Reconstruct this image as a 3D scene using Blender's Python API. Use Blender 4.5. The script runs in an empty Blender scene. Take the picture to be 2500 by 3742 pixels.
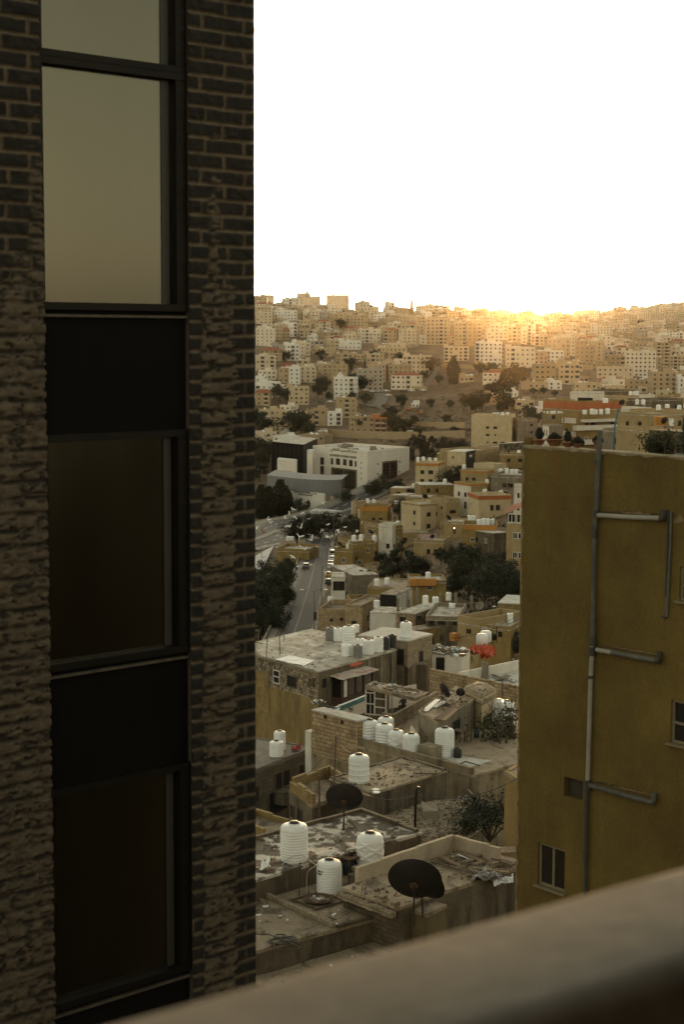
import bpy, math, random
import numpy as np
from mathutils import Vector, Matrix, noise as mnoise
S = bpy.context.scene
COL = S.collection
R = math.radians
# ------------------------------------------------------------------ camera
F, CX, CY = 6000.0, 1250.0, 1871.0            # focal length and centre in pixels of the 2500 x 3742 photograph
PITCH = math.atan(641 / F); ROLL = 0.004
fw = Vector((0, math.cos(PITCH), -math.sin(PITCH)))
r0 = Vector((1, 0, 0)); u0 = Vector((0, math.sin(PITCH), math.cos(PITCH)))
rt = r0 * math.cos(ROLL) + u0 * math.sin(ROLL)
up = u0 * math.cos(ROLL) - r0 * math.sin(ROLL)
cam_d = bpy.data.cameras.new('camera'); cam = bpy.data.objects.new('camera', cam_d); COL.objects.link(cam)
M = Matrix.Identity(4)
for i in range(3):
    M[i][0], M[i][1], M[i][2] = rt[i], up[i], -fw[i]
cam.matrix_world = M
cam_d.sensor_fit = 'VERTICAL'; cam_d.sensor_height = 36; cam_d.sensor_width = 24
cam_d.lens = 36 * F / 3742
cam_d.clip_start = 0.1; cam_d.clip_end = 20000
cam_d.dof.use_dof = True; cam_d.dof.focus_distance = 170; cam_d.dof.aperture_fstop = 3.8
S.camera = cam
# ------------------------------------------------------------------ sky, sun, exposure
SUN_EL, SUN_AZ = R(1.9), R(6.1)                # low sun over the ridge, a little right of the view
w = bpy.data.worlds.new('World'); S.world = w; w.use_nodes = True
wn, wl = w.node_tree.nodes, w.node_tree.links
sky = wn.new('ShaderNodeTexSky'); sky.sky_type = 'NISHITA'; sky.sun_disc = False
sky.sun_elevation = SUN_EL; sky.sun_rotation = SUN_AZ
sky.dust_density = 1.0; sky.air_density = 1.0; sky.ozone_density = 1.0
hs = wn.new('ShaderNodeHueSaturation'); hs.inputs['Saturation'].default_value = 0.26
tint = wn.new('ShaderNodeMix'); tint.data_type = 'RGBA'; tint.blend_type = 'MULTIPLY'
tint.inputs['Factor'].default_value = 1.0; tint.inputs['B'].default_value = (1.0, 0.945, 0.725, 1)
bg = wn['Background']; bg.inputs['Strength'].default_value = 0.15
wl.new(sky.outputs['Color'], hs.inputs['Color']); wl.new(hs.outputs['Color'], tint.inputs['A'])
wl.new(tint.outputs['Result'], bg.inputs['Color'])
sd = bpy.data.lights.new('sun', 'SUN'); sd.energy = 0.36; sd.angle = R(0.5); sd.color = (1.0, 0.52, 0.16)
sun = bpy.data.objects.new('sun', sd); COL.objects.link(sun)
sdir = Vector((math.sin(SUN_AZ) * math.cos(SUN_EL), math.cos(SUN_AZ) * math.cos(SUN_EL), math.sin(SUN_EL)))
HAZE, HG = 0.0000065, 0.970
sun.rotation_euler = sdir.to_track_quat('Z', 'Y').to_euler(); sun.location = sdir * 300
S.view_settings.view_transform = 'Standard'; S.view_settings.look = 'None'
S.view_settings.exposure = 2.38; S.view_settings.gamma = 1.0
S.cycles.use_denoising = True
S.cycles.max_bounces = 5; S.cycles.diffuse_bounces = 3; S.cycles.glossy_bounces = 3
S.cycles.transmission_bounces = 4; S.cycles.volume_bounces = 1; S.cycles.transparent_max_bounces = 12
S.cycles.volume_max_steps = 64
# ------------------------------------------------------------------ pixel <-> world
def ray(x, y):
    return fw + rt * ((x - CX) / F) - up * ((y - CY) / F)
def PD(x, y, d):
    r = ray(x, y); return r * (d / r.y)
def PZ(x, y, z):
    r = ray(x, y); return r * (z / r.z)
class VP:
    """vertical plane through two world points"""
    def __init__(s, a, b):
        s.a = Vector(a); e = Vector((b[0] - a[0], b[1] - a[1], 0)); s.L = e.length; s.e = e.normalized()
        s.n = Vector((s.e.y, -s.e.x, 0))
        if s.n.dot(-s.a) < 0: s.n = -s.n        # towards the camera
    def at(s, x, y):
        r = ray(x, y); return r * (s.n.dot(s.a) / s.n.dot(r))
    def su(s, x, y):
        return (s.at(x, y) - s.a).dot(s.e)
# ------------------------------------------------------------------ objects
def tag(o, label=None, cat=None, group=None, kind=None):
    if label: o['label'] = label
    if cat: o['category'] = cat
    if group: o['group'] = group
    if kind: o['kind'] = kind
    return o
def empty(name, loc, label=None, cat=None, group=None):
    o = bpy.data.objects.new(name, None); COL.objects.link(o); o.location = loc; o.empty_display_size = .2
    return tag(o, label, cat, group)
def link(name, me, parent=None, mw=None, loc=None):
    o = bpy.data.objects.new(name, me); COL.objects.link(o)
    if mw is not None: o.matrix_basis = mw
    if loc is not None: o.location = loc
    if parent is not None: o.parent = parent
    return o
class MB:
    def __init__(s): s.v = []; s.f = []; s.m = []; s.uv = []; s.sm = []
    def face(s, pts, m=0, uv=None, smooth=False):
        i = len(s.v); s.v += [tuple(p) for p in pts]; s.f.append(tuple(range(i, i + len(pts)))); s.m.append(m); s.sm.append(smooth)
        if uv is None:
            a, b, c = Vector(pts[0]), Vector(pts[1]), Vector(pts[2])
            n = (b - a).cross(c - a)
            if n.length == 0: n = Vector((0, 0, 1))
            n.normalize()
            if abs(n.z) > .75: uv = [(p[0], p[1]) for p in pts]
            else:
                t = Vector((-n.y, n.x, 0)).normalized()
                uv = [(t.x * p[0] + t.y * p[1], p[2]) for p in pts]
        s.uv += list(uv)
    def grid(s, P, m=0, smooth=True, close=False):
        """P rows of points -> shared-vertex quads"""
        i = len(s.v); nr, nc = len(P), len(P[0])
        for r in P: s.v += [tuple(p) for p in r]
        for a in range(nr - 1):
            for b in range(nc if close else nc - 1):
                c = (b + 1) % nc
                q = (i + a * nc + b, i + a * nc + c, i + (a + 1) * nc + c, i + (a + 1) * nc + b)
                s.f.append(q); s.m.append(m); s.sm.append(smooth)
                s.uv += [(b / nc, a / nr), ((b + 1) / nc, a / nr), ((b + 1) / nc, (a + 1) / nr), (b / nc, (a + 1) / nr)]
    def box(s, c, ex, ey, ez, m=0, top=None, skip=()):
        """c centre, half vectors"""
        c, ex, ey, ez = Vector(tuple(c)[:3]), Vector(ex), Vector(ey), Vector(ez)
        p = lambda a, b, d: c + ex * a + ey * b + ez * d
        if ex.cross(ey).dot(ez) < 0: ex = -ex
        fs = {'b': [(-1, 1, -1), (1, 1, -1), (1, -1, -1), (-1, -1, -1)], 't': [(-1, -1, 1), (1, -1, 1), (1, 1, 1), (-1, 1, 1)],
              's': [(-1, -1, -1), (1, -1, -1), (1, -1, 1), (-1, -1, 1)], 'n': [(1, 1, -1), (-1, 1, -1), (-1, 1, 1), (1, 1, 1)],
              'e': [(1, -1, -1), (1, 1, -1), (1, 1, 1), (1, -1, 1)], 'w': [(-1, 1, -1), (-1, -1, -1), (-1, -1, 1), (-1, 1, 1)]}
        for k, q in fs.items():
            if k in skip: continue
            s.face([p(*t) for t in q], (top if (top is not None and k == 't') else m))
    def bar(s, a, b, wd, hg, m=0):
        a, b = Vector(a), Vector(b); d = (b - a); L = d.length
        if L < 1e-6: return
        d.normalize(); q = Vector((0, 0, 1)) if abs(d.z) < .95 else Vector((1, 0, 0))
        x = d.cross(q).normalized(); z = x.cross(d)
        s.box((a + b) / 2, d * (L / 2), x * (wd / 2), z * (hg / 2), m)
    def prism(s, poly, z0, z1, m=0, top=None, cap=True, bottom=False, jit=0, step=0, rnd=None):
        n = len(poly); area = sum(poly[i][0] * poly[(i + 1) % n][1] - poly[(i + 1) % n][0] * poly[i][1] for i in range(n))
        if area < 0: poly = poly[::-1]
        if step:
            q = []
            for i in range(n):
                a, b = Vector(poly[i][:2]), Vector(poly[(i + 1) % n][:2]); k = max(1, int((b - a).length / step))
                for j in range(k):
                    p = a.lerp(b, j / k); q.append((p.x + (rnd.uniform(-jit, jit) if j else 0), p.y + (rnd.uniform(-jit, jit) if j else 0)))
            poly = q; n = len(poly)
        zt = [z1 + (rnd.uniform(-jit, jit) if jit else 0) for _ in poly]
        for i in range(n):
            a, b = poly[i], poly[(i + 1) % n]
            s.face([(a[0], a[1], z0), (b[0], b[1], z0), (b[0], b[1], zt[(i + 1) % n]), (a[0], a[1], zt[i])], m)
        if cap: s.face([(p[0], p[1], zt[i]) for i, p in enumerate(poly)], m if top is None else top)
        if bottom: s.face([(p[0], p[1], z0) for p in poly[::-1]], m)
    def tube(s, pts, r, m=0, n=8, cap=True):
        pts = [Vector(p) for p in pts]; rows = []
        rr = r if isinstance(r, (list, tuple)) else [r] * len(pts)
        px = None
        for i, p in enumerate(pts):
            d = (pts[min(i + 1, len(pts) - 1)] - pts[max(i - 1, 0)])
            if d.length < 1e-9: d = Vector((0, 0, 1))
            d.normalize()
            if px is None:
                q = Vector((0, 0, 1)) if abs(d.z) < .9 else Vector((1, 0, 0)); x = d.cross(q).normalized()
            else:
                x = (px - d * px.dot(d)).normalized()
            px = x; y = d.cross(x)
            rows.append([p + x * (math.cos(2 * math.pi * k / n) * rr[i]) + y * (math.sin(2 * math.pi * k / n) * rr[i]) for k in range(n)])
        s.grid(rows, m, True, True)
        if cap:
            s.face(rows[0][::-1], m); s.face(rows[-1], m)
    def lathe(s, c, prof, m=0, n=20, ax=None, cap=True):
        c = Vector(c); rows = []
        z = Vector(ax) if ax else Vector((0, 0, 1)); z.normalize()
        q = Vector((1, 0, 0)) if abs(z.x) < .9 else Vector((0, 1, 0)); x = (q - z * q.dot(z)).normalized(); y = z.cross(x)
        for rad, h in prof:
            rows.append([c + z * h + x * (rad * math.cos(2 * math.pi * k / n)) + y * (rad * math.sin(2 * math.pi * k / n)) for k in range(n)])
        s.grid(rows, m, True, True)
        if cap:
            s.face(rows[0][::-1], m); s.face(rows[-1], m)
    def mesh(s, name, mats, org=(0, 0, 0)):
        me = bpy.data.meshes.new(name)
        V = np.array(s.v, dtype=np.float64).reshape(-1, 3) - np.array(org, dtype=np.float64)
        me.from_pydata(V.tolist(), [], s.f)
        for m in (mats if isinstance(mats, (list, tuple)) else [mats]): me.materials.append(m)
        me.polygons.foreach_set('material_index', s.m); me.polygons.foreach_set('use_smooth', s.sm)
        uvl = me.uv_layers.new(name='UVMap'); uvl.data.foreach_set('uv', np.array(s.uv, dtype=np.float32).ravel())
        me.update(); return me
    def build(s, name, mats, parent=None):
        if not s.f: return None
        if parent is not None:
            return link(name, s.mesh(name, mats, parent.location), parent)
        V = np.array(s.v); org = Vector(((V[:, 0].min() + V[:, 0].max()) / 2, (V[:, 1].min() + V[:, 1].max()) / 2, V[:, 2].min()))
        return link(name, s.mesh(name, mats, org), loc=org)
# ------------------------------------------------------------------ materials
def newmat(name):
    m = bpy.data.materials.new(name); m.use_nodes = True
    return m, m.node_tree.nodes, m.node_tree.links, m.node_tree.nodes['Principled BSDF']
def c4(c): return (c[0], c[1], c[2], 1)
def ramp(n, l, src, stops):
    r = n.new('ShaderNodeValToRGB'); e = r.color_ramp.elements
    e[0].position, e[0].color = stops[0][0], c4(stops[0][1]) if len(stops[0][1]) > 1 else (stops[0][1][0],) * 3 + (1,)
    e[1].position, e[1].color = stops[1][0], c4(stops[1][1]) if len(stops[1][1]) > 1 else (stops[1][1][0],) * 3 + (1,)
    for p, c in stops[2:]:
        k = e.new(p); k.color = c4(c)
    l.new(src, r.inputs['Fac']); return r.outputs['Color']
def mix(n, l, fac, a, b, mode='MIX'):
    x = n.new('ShaderNodeMix'); x.data_type = 'RGBA'; x.blend_type = mode
    for sock, val in (('Factor', fac), ('A', a), ('B', b)):
        if hasattr(val, 'is_linked') or hasattr(val, 'node'): l.new(val, x.inputs[sock])
        elif sock == 'Factor': x.inputs[sock].default_value = val
        else: x.inputs[sock].default_value = c4(val)
    return x.outputs['Result']
def nz(n, l, vec, scale, det=5, rough=.55, dist=0):
    t = n.new('ShaderNodeTexNoise'); t.inputs['Scale'].default_value = scale; t.inputs['Detail'].default_value = det
    t.inputs['Roughness'].default_value = rough; t.inputs['Distortion'].default_value = dist
    l.new(vec, t.inputs['Vector']); return t.outputs['Fac']
def mp(n, l, vec, sc, rot=(0, 0, 0)):
    t = n.new('ShaderNodeMapping'); t.inputs['Scale'].default_value = sc; t.inputs['Rotation'].default_value = rot
    l.new(vec, t.inputs['Vector']); return t.outputs['Vector']
def bump(n, l, h, dist, st, bs):
    b = n.new('ShaderNodeBump'); b.inputs['Distance'].default_value = dist; b.inputs['Strength'].default_value = st
    l.new(h, b.inputs['Height']); l.new(b.outputs['Normal'], bs.inputs['Normal'])
def pos(n): return n.new('ShaderNodeNewGeometry').outputs['Position']
MATS = {}
def plain(name, c, rough=.7, metal=0, var=.15, scale=2):
    if name in MATS: return MATS[name]
    m, n, l, b = newmat(name); p = pos(n)
    col = ramp(n, l, nz(n, l, p, scale), [(.3, tuple(x * (1 - var) for x in c)), (.7, tuple(min(1, x * (1 + var)) for x in c))])
    l.new(col, b.inputs['Base Color']); b.inputs['Roughness'].default_value = rough; b.inputs['Metallic'].default_value = metal
    MATS[name] = m; return m
def plaster(name, c1, c2, stain=(.05, .04, .03), amt=.6, scale=.5, streak=True, bm=.02, fine=14, lo=.52, hi=.72):
    """weathered render: two tones, dark vertical runs, fine grain"""
    if name in MATS: return MATS[name]
    m, n, l, b = newmat(name); p = pos(n)
    col = ramp(n, l, nz(n, l, p, scale, 7, .65), [(.35, c1), (.65, c2)])
    s1 = nz(n, l, mp(n, l, p, (.75, .75, .20) if streak else (1, 1, 1)), 1.3, 6, .7)
    k = ramp(n, l, s1, [(lo, (0,)), (hi, (amt,))])
    col = mix(n, l, k, col, stain)
    fn = nz(n, l, p, fine, 6, .7)
    g = ramp(n, l, fn, [(.3, (.78,)), (.7, (1.12,))]); col = mix(n, l, 1.0, col, g, 'MULTIPLY')
    l.new(col, b.inputs['Base Color']); b.inputs['Roughness'].default_value = .9
    bump(n, l, fn, bm, .6, b); MATS[name] = m; return m
def blocks(name, c1, c2, mort, bw=.4, bh=.2, ms=.014, stain=(.05, .04, .03), amt=.5, bm=.015, sq=0.0):
    if name in MATS: return MATS[name]
    m, n, l, b = newmat(name); p = pos(n)
    uv = n.new('ShaderNodeTexCoord').outputs['UV']
    d = n.new('ShaderNodeVectorMath'); d.operation = 'MULTIPLY_ADD'; d.inputs[1].default_value = (.03, .03, 0)
    nn = n.new('ShaderNodeTexNoise'); nn.inputs['Scale'].default_value = 2.5; nn.inputs['Detail'].default_value = 4; l.new(uv, nn.inputs['Vector'])
    l.new(nn.outputs['Color'], d.inputs[0]); l.new(uv, d.inputs[2])
    t = n.new('ShaderNodeTexBrick'); l.new(d.outputs[0], t.inputs['Vector'])
    t.inputs['Color1'].default_value = c4(c1); t.inputs['Color2'].default_value = c4(c2); t.inputs['Mortar'].default_value = c4(mort)
    t.inputs['Scale'].default_value = 1; t.inputs['Mortar Size'].default_value = ms; t.inputs['Mortar Smooth'].default_value = .3
    t.inputs['Brick Width'].default_value = bw; t.inputs['Row Height'].default_value = bh; t.inputs['Bias'].default_value = sq
    col = t.outputs['Color']
    v = ramp(n, l, nz(n, l, p, 1.2, 7, .7), [(.3, (.65,)), (.72, (1.2,))]); col = mix(n, l, 1.0, col, v, 'MULTIPLY')
    k = ramp(n, l, nz(n, l, mp(n, l, p, (1.5, 1.5, .2)), 1.1, 6, .7), [(.52, (0,)), (.75, (amt,))]); col = mix(n, l, k, col, stain)
    l.new(col, b.inputs['Base Color']); b.inputs['Roughness'].default_value = .9
    h = mix(n, l, .25, t.outputs['Fac'], nz(n, l, p, 18, 5))
    bp = n.new('ShaderNodeBump'); bp.inputs['Distance'].default_value = bm; bp.invert = True; l.new(h, bp.inputs['Height']); l.new(bp.outputs['Normal'], b.inputs['Normal'])
    MATS[name] = m; return m
def roofing(name, c1, c2, dark, amt=.7, patch=None, pamt=0, scale=.35, lo=.5, hi=.62, plo=.55):
    """flat concrete roof: blotched, with crusted dark stains and washed-out patches"""
    if name in MATS: return MATS[name]
    m, n, l, b = newmat(name); p = pos(n)
    col = ramp(n, l, nz(n, l, p, scale, 8, .7, .3), [(.35, c1), (.65, c2)])
    k = ramp(n, l, nz(n, l, mp(n, l, p, (1, .6, 1), (0, 0, .7)), scale * 2.2, 8, .72, .6), [(lo, (0,)), (hi, (amt,))]); col = mix(n, l, k, col, dark)
    if patch:
        k2 = ramp(n, l, nz(n, l, mp(n, l, p, (1, 1, 1), (0, 0, 1.9)), scale * 1.7, 7, .6, .2), [(plo, (0,)), (plo + .06, (pamt,))]); col = mix(n, l, k2, col, patch)
    fn = nz(n, l, p, 9, 7, .75); g = ramp(n, l, fn, [(.3, (.7,)), (.7, (1.2,))]); col = mix(n, l, 1.0, col, g, 'MULTIPLY')
    l.new(col, b.inputs['Base Color']); b.inputs['Roughness'].default_value = .92
    bump(n, l, fn, .04, .7, b); MATS[name] = m; return m
def glassy(name, c=(.012, .012, .011), rough=.08, ior=1.6):
    if name in MATS: return MATS[name]
    m, n, l, b = newmat(name); b.inputs['Base Color'].default_value = c4(c); b.inputs['Roughness'].default_value = rough
    b.inputs['IOR'].default_value = ior; MATS[name] = m; return m
# ------------------------------------------------------------------ terrain
TX = [900, 1250, 1600, 1900, 2500]
TD = [(-400, -34, -34, -34, -34, -34), (40, -34, -34, -34, -34, -34), (60, -33, -33, -33, -33, -33), (100, -35, -35, -35, -35, -34), (150, -42, -40, -40, -38, -36),
      (200, -50, -46, -45, -42, -34), (300, -61, -57, -50, -46.5, -30), (350, -64.5, -59, -51.5, -48, -29.5), (400, -68, -61, -50.5, -44.5, -29), (450, -71, -63, -48.5, -41, -28), (600, -75, -71, -49, -41, -29),
      (700, -83, -79, -59, -46, -30), (830, -87, -84, -71, -53, -33), (1000, -66, -62, -58, -42, -36), (1150, -42, -46, -42, -30, -37), (1400, -10, -15, -14, -8, -33),
      (1700, 18, 12, 8, 5, -16), (2000, 38, 28, 22, 16, 0), (2400, 25, 20, 12, 14, 20), (3200, 0, 0, 8, 28, 55), (3800, -30, -20, -5, 18, 68), (5000, -60, -60, -60, -60, -40), (9000, -90, -90, -90, -90, -90)]
TDA = np.array(TD, dtype=float)
def zg(X, Y):
    x = 1250 + 6000 * X / max(Y, 25.0)
    c = [float(np.interp(Y, TDA[:, 0], TDA[:, i + 1])) for i in range(5)]
    z = float(np.interp(x, TX, c))
    if Y > 250: z += 1.6 * mnoise.noise(Vector((X * .02, Y * .02, 0))) + .6 * mnoise.noise(Vector((X * .07, Y * .07, 3)))
    return z
def gpx(x, y, d0=200, d1=4200):
    """first ground point seen through a pixel"""
    r = ray(x, y); d = d0; st = 6.0
    while d < d1:
        p = r * (d / r.y)
        if p.z < zg(p.x, p.y):
            lo, hi = d - st, d
            for _ in range(12):
                mid = (lo + hi) / 2; p = r * (mid / r.y)
                if p.z < zg(p.x, p.y): hi = mid
                else: lo = mid
            return r * (hi / r.y)
        d += st
    return r * (d1 / r.y)
# ------------------------------------------------------------------ ground sheet
def earth_mat():
    m, n, l, b = newmat('earth'); p = pos(n)
    col = ramp(n, l, nz(n, l, p, .03, 8, .65), [(.35, (.135, .085, .045)), (.6, (.215, .145, .082)), (.75, (.27, .20, .125))])
    k = ramp(n, l, nz(n, l, p, .12, 8, .75), [(.5, (0,)), (.6, (.85,))]); col = mix(n, l, k, col, (.075, .06, .032))
    fn = nz(n, l, p, .9, 8, .75); g = ramp(n, l, fn, [(.3, (.55,)), (.7, (1.3,))]); col = mix(n, l, 1.0, col, g, 'MULTIPLY')
    l.new(col, b.inputs['Base Color']); b.inputs['Roughness'].default_value = 1
    bump(n, l, fn, .5, .8, b); return m
EARTH = earth_mat()
g = MB()
ys = [-350, -100, 0] + list(np.arange(20, 320, 12)) + list(np.arange(320, 1200, 16)) + list(np.arange(1200, 2600, 28)) + list(np.arange(2600, 5000, 90)) + [5400, 6200, 7500, 9000]
ta = [-9, -5, -3, -2, -1.3, -.8, -.5, -.35, -.25, -.18] + list(np.arange(-.14, .34, .008)) + [.4, .5, .7, 1, 1.5, 2.5, 4, 8]
rows = []
for Y in ys:
    sc = max(Y, 120.0)
    rows.append([(t * sc, Y, zg(t * sc, Y)) for t in ta])
g.grid(rows)
o = g.build('ground', EARTH); tag(o, kind='structure')
# ------------------------------------------------------------------ roads
def asphalt_mat(name, c1, c2, sc=.3):
    m, n, l, b = newmat(name); p = pos(n)
    col = ramp(n, l, nz(n, l, mp(n, l, p, (1, .25, 1)), sc, 7, .7), [(.35, c1), (.68, c2)])
    g_ = ramp(n, l, nz(n, l, p, 3, 6, .7), [(.3, (.8,)), (.7, (1.15,))]); col = mix(n, l, 1.0, col, g_, 'MULTIPLY')
    l.new(col, b.inputs['Base Color']); b.inputs['Roughness'].default_value = .85; return m
ASPH = asphalt_mat('asphalt', (.017, .016, .013), (.033, .030, .025))
PAVE = asphalt_mat('pavement', (.13, .115, .085), (.20, .178, .14), .6)
PALE = asphalt_mat('pale_concrete', (.42, .41, .39), (.56, .55, .53), .25)
WORN = plain('worn_road_paint', (.28, .27, .25), .8, 0, .4, 1)
WHITE = plain('white_paint', (.78, .78, .76), .6)
def cline(pts, n=40):
    P = [Vector(p) for p in pts]; out = []
    for i in range(len(P) - 1):
        a, b, c, d = P[max(i - 1, 0)], P[i], P[i + 1], P[min(i + 2, len(P) - 1)]
        for k in range(n):
            t = k / n
            out.append(.5 * ((2 * b) + (c - a) * t + (2 * a - 5 * b + 4 * c - d) * t * t + (3 * b - a - 3 * c + d) * t ** 3))
    out.append(P[-1]); return out
def strip(mb, line, o0, o1, dz, m=0, h=0, dash=None):
    """ribbon beside a centre line draped over the ground"""
    rows = []
    for i, p in enumerate(line):
        d = (line[min(i + 1, len(line) - 1)] - line[max(i - 1, 0)]); d.z = 0; d.normalize(); s = Vector((d.y, -d.x, 0))
        a, b = p + s * o0, p + s * o1
        z = p.z + dz
        row = [(a.x, a.y, z + h), (b.x, b.y, z + h)]
        if h: row = [(a.x, a.y, z - .6)] + row + [(b.x, b.y, z - .6)]
        rows.append(row)
    if dash:
        for i in range(0, len(rows) - dash[0], dash[0] + dash[1]): mb.grid(rows[i:i + dash[0] + 1], m, False)
    else: mb.grid(rows, m, False)
def rp(x, d, lift=1.2):
    X = (x - 1250) / 6000 * d; return Vector((X, d, zg(X, d) + lift))
ST = cline([rp(1020, 262), rp(1055, 308), rp(1096, 353), rp(1132, 414), rp(1158, 486), rp(1183, 573), rp(1222, 680)], 16)
HW = cline([rp(780, 560), rp(925, 600), rp(1010, 650), rp(1085, 705), rp(1180, 725), rp(1300, 742), rp(1450, 770)], 16)
for q in ST: q.z = max(q.z, zg(q.x, q.y) + 1.0)
for q in HW: q.z = max(q.z, zg(q.x, q.y) + 1.0)
m = MB(); strip(m, ST, -3.3, 3.3, 0); o = m.build('road', ASPH); tag(o, kind='structure')
m = MB(); strip(m, ST, -4.9, -3.3, 0, 0, .14); o = m.build('pavement', PAVE); tag(o, kind='structure')
m = MB(); strip(m, ST, 3.3, 4.6, 0, 0, .14); o = m.build('pavement', PAVE); tag(o, kind='structure')
m = MB(); strip(m, ST, -.07, .07, .02, 0); strip(m, ST, -3.0, -2.9, .02, 0); o = m.build('road_marking', WORN); tag(o, kind='structure')
m = MB(); strip(m, HW, -13, 13, 0); o = m.build('road', ASPH); tag(o, kind='structure')
m = MB(); strip(m, HW, -1.6, 1.6, 0, 0, .2); o = m.build('median_kerb', PAVE); tag(o, kind='structure')
m = MB(); strip(m, HW, 13, 16, 0, 0, .2); o = m.build('pavement', PAVE); tag(o, kind='structure')
m = MB(); strip(m, HW, -19, -13, 0, 0, .2); o = m.build('pavement', PAVE); tag(o, kind='structure')
m = MB(); strip(m, HW, -7.4, -7.2, .03, 0, 0, (2, 2)); strip(m, HW, 7.2, 7.4, .03, 0, 0, (2, 2)); strip(m, HW, 12.2, 12.4, .03); strip(m, HW, -12.4, -12.2, .03)
o = m.build('road_marking', WHITE); tag(o, kind='structure')
# pale concrete slope below the dual carriageway
m = MB(); rows = []
for i in range(9):
    t = i / 8; r_ = []
    for k in range(7):
        u_ = k / 6; x, y = (895 + 105 * t) * (1 - u_) + (895 + 70 * t) * u_, (2062 - 60 * t) * (1 - u_) + (2140 - 62 * t) * u_; r_.append(gpx(x, y, 300) + Vector((0, 0, .8)))
    rows.append(r_)
m.grid(rows, 0, False); o = m.build('concrete_ramp', PALE); tag(o, kind='structure')
# low kerb wall along the left of the street
m = MB(); strip(m, ST, -5.3, -4.9, 0, 0, .75); o = m.build('roadside_wall', PAVE); tag(o, 'long low concrete wall along the pavement left of the curving street', 'wall')
# far dirt road and retaining walls on the hillside
def hill_path(pts, wd, mat, name, lift=.5):
    L = cline([Vector(gpx(x, y, 850)) + Vector((0, 0, lift)) for x, y in pts], 8); mm = MB(); strip(mm, L, -wd / 2, wd / 2, 0, 0, .02)
    return tag(mm.build(name, mat), kind='structure')
hill_path([(1480, 1592), (1560, 1588), (1640, 1577), (1700, 1568), (1760, 1566)], 7, PAVE, 'dirt_road')
hill_path([(1370, 1490), (1395, 1465), (1390, 1440)], 9, PAVE, 'hill_road', .8)
hill_path([(1230, 1450), (1330, 1478), (1420, 1500)], 5, PAVE, 'hill_road')
hill_path([(1558, 1425), (1570, 1395), (1590, 1360), (1606, 1325)], 3.0, PAVE, 'stair_path', .6)
# ------------------------------------------------------------------ stone tower on the left
A_ = PD(400, 1230, 15.8); AZT = math.atan(6750 / 6000)
TW = VP(A_, A_ + Vector((math.sin(AZT), math.cos(AZT), 0)))
te, tn = TW.e, TW.n
def tS(x, y=1230): return TW.su(x, y)
def tZ(y, x=400): return TW.at(x, y).z
def tP(s_, z, off=0): return Vector((A_.x, A_.y, 0)) + te * s_ + tn * off + Vector((0, 0, z))
s_edge, s_pl = tS(926), tS(690); s_wr, s_wl = tS(690), tS(158); s_far = s_wl - 1.6
ZT, ZB = 8.5, -34.0
tower = empty('stone_tower', (A_.x, A_.y, ZB), 'dark rough stone tower with a tall strip of glazing, filling the left edge', 'building')
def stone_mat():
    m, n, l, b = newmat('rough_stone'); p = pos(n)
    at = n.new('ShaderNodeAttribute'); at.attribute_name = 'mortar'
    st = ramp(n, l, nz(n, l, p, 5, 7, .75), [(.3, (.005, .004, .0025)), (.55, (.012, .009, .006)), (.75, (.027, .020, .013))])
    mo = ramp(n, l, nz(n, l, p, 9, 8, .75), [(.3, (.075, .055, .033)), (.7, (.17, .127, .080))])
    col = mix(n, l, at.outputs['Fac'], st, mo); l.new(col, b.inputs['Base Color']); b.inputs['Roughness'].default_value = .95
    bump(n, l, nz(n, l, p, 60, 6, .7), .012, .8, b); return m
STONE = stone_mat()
def sm(a, b, x): t = np.clip((x - a) / (b - a), 0, 1); return t * t * (3 - 2 * t)
def fnoise(u, v, seed):
    """cheap value noise on arrays"""
    rng = np.random.RandomState(seed); T = rng.rand(128, 128); out = np.zeros_like(u); amp = 1; tot = 0; f = 1
    for k in range(4):
        x, y = u * f + 17.3 * k, v * f + 5.1 * k; xi, yi = np.floor(x).astype(int), np.floor(y).astype(int); fx, fy = x - xi, y - yi
        fx = fx * fx * (3 - 2 * fx); fy = fy * fy * (3 - 2 * fy)
        a, b_, c, d = T[yi % 128, xi % 128], T[yi % 128, (xi + 1) % 128], T[(yi + 1) % 128, xi % 128], T[(yi + 1) % 128, (xi + 1) % 128]
        out += amp * ((a * (1 - fx) + b_ * fx) * (1 - fy) + (c * (1 - fx) + d * fx) * fy); tot += amp; amp *= .55; f *= 2.07
    return out / tot
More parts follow.
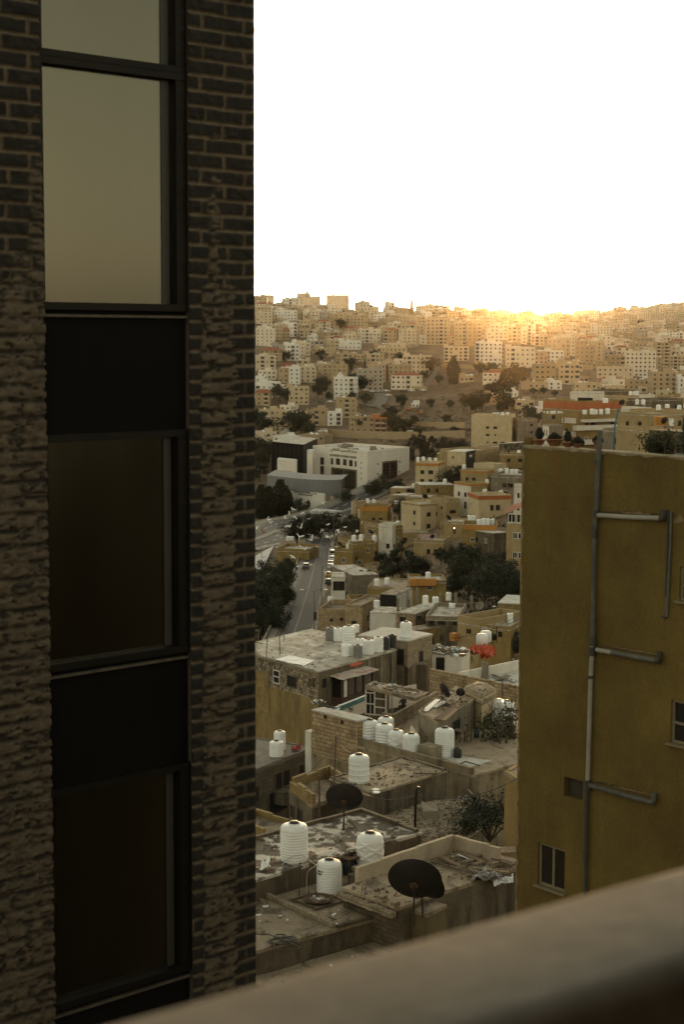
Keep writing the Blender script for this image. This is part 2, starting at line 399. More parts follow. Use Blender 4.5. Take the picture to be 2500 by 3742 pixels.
def relief(name, sa, sb, z0, z1, seed, smear, edge_right=False, step=.014):
    ss = np.arange(sa, sb + 1e-6, step); zz = np.arange(z0, z1, step); Sg, Zg = np.meshgrid(ss, zz)
    wob = .018 * (fnoise(Sg * 5, Zg * 5, seed) - .5); wob2 = .03 * (fnoise(Sg * 4, Zg * 4, seed + 1) - .5)
    ch, bl = .150, .50
    zc = (Zg + wob) / ch; row = np.floor(zc); fz = (zc - row) * ch; off = np.where(row % 2 == 0, 0, .25)
    rj = np.random.RandomState(seed).rand(400); jit = (rj[(row.astype(int)) % 400] - .5) * .10
    xc = (sb - Sg + wob2 - .13 + off + jit * (sb - Sg > .3)) / bl; fx = (xc - np.floor(xc)) * bl
    dz = np.minimum(fz, ch - fz); dx = np.minimum(fx, bl - fx); dd = np.minimum(dz, dx)
    rough = fnoise(Sg * 14, Zg * 14, seed + 2); face = sm(.008, .026, dd + .012 * (rough - .5))
    hid = np.random.RandomState(seed + 7).rand(400, 64)[row.astype(int) % 400, np.floor(xc).astype(int) % 64]
    h = face * (.022 + .035 * hid * rough + .03 * (rough - .5))
    mort = 1 - face
    sme = smear(Sg, Zg, fnoise(Sg * 5, Zg * 7, seed + 3), fnoise(Sg * 13, Zg * 22, seed + 4))
    mort = np.maximum(mort * .95, sme); layer = (.022 + .034 * fnoise(Sg * 14, Zg * 26, seed + 5)) * (.72 + .28 * np.sin(np.pi * np.clip(fz / ch, 0, 1))) * sme
    slit = (1 - sm(.006, .034, dz)) * sm(.36, .58, fnoise(Sg * 6, Zg * 9, seed + 8)); pit = sm(.56, .70, fnoise(Sg * 10, Zg * 26, seed + 9))
    slit_shade = np.clip(np.maximum(slit, pit), 0, 1) * sme; h = h * (1 - sme * .75) + layer * sme * (1 - .9 * slit_shade); mort = mort * (1 - .92 * slit_shade) * (1 - sme * .55 * fnoise(Sg * 10, Zg * 30, seed + 12))  # slits and pits go stone-dark, painting the shade of the cavities
    if edge_right: we = sm(.09, .01, sb - Sg); h = h * (1 - we) + (.034 + .010 * (rough - .5)) * we
    P = np.empty(Sg.shape + (3,)); base = np.array(tP(0, 0))
    ee, en = np.array(te), np.array(tn)
    P[:] = base + Sg[..., None] * ee + h[..., None] * en; P[..., 2] = Zg
    nr, nc = Sg.shape; me = bpy.data.meshes.new(name); idx = np.arange(nr * nc).reshape(nr, nc)
    Fq = np.stack([idx[:-1, :-1], idx[:-1, 1:], idx[1:, 1:], idx[1:, :-1]], -1).reshape(-1, 4)
    V = P.reshape(-1, 3); mo = mort.reshape(-1)
    if edge_right:   # turn the corner: rough stone returns along the hidden side
        k = len(V); ed = idx[:, -1]; back = V[ed] - en * 1.2 - ee * .02
        jog = (.006 * (rough[:, -1] - .5))[:, None] * ee; V = V.copy(); V[ed] += jog
        V = np.vstack([V, back]); mo = np.concatenate([mo, mort[:, -1]]); b2 = np.arange(k, k + nr)
        Fq = np.vstack([Fq, np.stack([ed[:-1], b2[:-1], b2[1:], ed[1:]], -1)])
    V = V - np.array(tower.location)
    me.from_pydata(V.tolist(), [], Fq.tolist()); me.materials.append(STONE)
    me.polygons.foreach_set('use_smooth', np.ones(len(Fq), bool))
    a = me.attributes.new('mortar', 'FLOAT', 'POINT'); a.data.foreach_set('value', mo.astype(np.float32)); me.update()
    return link('wall', me, tower)
z_hi, z_lo = tZ(-160) + .6, tZ(3742, 900) - 1.2
zs0 = tZ(1080); wpr = s_edge - s_pl
def smear_r(Sg, Zg, a, b):
    q = (Sg - s_pl) / wpr
    low = sm(zs0 + .9, zs0 - .9, Zg)
    wide = sm(.0, .12, q - .10) * sm(.16, 0, q - (.60 + .10 * (b - .5)))
    thin = np.exp(-((q - .36 - .08 * (a - .5)) / .09) ** 2) * sm(zs0 + 2.2, zs0 + .2, Zg)
    f = np.maximum(low * wide, .8 * thin) * 1.25 + (a - .5) * 1.1 + (b - .5) * .9
    return sm(.45, .75, f) * np.clip(.55 + .9 * b, 0, 1)
def smear_l(Sg, Zg, a, b):
    low = sm(zs0 + 1.0, zs0 - .5, Zg); q = (Sg - s_far) / (s_wl - s_far)
    thin = sm(.8, 1, q) * sm(zs0 + 1.8, zs0 + .6, Zg)
    f = np.maximum(low, thin * .9) + (a - .5) * 1.3 + (b - .5) * .9
    return sm(.45, .8, f) * np.clip(.5 + .9 * b, 0, 1)
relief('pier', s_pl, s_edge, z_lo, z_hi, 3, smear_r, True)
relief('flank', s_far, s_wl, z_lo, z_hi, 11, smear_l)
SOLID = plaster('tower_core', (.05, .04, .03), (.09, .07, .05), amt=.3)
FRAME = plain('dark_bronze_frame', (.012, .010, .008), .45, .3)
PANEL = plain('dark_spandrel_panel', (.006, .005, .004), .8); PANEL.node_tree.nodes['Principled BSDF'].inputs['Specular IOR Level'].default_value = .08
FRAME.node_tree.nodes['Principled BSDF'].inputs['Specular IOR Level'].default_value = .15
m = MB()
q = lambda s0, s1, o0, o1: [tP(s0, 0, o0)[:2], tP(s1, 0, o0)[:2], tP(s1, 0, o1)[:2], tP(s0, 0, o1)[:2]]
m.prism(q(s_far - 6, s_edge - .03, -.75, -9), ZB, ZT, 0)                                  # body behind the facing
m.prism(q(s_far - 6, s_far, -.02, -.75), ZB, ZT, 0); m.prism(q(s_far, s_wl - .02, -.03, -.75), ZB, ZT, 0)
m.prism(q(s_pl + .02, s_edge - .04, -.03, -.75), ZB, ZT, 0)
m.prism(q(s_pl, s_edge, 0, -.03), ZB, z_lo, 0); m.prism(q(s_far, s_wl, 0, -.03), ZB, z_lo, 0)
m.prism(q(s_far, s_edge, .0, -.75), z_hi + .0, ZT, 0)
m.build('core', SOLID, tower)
# glazing strip
def pane_mat():
    m, n, l, b = newmat('tinted_mirror_glass'); p = pos(n)
    out = n['Material Output']; tr = n.new('ShaderNodeBsdfTransparent'); gl = n.new('ShaderNodeBsdfGlossy'); fr = n.new('ShaderNodeFresnel'); mx = n.new('ShaderNodeMixShader')
    tr.inputs['Color'].default_value = (.75, .73, .66, 1); gl.inputs['Roughness'].default_value = .10; gl.inputs['Color'].default_value = (.86, .82, .66, 1); fr.inputs['IOR'].default_value = 2.25
    sm_ = nz(n, l, mp(n, l, p, (2, 2, .35)), 1.6, 6, .6)
    l.new(ramp(n, l, sm_, [(.3, (.12,)), (.75, (.15,))]), gl.inputs['Roughness'])
    l.new(fr.outputs['Fac'], mx.inputs['Fac']); l.new(tr.outputs[0], mx.inputs[1]); l.new(gl.outputs[0], mx.inputs[2]); l.new(mx.outputs[0], out.inputs['Surface'])
    return m
PANE = pane_mat(); ROOM = plain('painted_room_shade', (.012, .010, .007), .9)
lv = [tZ(-1150), tZ(-690), tZ(232), tZ(1132), tZ(1583), tZ(2425), tZ(2850), tZ(3640), tZ(4050), tZ(4900)]
for k in range(len(lv) - 1):
    zt, zb = lv[k], lv[k + 1]
    if k in (0, 3, 5, 7):
        m = MB(); m.box(tP((s_wl + s_wr) / 2, (zt + zb) / 2, -.10), te * ((s_wr - s_wl) / 2), tn * .03, Vector((0, 0, (zt - zb) / 2)))
        m.build('spandrel', PANEL, tower)
        m = MB(); c = tP((s_wl + s_wr) / 2, zt - .06, -.045); m.box(c, te * ((s_wr - s_wl) / 2), tn * .022, Vector((0, 0, .012))); m.build('flashing', plain('worn_metal', (.07, .056, .038), .7, .1, .4, 8), tower)
    else:
        f = MB()
        for zz in (zt - .03, zb + .03): f.box(tP((s_wl + s_wr) / 2, zz, -.09), te * ((s_wr - s_wl) / 2), tn * .07, Vector((0, 0, .035)))
        for s_ in (s_wl + .02, s_wr - .06): f.box(tP(s_, (zt + zb) / 2, -.09), te * (.022 if s_ < 0 else .062), tn * .065, Vector((0, 0, (zt - zb) / 2 - .068)))
        wf = f.build('window', FRAME, tower)
        f = MB(); f.box(tP((s_wl + s_wr) / 2, (zt + zb) / 2, -.13), te * ((s_wr - s_wl) / 2 - .02), tn * .006, Vector((0, 0, (zt - zb) / 2 - .02)))
        wp = f.build('pane', PANE, tower); wp.parent = wf; wp.location = Vector((0, 0, 0))
        f = MB(); f.box(tP(tS(632), (zt + zb) / 2, -.118), te * .045, tn * .004, Vector((0, 0, (zt - zb) / 2 - .07))); mu = f.build('dim_pane_strip', plain('painted_dim_reflection', (.03, .028, .02), .5), tower); mu.parent = wf; mu.location = (0, 0, 0)  # dark strip painted as the pane's dim reflecting edge
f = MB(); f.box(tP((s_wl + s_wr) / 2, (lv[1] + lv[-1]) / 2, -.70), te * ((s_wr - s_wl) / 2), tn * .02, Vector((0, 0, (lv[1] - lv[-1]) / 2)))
f.build('dark_backing', ROOM, tower)  # near-black backing panel stands for the unlit room
# fan and curtain cord seen through the second pane
fan = empty('standing_fan', tP(tS(555), tZ(1125), -.3), 'pale round standing fan just visible behind the big tinted window pane', 'fan')
FANW = plain('pale_plastic', (.8, .78, .72), .5)
c = tP(tS(552), tZ(862), -.30); f = MB(); rad = (tP(tS(602), 0) - tP(tS(503), 0)).length / 2
f.tube([c + te * (math.cos(a) * rad) + Vector((0, 0, math.sin(a) * rad * 1.05)) for a in np.linspace(0, 2 * math.pi, 33)], .012, n=6, cap=False); f.build('guard', FANW, fan)
f = MB(); f.lathe(c, [(.0, -.03), (.045, -.02), (.045, .03), (.0, .04)], ax=tn, n=12)
for k in range(3):
    a = 2.1 * k + .6; d = te * math.cos(a) + Vector((0, 0, math.sin(a))); t_ = d.cross(tn)
    f.face([c + d * .04 - t_ * .02, c + d * rad * .85 - t_ * .07, c + d * rad * .9 + t_ * .05, c + d * .04 + t_ * .02])
f.build('blade', plain('dull_blade', (.30, .28, .24), .5), fan)
f = MB(); f.tube([c - Vector((0, 0, .04)) - tn * .02, Vector((c.x, c.y, tZ(1110))) - tn * .02], .016, n=6); f.build('pole', FANW, fan)
f = MB(); f.lathe(Vector((c.x, c.y, tZ(1127))) - tn * .02, [(.16, 0), (.16, .02), (.05, .05)], n=14); f.build('base', FANW, fan)
# ------------------------------------------------------------------ olive building on the right
RA = PD(1912, 1628, 40.9); rv = Vector((math.sin(R(139.9)), math.cos(R(139.9)), 0)); ru = Vector((-rv.y, rv.x, 0))
if ru.y < 0: ru = -ru
RW = VP(RA, RA + rv); rn = RW.n; ZR = RA.z
ob = empty('olive_building', (RA.x, RA.y, -34), 'olive plastered building with grey drain pipes, cut by the right edge', 'building')
def olive_mat():
    m, n, l, b = newmat('olive_plaster'); p = pos(n)
    col = ramp(n, l, nz(n, l, p, .55, 8, .65), [(.3, (.092, .060, .010)), (.7, (.170, .118, .024))])
    k = ramp(n, l, nz(n, l, mp(n, l, p, (1.1, 1.1, .16)), 1.0, 7, .7), [(.45, (0,)), (.75, (.5,))]); col = mix(n, l, k, col, (.075, .048, .010))
    k = ramp(n, l, nz(n, l, mp(n, l, p, (1, 1, .3), (0, 0, 1)), 1.6, 7, .7), [(.56, (0,)), (.8, (.45,))]); col = mix(n, l, k, col, (.20, .155, .05))
    # rust run below one pot
    w_ = n.new('ShaderNodeTexCoord').outputs['UV']; sx = n.new('ShaderNodeSeparateXYZ'); l.new(w_, sx.inputs[0])
    q0 = RW.at(2030, 1700); t_ = Vector((-RW.n.y, RW.n.x, 0)); uu = t_.dot(q0)
    ad = n.new('ShaderNodeMath'); ad.operation = 'ADD'; ad.inputs[1].default_value = -uu; l.new(sx.outputs['X'], ad.inputs[0])
    nn = nz(n, l, mp(n, l, p, (3, 3, .5)), 1.5, 5); a2 = n.new('ShaderNodeMath'); a2.operation = 'MULTIPLY_ADD'; a2.inputs[1].default_value = .12; l.new(nn, a2.inputs[0]); l.new(ad.outputs[0], a2.inputs[2])
    a3 = n.new('ShaderNodeMath'); a3.operation = 'ABSOLUTE'; a4 = n.new('ShaderNodeMath'); a4.operation = 'ADD'; a4.inputs[1].default_value = -.06; l.new(a2.outputs[0], a4.inputs[0]); l.new(a4.outputs[0], a3.inputs[0])
    kx = ramp(n, l, a3.outputs[0], [(0.0, (1,)), (.17, (0,))])
    mr = n.new('ShaderNodeMapRange'); mr.inputs['From Min'].default_value = ZR - 2.4; mr.inputs['From Max'].default_value = ZR - .3; l.new(sx.outputs['Y'], mr.inputs['Value'])
    k = mix(n, l, 1.0, kx, mr.outputs[0], 'MULTIPLY'); k = mix(n, l, 1.0, k, (.55, .55, .55), 'MULTIPLY'); col = mix(n, l, k, col, (.17, .07, .015))
    fn = nz(n, l, p, 16, 7, .7); g_ = ramp(n, l, fn, [(.3, (.8,)), (.7, (1.15,))]); col = mix(n, l, 1.0, col, g_, 'MULTIPLY')
    l.new(col, b.inputs['Base Color']); b.inputs['Roughness'].default_value = .9; bump(n, l, fn, .012, .7, b); return m
OLIVE = olive_mat()
rP = lambda a, b, z: Vector((RA.x, RA.y, 0)) + rv * a + ru * b + Vector((0, 0, z))
# main wall with real window holes: built from panels round the openings
def rwin(x0, x1, y0, y1):
    xc, yc = (x0 + x1) / 2, (y0 + y1) / 2; return RW.su(x0, yc), RW.su(x1, yc), RW.at(xc, y1).z, RW.at(xc, y0).z
WN = [rwin(1966, 2066, 3092, 3248), rwin(2484, 2580, 2078, 2202), rwin(2452, 2575, 2568, 2728)]
def wall_with_holes(mb, P, s0, s1, z0, z1, holes, depth, m=0):
    ss = sorted({s0, s1, *[h[0] for h in holes], *[h[1] for h in holes]}); zs = sorted({z0, z1, *[h[2] for h in holes], *[h[3] for h in holes]})
    for i in range(len(ss) - 1):
        for j in range(len(zs) - 1):
            a, b, c, d = ss[i], ss[i + 1], zs[j], zs[j + 1]; mx_, mz_ = (a + b) / 2, (c + d) / 2
            if any(h[0] < mx_ < h[1] and h[2] < mz_ < h[3] for h in holes): continue
            mb.face([P(a, 0, c), P(b, 0, c), P(b, 0, d), P(a, 0, d)], m)
    for h in holes:
        a, b, c, d = h[:4]
        mb.face([P(a, 0, c), P(b, 0, c), P(b, depth, c), P(a, depth, c)], m); mb.face([P(a, 0, d), P(b, 0, d), P(b, depth, d), P(a, depth, d)], m)
        mb.face([P(a, 0, c), P(a, 0, d), P(a, depth, d), P(a, depth, c)], m); mb.face([P(b, 0, c), P(b, 0, d), P(b, depth, d), P(b, depth, c)], m)
m = MB(); rnd = random.Random(5)
patch = (RW.su(2062, 2880), RW.su(2132, 2880), RW.at(2097, 2918).z, RW.at(2097, 2846).z)
wall_with_holes(m, rP, 0, 14, -34, ZR - .01, WN + [patch], .18)
m.face([rP(0, 0, -34), rP(0, 9, -34), rP(0, 9, ZR - .9), rP(0, 0, ZR - .9)]); m.face([rP(0, .3, ZR - .9), rP(0, 0, ZR - .9), rP(0, 0, ZR - .01), rP(0, .3, ZR - .01)])
m.face([rP(0, 9, -34), rP(14, 9, -34), rP(14, 9, ZR - .9), rP(0, 9, ZR - .9)]); m.face([rP(14, 0, -34), rP(14, 9, -34), rP(14, 9, ZR - .9), rP(14, 0, ZR - .9)])
m.face([rP(0, .3, ZR - .9), rP(14, .3, ZR - .9), rP(14, .3, ZR - .01), rP(0, .3, ZR - .01)])
m.build('wall', OLIVE, ob)
# worn cap along the parapet and up the corner
CAPM = plaster('worn_cap', (.20, .165, .09), (.36, .30, .20), (.08, .06, .03), .7, 3, False, .03)
m = MB(); n_ = 60
rows = []
for i in range(n_ + 1):
    a = 14 * i / n_; j = lambda s_: rnd.uniform(-s_, s_)
    rows.append([rP(a, -.012 + j(.006), ZR - .06 + j(.025)), rP(a, -.02 + j(.008), ZR - .005 + j(.006)), rP(a, .02, ZR + .02 + j(.008)), rP(a, .28, ZR + .02 + j(.01)), rP(a, .31, ZR - .02)])
m.grid(rows, 0, False); m.build('coping', CAPM, ob)
m = MB(); rows = []
for i in range(161):
    z = -33 + (ZR + 32.9) * i / 160
    rows.append([rP(rnd.uniform(.03, .09) * (1 if rnd.random() < .75 else .2), -.006, z), rP(.0 - .012 + j(.008), -.008, z), rP(-.012, .05 + j(.02), z)])
m.grid(rows, 0, False); m.build('corner_edge', plaster('chipped_corner', (.15, .11, .04), (.30, .23, .12), (.05, .035, .015), .8, 4, False, .03), ob)
m = MB(); m.prism([rP(.05, .3, 0)[:2], rP(14, .3, 0)[:2], rP(14, 9, 0)[:2], rP(.05, 9, 0)[:2]], ZR - 1.1, ZR - .9); m.build('roof', plaster('roof_dark', (.14, .12, .09), (.2, .17, .12)), ob)
m = MB(); m.box(rP((patch[0] + patch[1]) / 2, .185, (patch[2] + patch[3]) / 2), rv * ((patch[1] - patch[0]) / 2 + .05), ru * .01, Vector((0, 0, (patch[3] - patch[2]) / 2 + .05))); m.build('blocked_opening', plaster('bare_cement', (.04, .034, .022), (.065, .055, .035), amt=.3, scale=3), ob)
OLDF = plain('old_cream_frame', (.20, .165, .10), .6); GLS = glassy('window_glass', (.010, .010, .008), .06, 1.7)
CURT = plain('dull_curtain', (.05, .045, .035), .9)
for k, h in enumerate(WN):
    a, b, c, d = h; f = MB(); mid = (a + b) / 2; zc = (c + d) / 2
    bars = [((a + .03), zc, .03, (d - c) / 2), (b - .03, zc, .03, (d - c) / 2)]
    for (x_, z_, hx, hz) in bars: f.box(rP(x_, .09, z_), rv * hx, ru * .03, Vector((0, 0, hz)))
    for z_ in (c + .03, d - .03): f.box(rP(mid, .09, z_), rv * ((b - a) / 2 - .06), ru * .03, Vector((0, 0, .03)))
    if k == 0: f.box(rP(mid + .02, .09, zc), rv * .026, ru * .032, Vector((0, 0, (d - c) / 2 - .06)))
    else: f.box(rP(mid, .09, zc - .03), rv * ((b - a) / 2 - .06), ru * .032, Vector((0, 0, .028)))
    wf = f.build('window', OLDF, ob)
    f = MB(); f.box(rP(mid, .11, zc), rv * ((b - a) / 2 - .05), ru * .006, Vector((0, 0, (d - c) / 2 - .05))); pn = f.build('pane', GLS, ob); pn.parent = wf; pn.location = (0, 0, 0)
    f = MB(); f.box(rP(mid, -.045, c - .025), rv * ((b - a) / 2 + .06), ru * .06, Vector((0, 0, .024))); sl = f.build('sill', OLDF, ob); sl.parent = wf; sl.location = (0, 0, 0)
# drain pipes
PIPE = plaster('grey_pipe', (.085, .085, .072), (.14, .135, .115), (.05, .045, .035), .7, 1.2, True, .004)
PIPEL = plain('pale_pipe', (.30, .28, .23), .6); PIPED = plain('dark_pipe', (.045, .042, .034), .6)
def rQ(x, y, off=.09): return RW.at(x, y) + rn * off
def pipe(pts, r, mat, off=.09, name='drain_pipe'):
    f = MB(); f.tube([rQ(x, y, off) for x, y in pts], r, n=12); return f.build(name, mat, ob)
p1 = pipe([(2203, 1572), (2196, 1720), (2189, 1868)], .062, PIPE)
pipe([(2188, 1884), (2183, 1935), (2179, 2200), (2177, 2326)], .058, PIPE)
pipe([(2176, 2358), (2170, 2466)], .058, PIPEL)
pipe([(2169, 2478), (2163, 2700), (2158, 2850)], .055, PIPEL)
pipe([(2155, 2890), (2152, 3080), (2149, 3300)], .052, PIPED)
for x, y, hgt, r in ((2189, 1876, 14, .085), (2182, 1940, 26, .07), (2178, 2340, 18, .075), (2174, 2378, 16, .085), (2168, 2472, 6, .072), (2157, 2868, 20, .08), (2150, 3125, 22, .066), (2193, 1688, 10, .075)):
    pipe([(x, y - hgt), (x, y + hgt)], r, PIPED, name='pipe_joint')
b1 = pipe([(2196, 1882), (2310, 1889), (2424, 1893)], .060, PIPEL); pipe([(2424, 1893), (2434, 1893), (2437, 1882), (2437, 1862)], .075, PIPED, name='pipe_elbow')
pipe([(2191, 2373), (2246, 2383)], .058, PIPEL); pipe([(2246, 2383), (2330, 2399), (2408, 2412)], .060, PIPE); pipe([(2408, 2412), (2418, 2414), (2421, 2404), (2421, 2380)], .07, PIPED, name='pipe_elbow')
pipe([(2166, 2868), (2280, 2900), (2382, 2927)], .062, PIPE); pipe([(2382, 2927), (2396, 2930), (2400, 2920), (2401, 2896)], .065, PIPE, name='pipe_elbow')
pipe([(2449, 1868), (2446, 2000), (2440, 2180)], .026, PIPED, .05); pipe([(2459, 1868), (2456, 2000), (2443, 2252)], .03, PIPE, .05)
pipe([(2425, 2252), (2443, 2254)], .03, PIPED, .05, 'pipe_elbow')
# broken plaster above the branch pipes
SCAR = plaster('broken_plaster', (.05, .034, .014), (.09, .06, .025), amt=.6, scale=4, streak=False, bm=.05); SCARL = plaster('flaked_plaster', (.17, .12, .055), (.26, .19, .10), (.07, .05, .02), .5, 5, False, .04)
def scar(p0, p1, h0, mat, seed, off=.004, name='broken_plaster'):
    rn_ = random.Random(seed); f = MB(); top = []; n2 = 26
    for i in range(n2 + 1):
        t = i / n2; x, y = p0[0] + (p1[0] - p0[0]) * t, p0[1] + (p1[1] - p0[1]) * t; top.append((x, y - h0 * (.35 + .65 * rn_.random()) * (1 - .5 * abs(2 * t - 1)), x, y))
    for i in range(n2):
        a, b = top[i], top[i + 1]; f.face([rQ(a[2], a[3], off), rQ(b[2], b[3], off), rQ(b[0], b[1], off), rQ(a[0], a[1], off)])
    f.build(name, mat, ob)
scar((2205, 1876), (2425, 1886), 20, SCAR, 1); scar((2280, 1876), (2380, 1881), 12, SCARL, 2, .008)
scar((2195, 2362), (2412, 2400), 16, SCAR, 3); scar((2245, 2366), (2405, 2395), 9, SCARL, 4, .008)
scar((2175, 2860), (2390, 2915), 16, SCAR, 5); scar((2245, 2875), (2385, 2908), 7, SCARL, 6, .008)
scar((2462, 1915), (2500, 1905), 44, SCARL, 7); scar((2420, 2290), (2452, 2110), 30, SCARL, 8, .003); scar((1988, 1664), (2003, 1663), 6, SCARL, 9)
# ------------------------------------------------------------------ parapet below the camera
ZP = -.75
pa, pb = PZ(930, 3566, ZP), PZ(2500, 3143, ZP); pe = (pb - pa).normalized(); pn_ = Vector((pe.y, -pe.x, 0))
LEDGE = plaster('worn_limewash', (.19, .170, .138), (.225, .202, .166), (.14, .123, .097), .3, 4, False, .006)
par = empty('parapet_wall', Vector((pa.x, pa.y, -1.75)), 'smooth pale rounded parapet ledge, blurred close up along the bottom right', 'wall')
a0, a1 = pa - pe * 4, pa + pe * 9; wl_ = .27; rad = .035; prof = []
for k in range(7):
    t = math.pi / 2 * k / 6; prof.append((rad - rad * math.cos(t), -rad + rad * math.sin(t)))
prof2 = [(wl_ - x, z) for x, z in prof[::-1]]
sec = [(0.0, -.14)] + prof + prof2 + [(wl_, -.14)]
m = MB(); rows = []
for i in range(40):
    c = a0.lerp(a1, i / 39); rows.append([c + pn_ * x + Vector((0, 0, z)) for x, z in sec])
m.grid(rows); m.build('coping', LEDGE, par)
m = MB(); m.prism([(a0 + pn_ * .04)[:2], (a1 + pn_ * .04)[:2], (a1 + pn_ * .26)[:2], (a0 + pn_ * .26)[:2]], -12, ZP - .1); m.build('wall', plaster('parapet_face', (.10, .085, .065), (.15, .125, .09)), par)
m = MB(); m.prism([(a0 + pn_ * .27)[:2], (a1 + pn_ * .27)[:2], (a1 + pn_ * 4)[:2], (a0 + pn_ * 4)[:2]], -2.0, -1.75, bottom=True); tag(m.build('balcony_floor', plaster('floor_tiles', (.12, .10, .08), (.16, .14, .11))), kind='structure')
# ------------------------------------------------------------------ kit: houses, windows, tanks, dishes
UD = Vector((math.sin(R(49)), math.cos(R(49)), 0)); VD = Vector((math.sin(R(139)), math.cos(R(139)), 0))   # the street grid
RND = random.Random(42)
CONC = plaster('grey_concrete', (.16, .132, .092), (.27, .228, .165), (.05, .038, .024), .75, .6)
CONCD = plaster('stained_concrete', (.095, .073, .045), (.175, .138, .088), (.032, .024, .014), .9, .7, lo=.45, hi=.66)
OCHRE = plaster('ochre_render', (.215, .145, .048), (.31, .215, .075), (.13, .09, .04), .5, .5)
TANW = plaster('tan_render', (.28, .205, .098), (.38, .285, .14), (.16, .115, .06), .45, .5)
CREAM = plaster('cream_render', (.45, .36, .215), (.56, .455, .28), (.25, .19, .11), .4, .5)
WHITEW = plaster('white_render', (.58, .54, .46), (.70, .66, .58), (.28, .23, .17), .45, .5)
SOOT = plaster('sooty_render', (.16, .14, .11), (.24, .20, .15), (.015, .012, .01), .97, .25, False, lo=.42, hi=.56)
BLOCK = blocks('concrete_blocks', (.235, .18, .115), (.35, .28, .19), (.09, .07, .042))
BLOCKT = blocks('tan_blocks', (.31, .22, .12), (.46, .34, .20), (.11, .078, .042), .55, .27, .02)
BLOCKO = blocks('ochre_blocks', (.24, .165, .06), (.34, .24, .095), (.12, .085, .04), .42, .21, .015, amt=.65)
STONEB = blocks('stone_blocks', (.34, .25, .14), (.46, .35, .20), (.20, .145, .08), .5, .25, .012)
GREYST = blocks('grey_stone_cladding', (.105, .085, .058), (.15, .123, .085), (.06, .048, .032), .6, .3, .012, amt=.35)
MIXST = blocks('mixed_blocks', (.10, .078, .05), (.42, .34, .235), (.09, .07, .045), .34, .24, .02, amt=.5)
ROOFG = roofing('roof_grey', (.34, .30, .24), (.54, .49, .41), (.09, .07, .045), .7, (.70, .68, .63), .75)
ROOFB = roofing('roof_brown', (.20, .155, .10), (.36, .285, .20), (.055, .04, .025), .85)
ROOFD = roofing('roof_dark_crust', (.07, .054, .038), (.15, .118, .082), (.035, .027, .018), .85, (.58, .53, .46), .95, .55, plo=.50)
ROOFT = roofing('roof_tan', (.27, .205, .13), (.42, .34, .235), (.075, .052, .03), .75)
ROOFW = roofing('roof_white', (.50, .48, .43), (.62, .60, .55), (.24, .21, .17), .45)
BROWN = plain('brown_paint', (.06, .030, .020), .8); ORANGE = plaster('orange_paint', (.40, .17, .035), (.48, .22, .05), (.2, .09, .03), .4)
REDOR = plaster('rust_red_paint', (.36, .10, .035), (.43, .135, .05), (.2, .06, .03), .4); TEAL = plain('teal_paint', (.07, .19, .21), .6)
DARK = plain('dark_interior', (.012, .010, .008), .9); BLACKM = plain('black_metal', (.018, .016, .014), .5, .2)  # dark interior colour stands for shade inside openings and verandas
WFRAME = plain('white_frame', (.60, .58, .52), .5); BFRAME = plain('brown_frame', (.10, .075, .045), .6)
RUST = plain('rusty_metal', (.10, .055, .03), .7, .2, .4, 6); WOOD = plain('weathered_wood', (.22, .155, .09), .9, 0, .4, 5); WOODD = plain('dark_wood', (.10, .062, .035), .9, 0, .4, 5)
TANKW = plain('white_plastic', (.74, .75, .73), .45, 0, .10, 1.2); TANKG = plain('grey_plastic', (.17, .165, .15), .5); TANKK = plain('black_plastic', (.02, .018, .016), .5); LID = plain('black_lid', (.025, .020, .015), .5)
PARW = plaster('cream_parapet', (.38, .31, .22), (.48, .40, .29), (.16, .12, .08), .5, .8)
TILE = plain('red_tile', (.28, .085, .035), .8, 0, .3, 3)
def unit_frame(nm, bars, mats, m0=0):
    f = MB()
    for x0, x1, z0, z1, t in bars: f.box(((x0 + x1) / 2, -t / 2, (z0 + z1) / 2), ((x1 - x0) / 2, 0, 0), (0, t / 2, 0), (0, 0, (z1 - z0) / 2))
    return f.mesh(nm, mats)
def ring(w_, t=.05): return [(-.5, .5, .5 - w_, .5, t), (-.5, .5, -.5, -.5 + w_, t), (-.5, -.5 + w_, -.5 + w_, .5 - w_, t), (.5 - w_, .5, -.5 + w_, .5 - w_, t)]
WINM = {'w': unit_frame('window_frame', ring(.09) + [(-.04, .04, -.41, .41, .045)], WFRAME), 'b': unit_frame('window_frame', ring(.07) + [(-.035, .035, -.43, .43, .045)], BFRAME),
        'd': unit_frame('window_frame', ring(.05), CONCD), 'c': unit_frame('window_frame', ring(.10), CREAM), 'r': unit_frame('window_frame', ring(.08) + [(-.43, .43, -.02, .05, .045)], WFRAME)}
PANEM = unit_frame('window_pane', [(-.49, .49, -.49, .49, .012)], GLS); PANED = unit_frame('window_pane', [(-.49, .49, -.49, .49, .012)], DARK)  # PANED is a near-black sheet painted as an open window's inner shade
BOARD = unit_frame('window_pane', [(-.49, .49, -.49, .49, .012)], WOODD)
def window(root, c, e, n, w_, h_, st='b', pane=None):
    mw = Matrix.Identity(4); l_ = Vector(c) - root.location
    for i in range(3): mw[i][0], mw[i][1], mw[i][2], mw[i][3] = e[i] * w_, -n[i], (0, 0, h_)[i], l_[i]
    f = link('window', WINM[st], root, mw); link('pane', pane or (PANED if st == 'd' else PANEM), f); return f
class House: pass
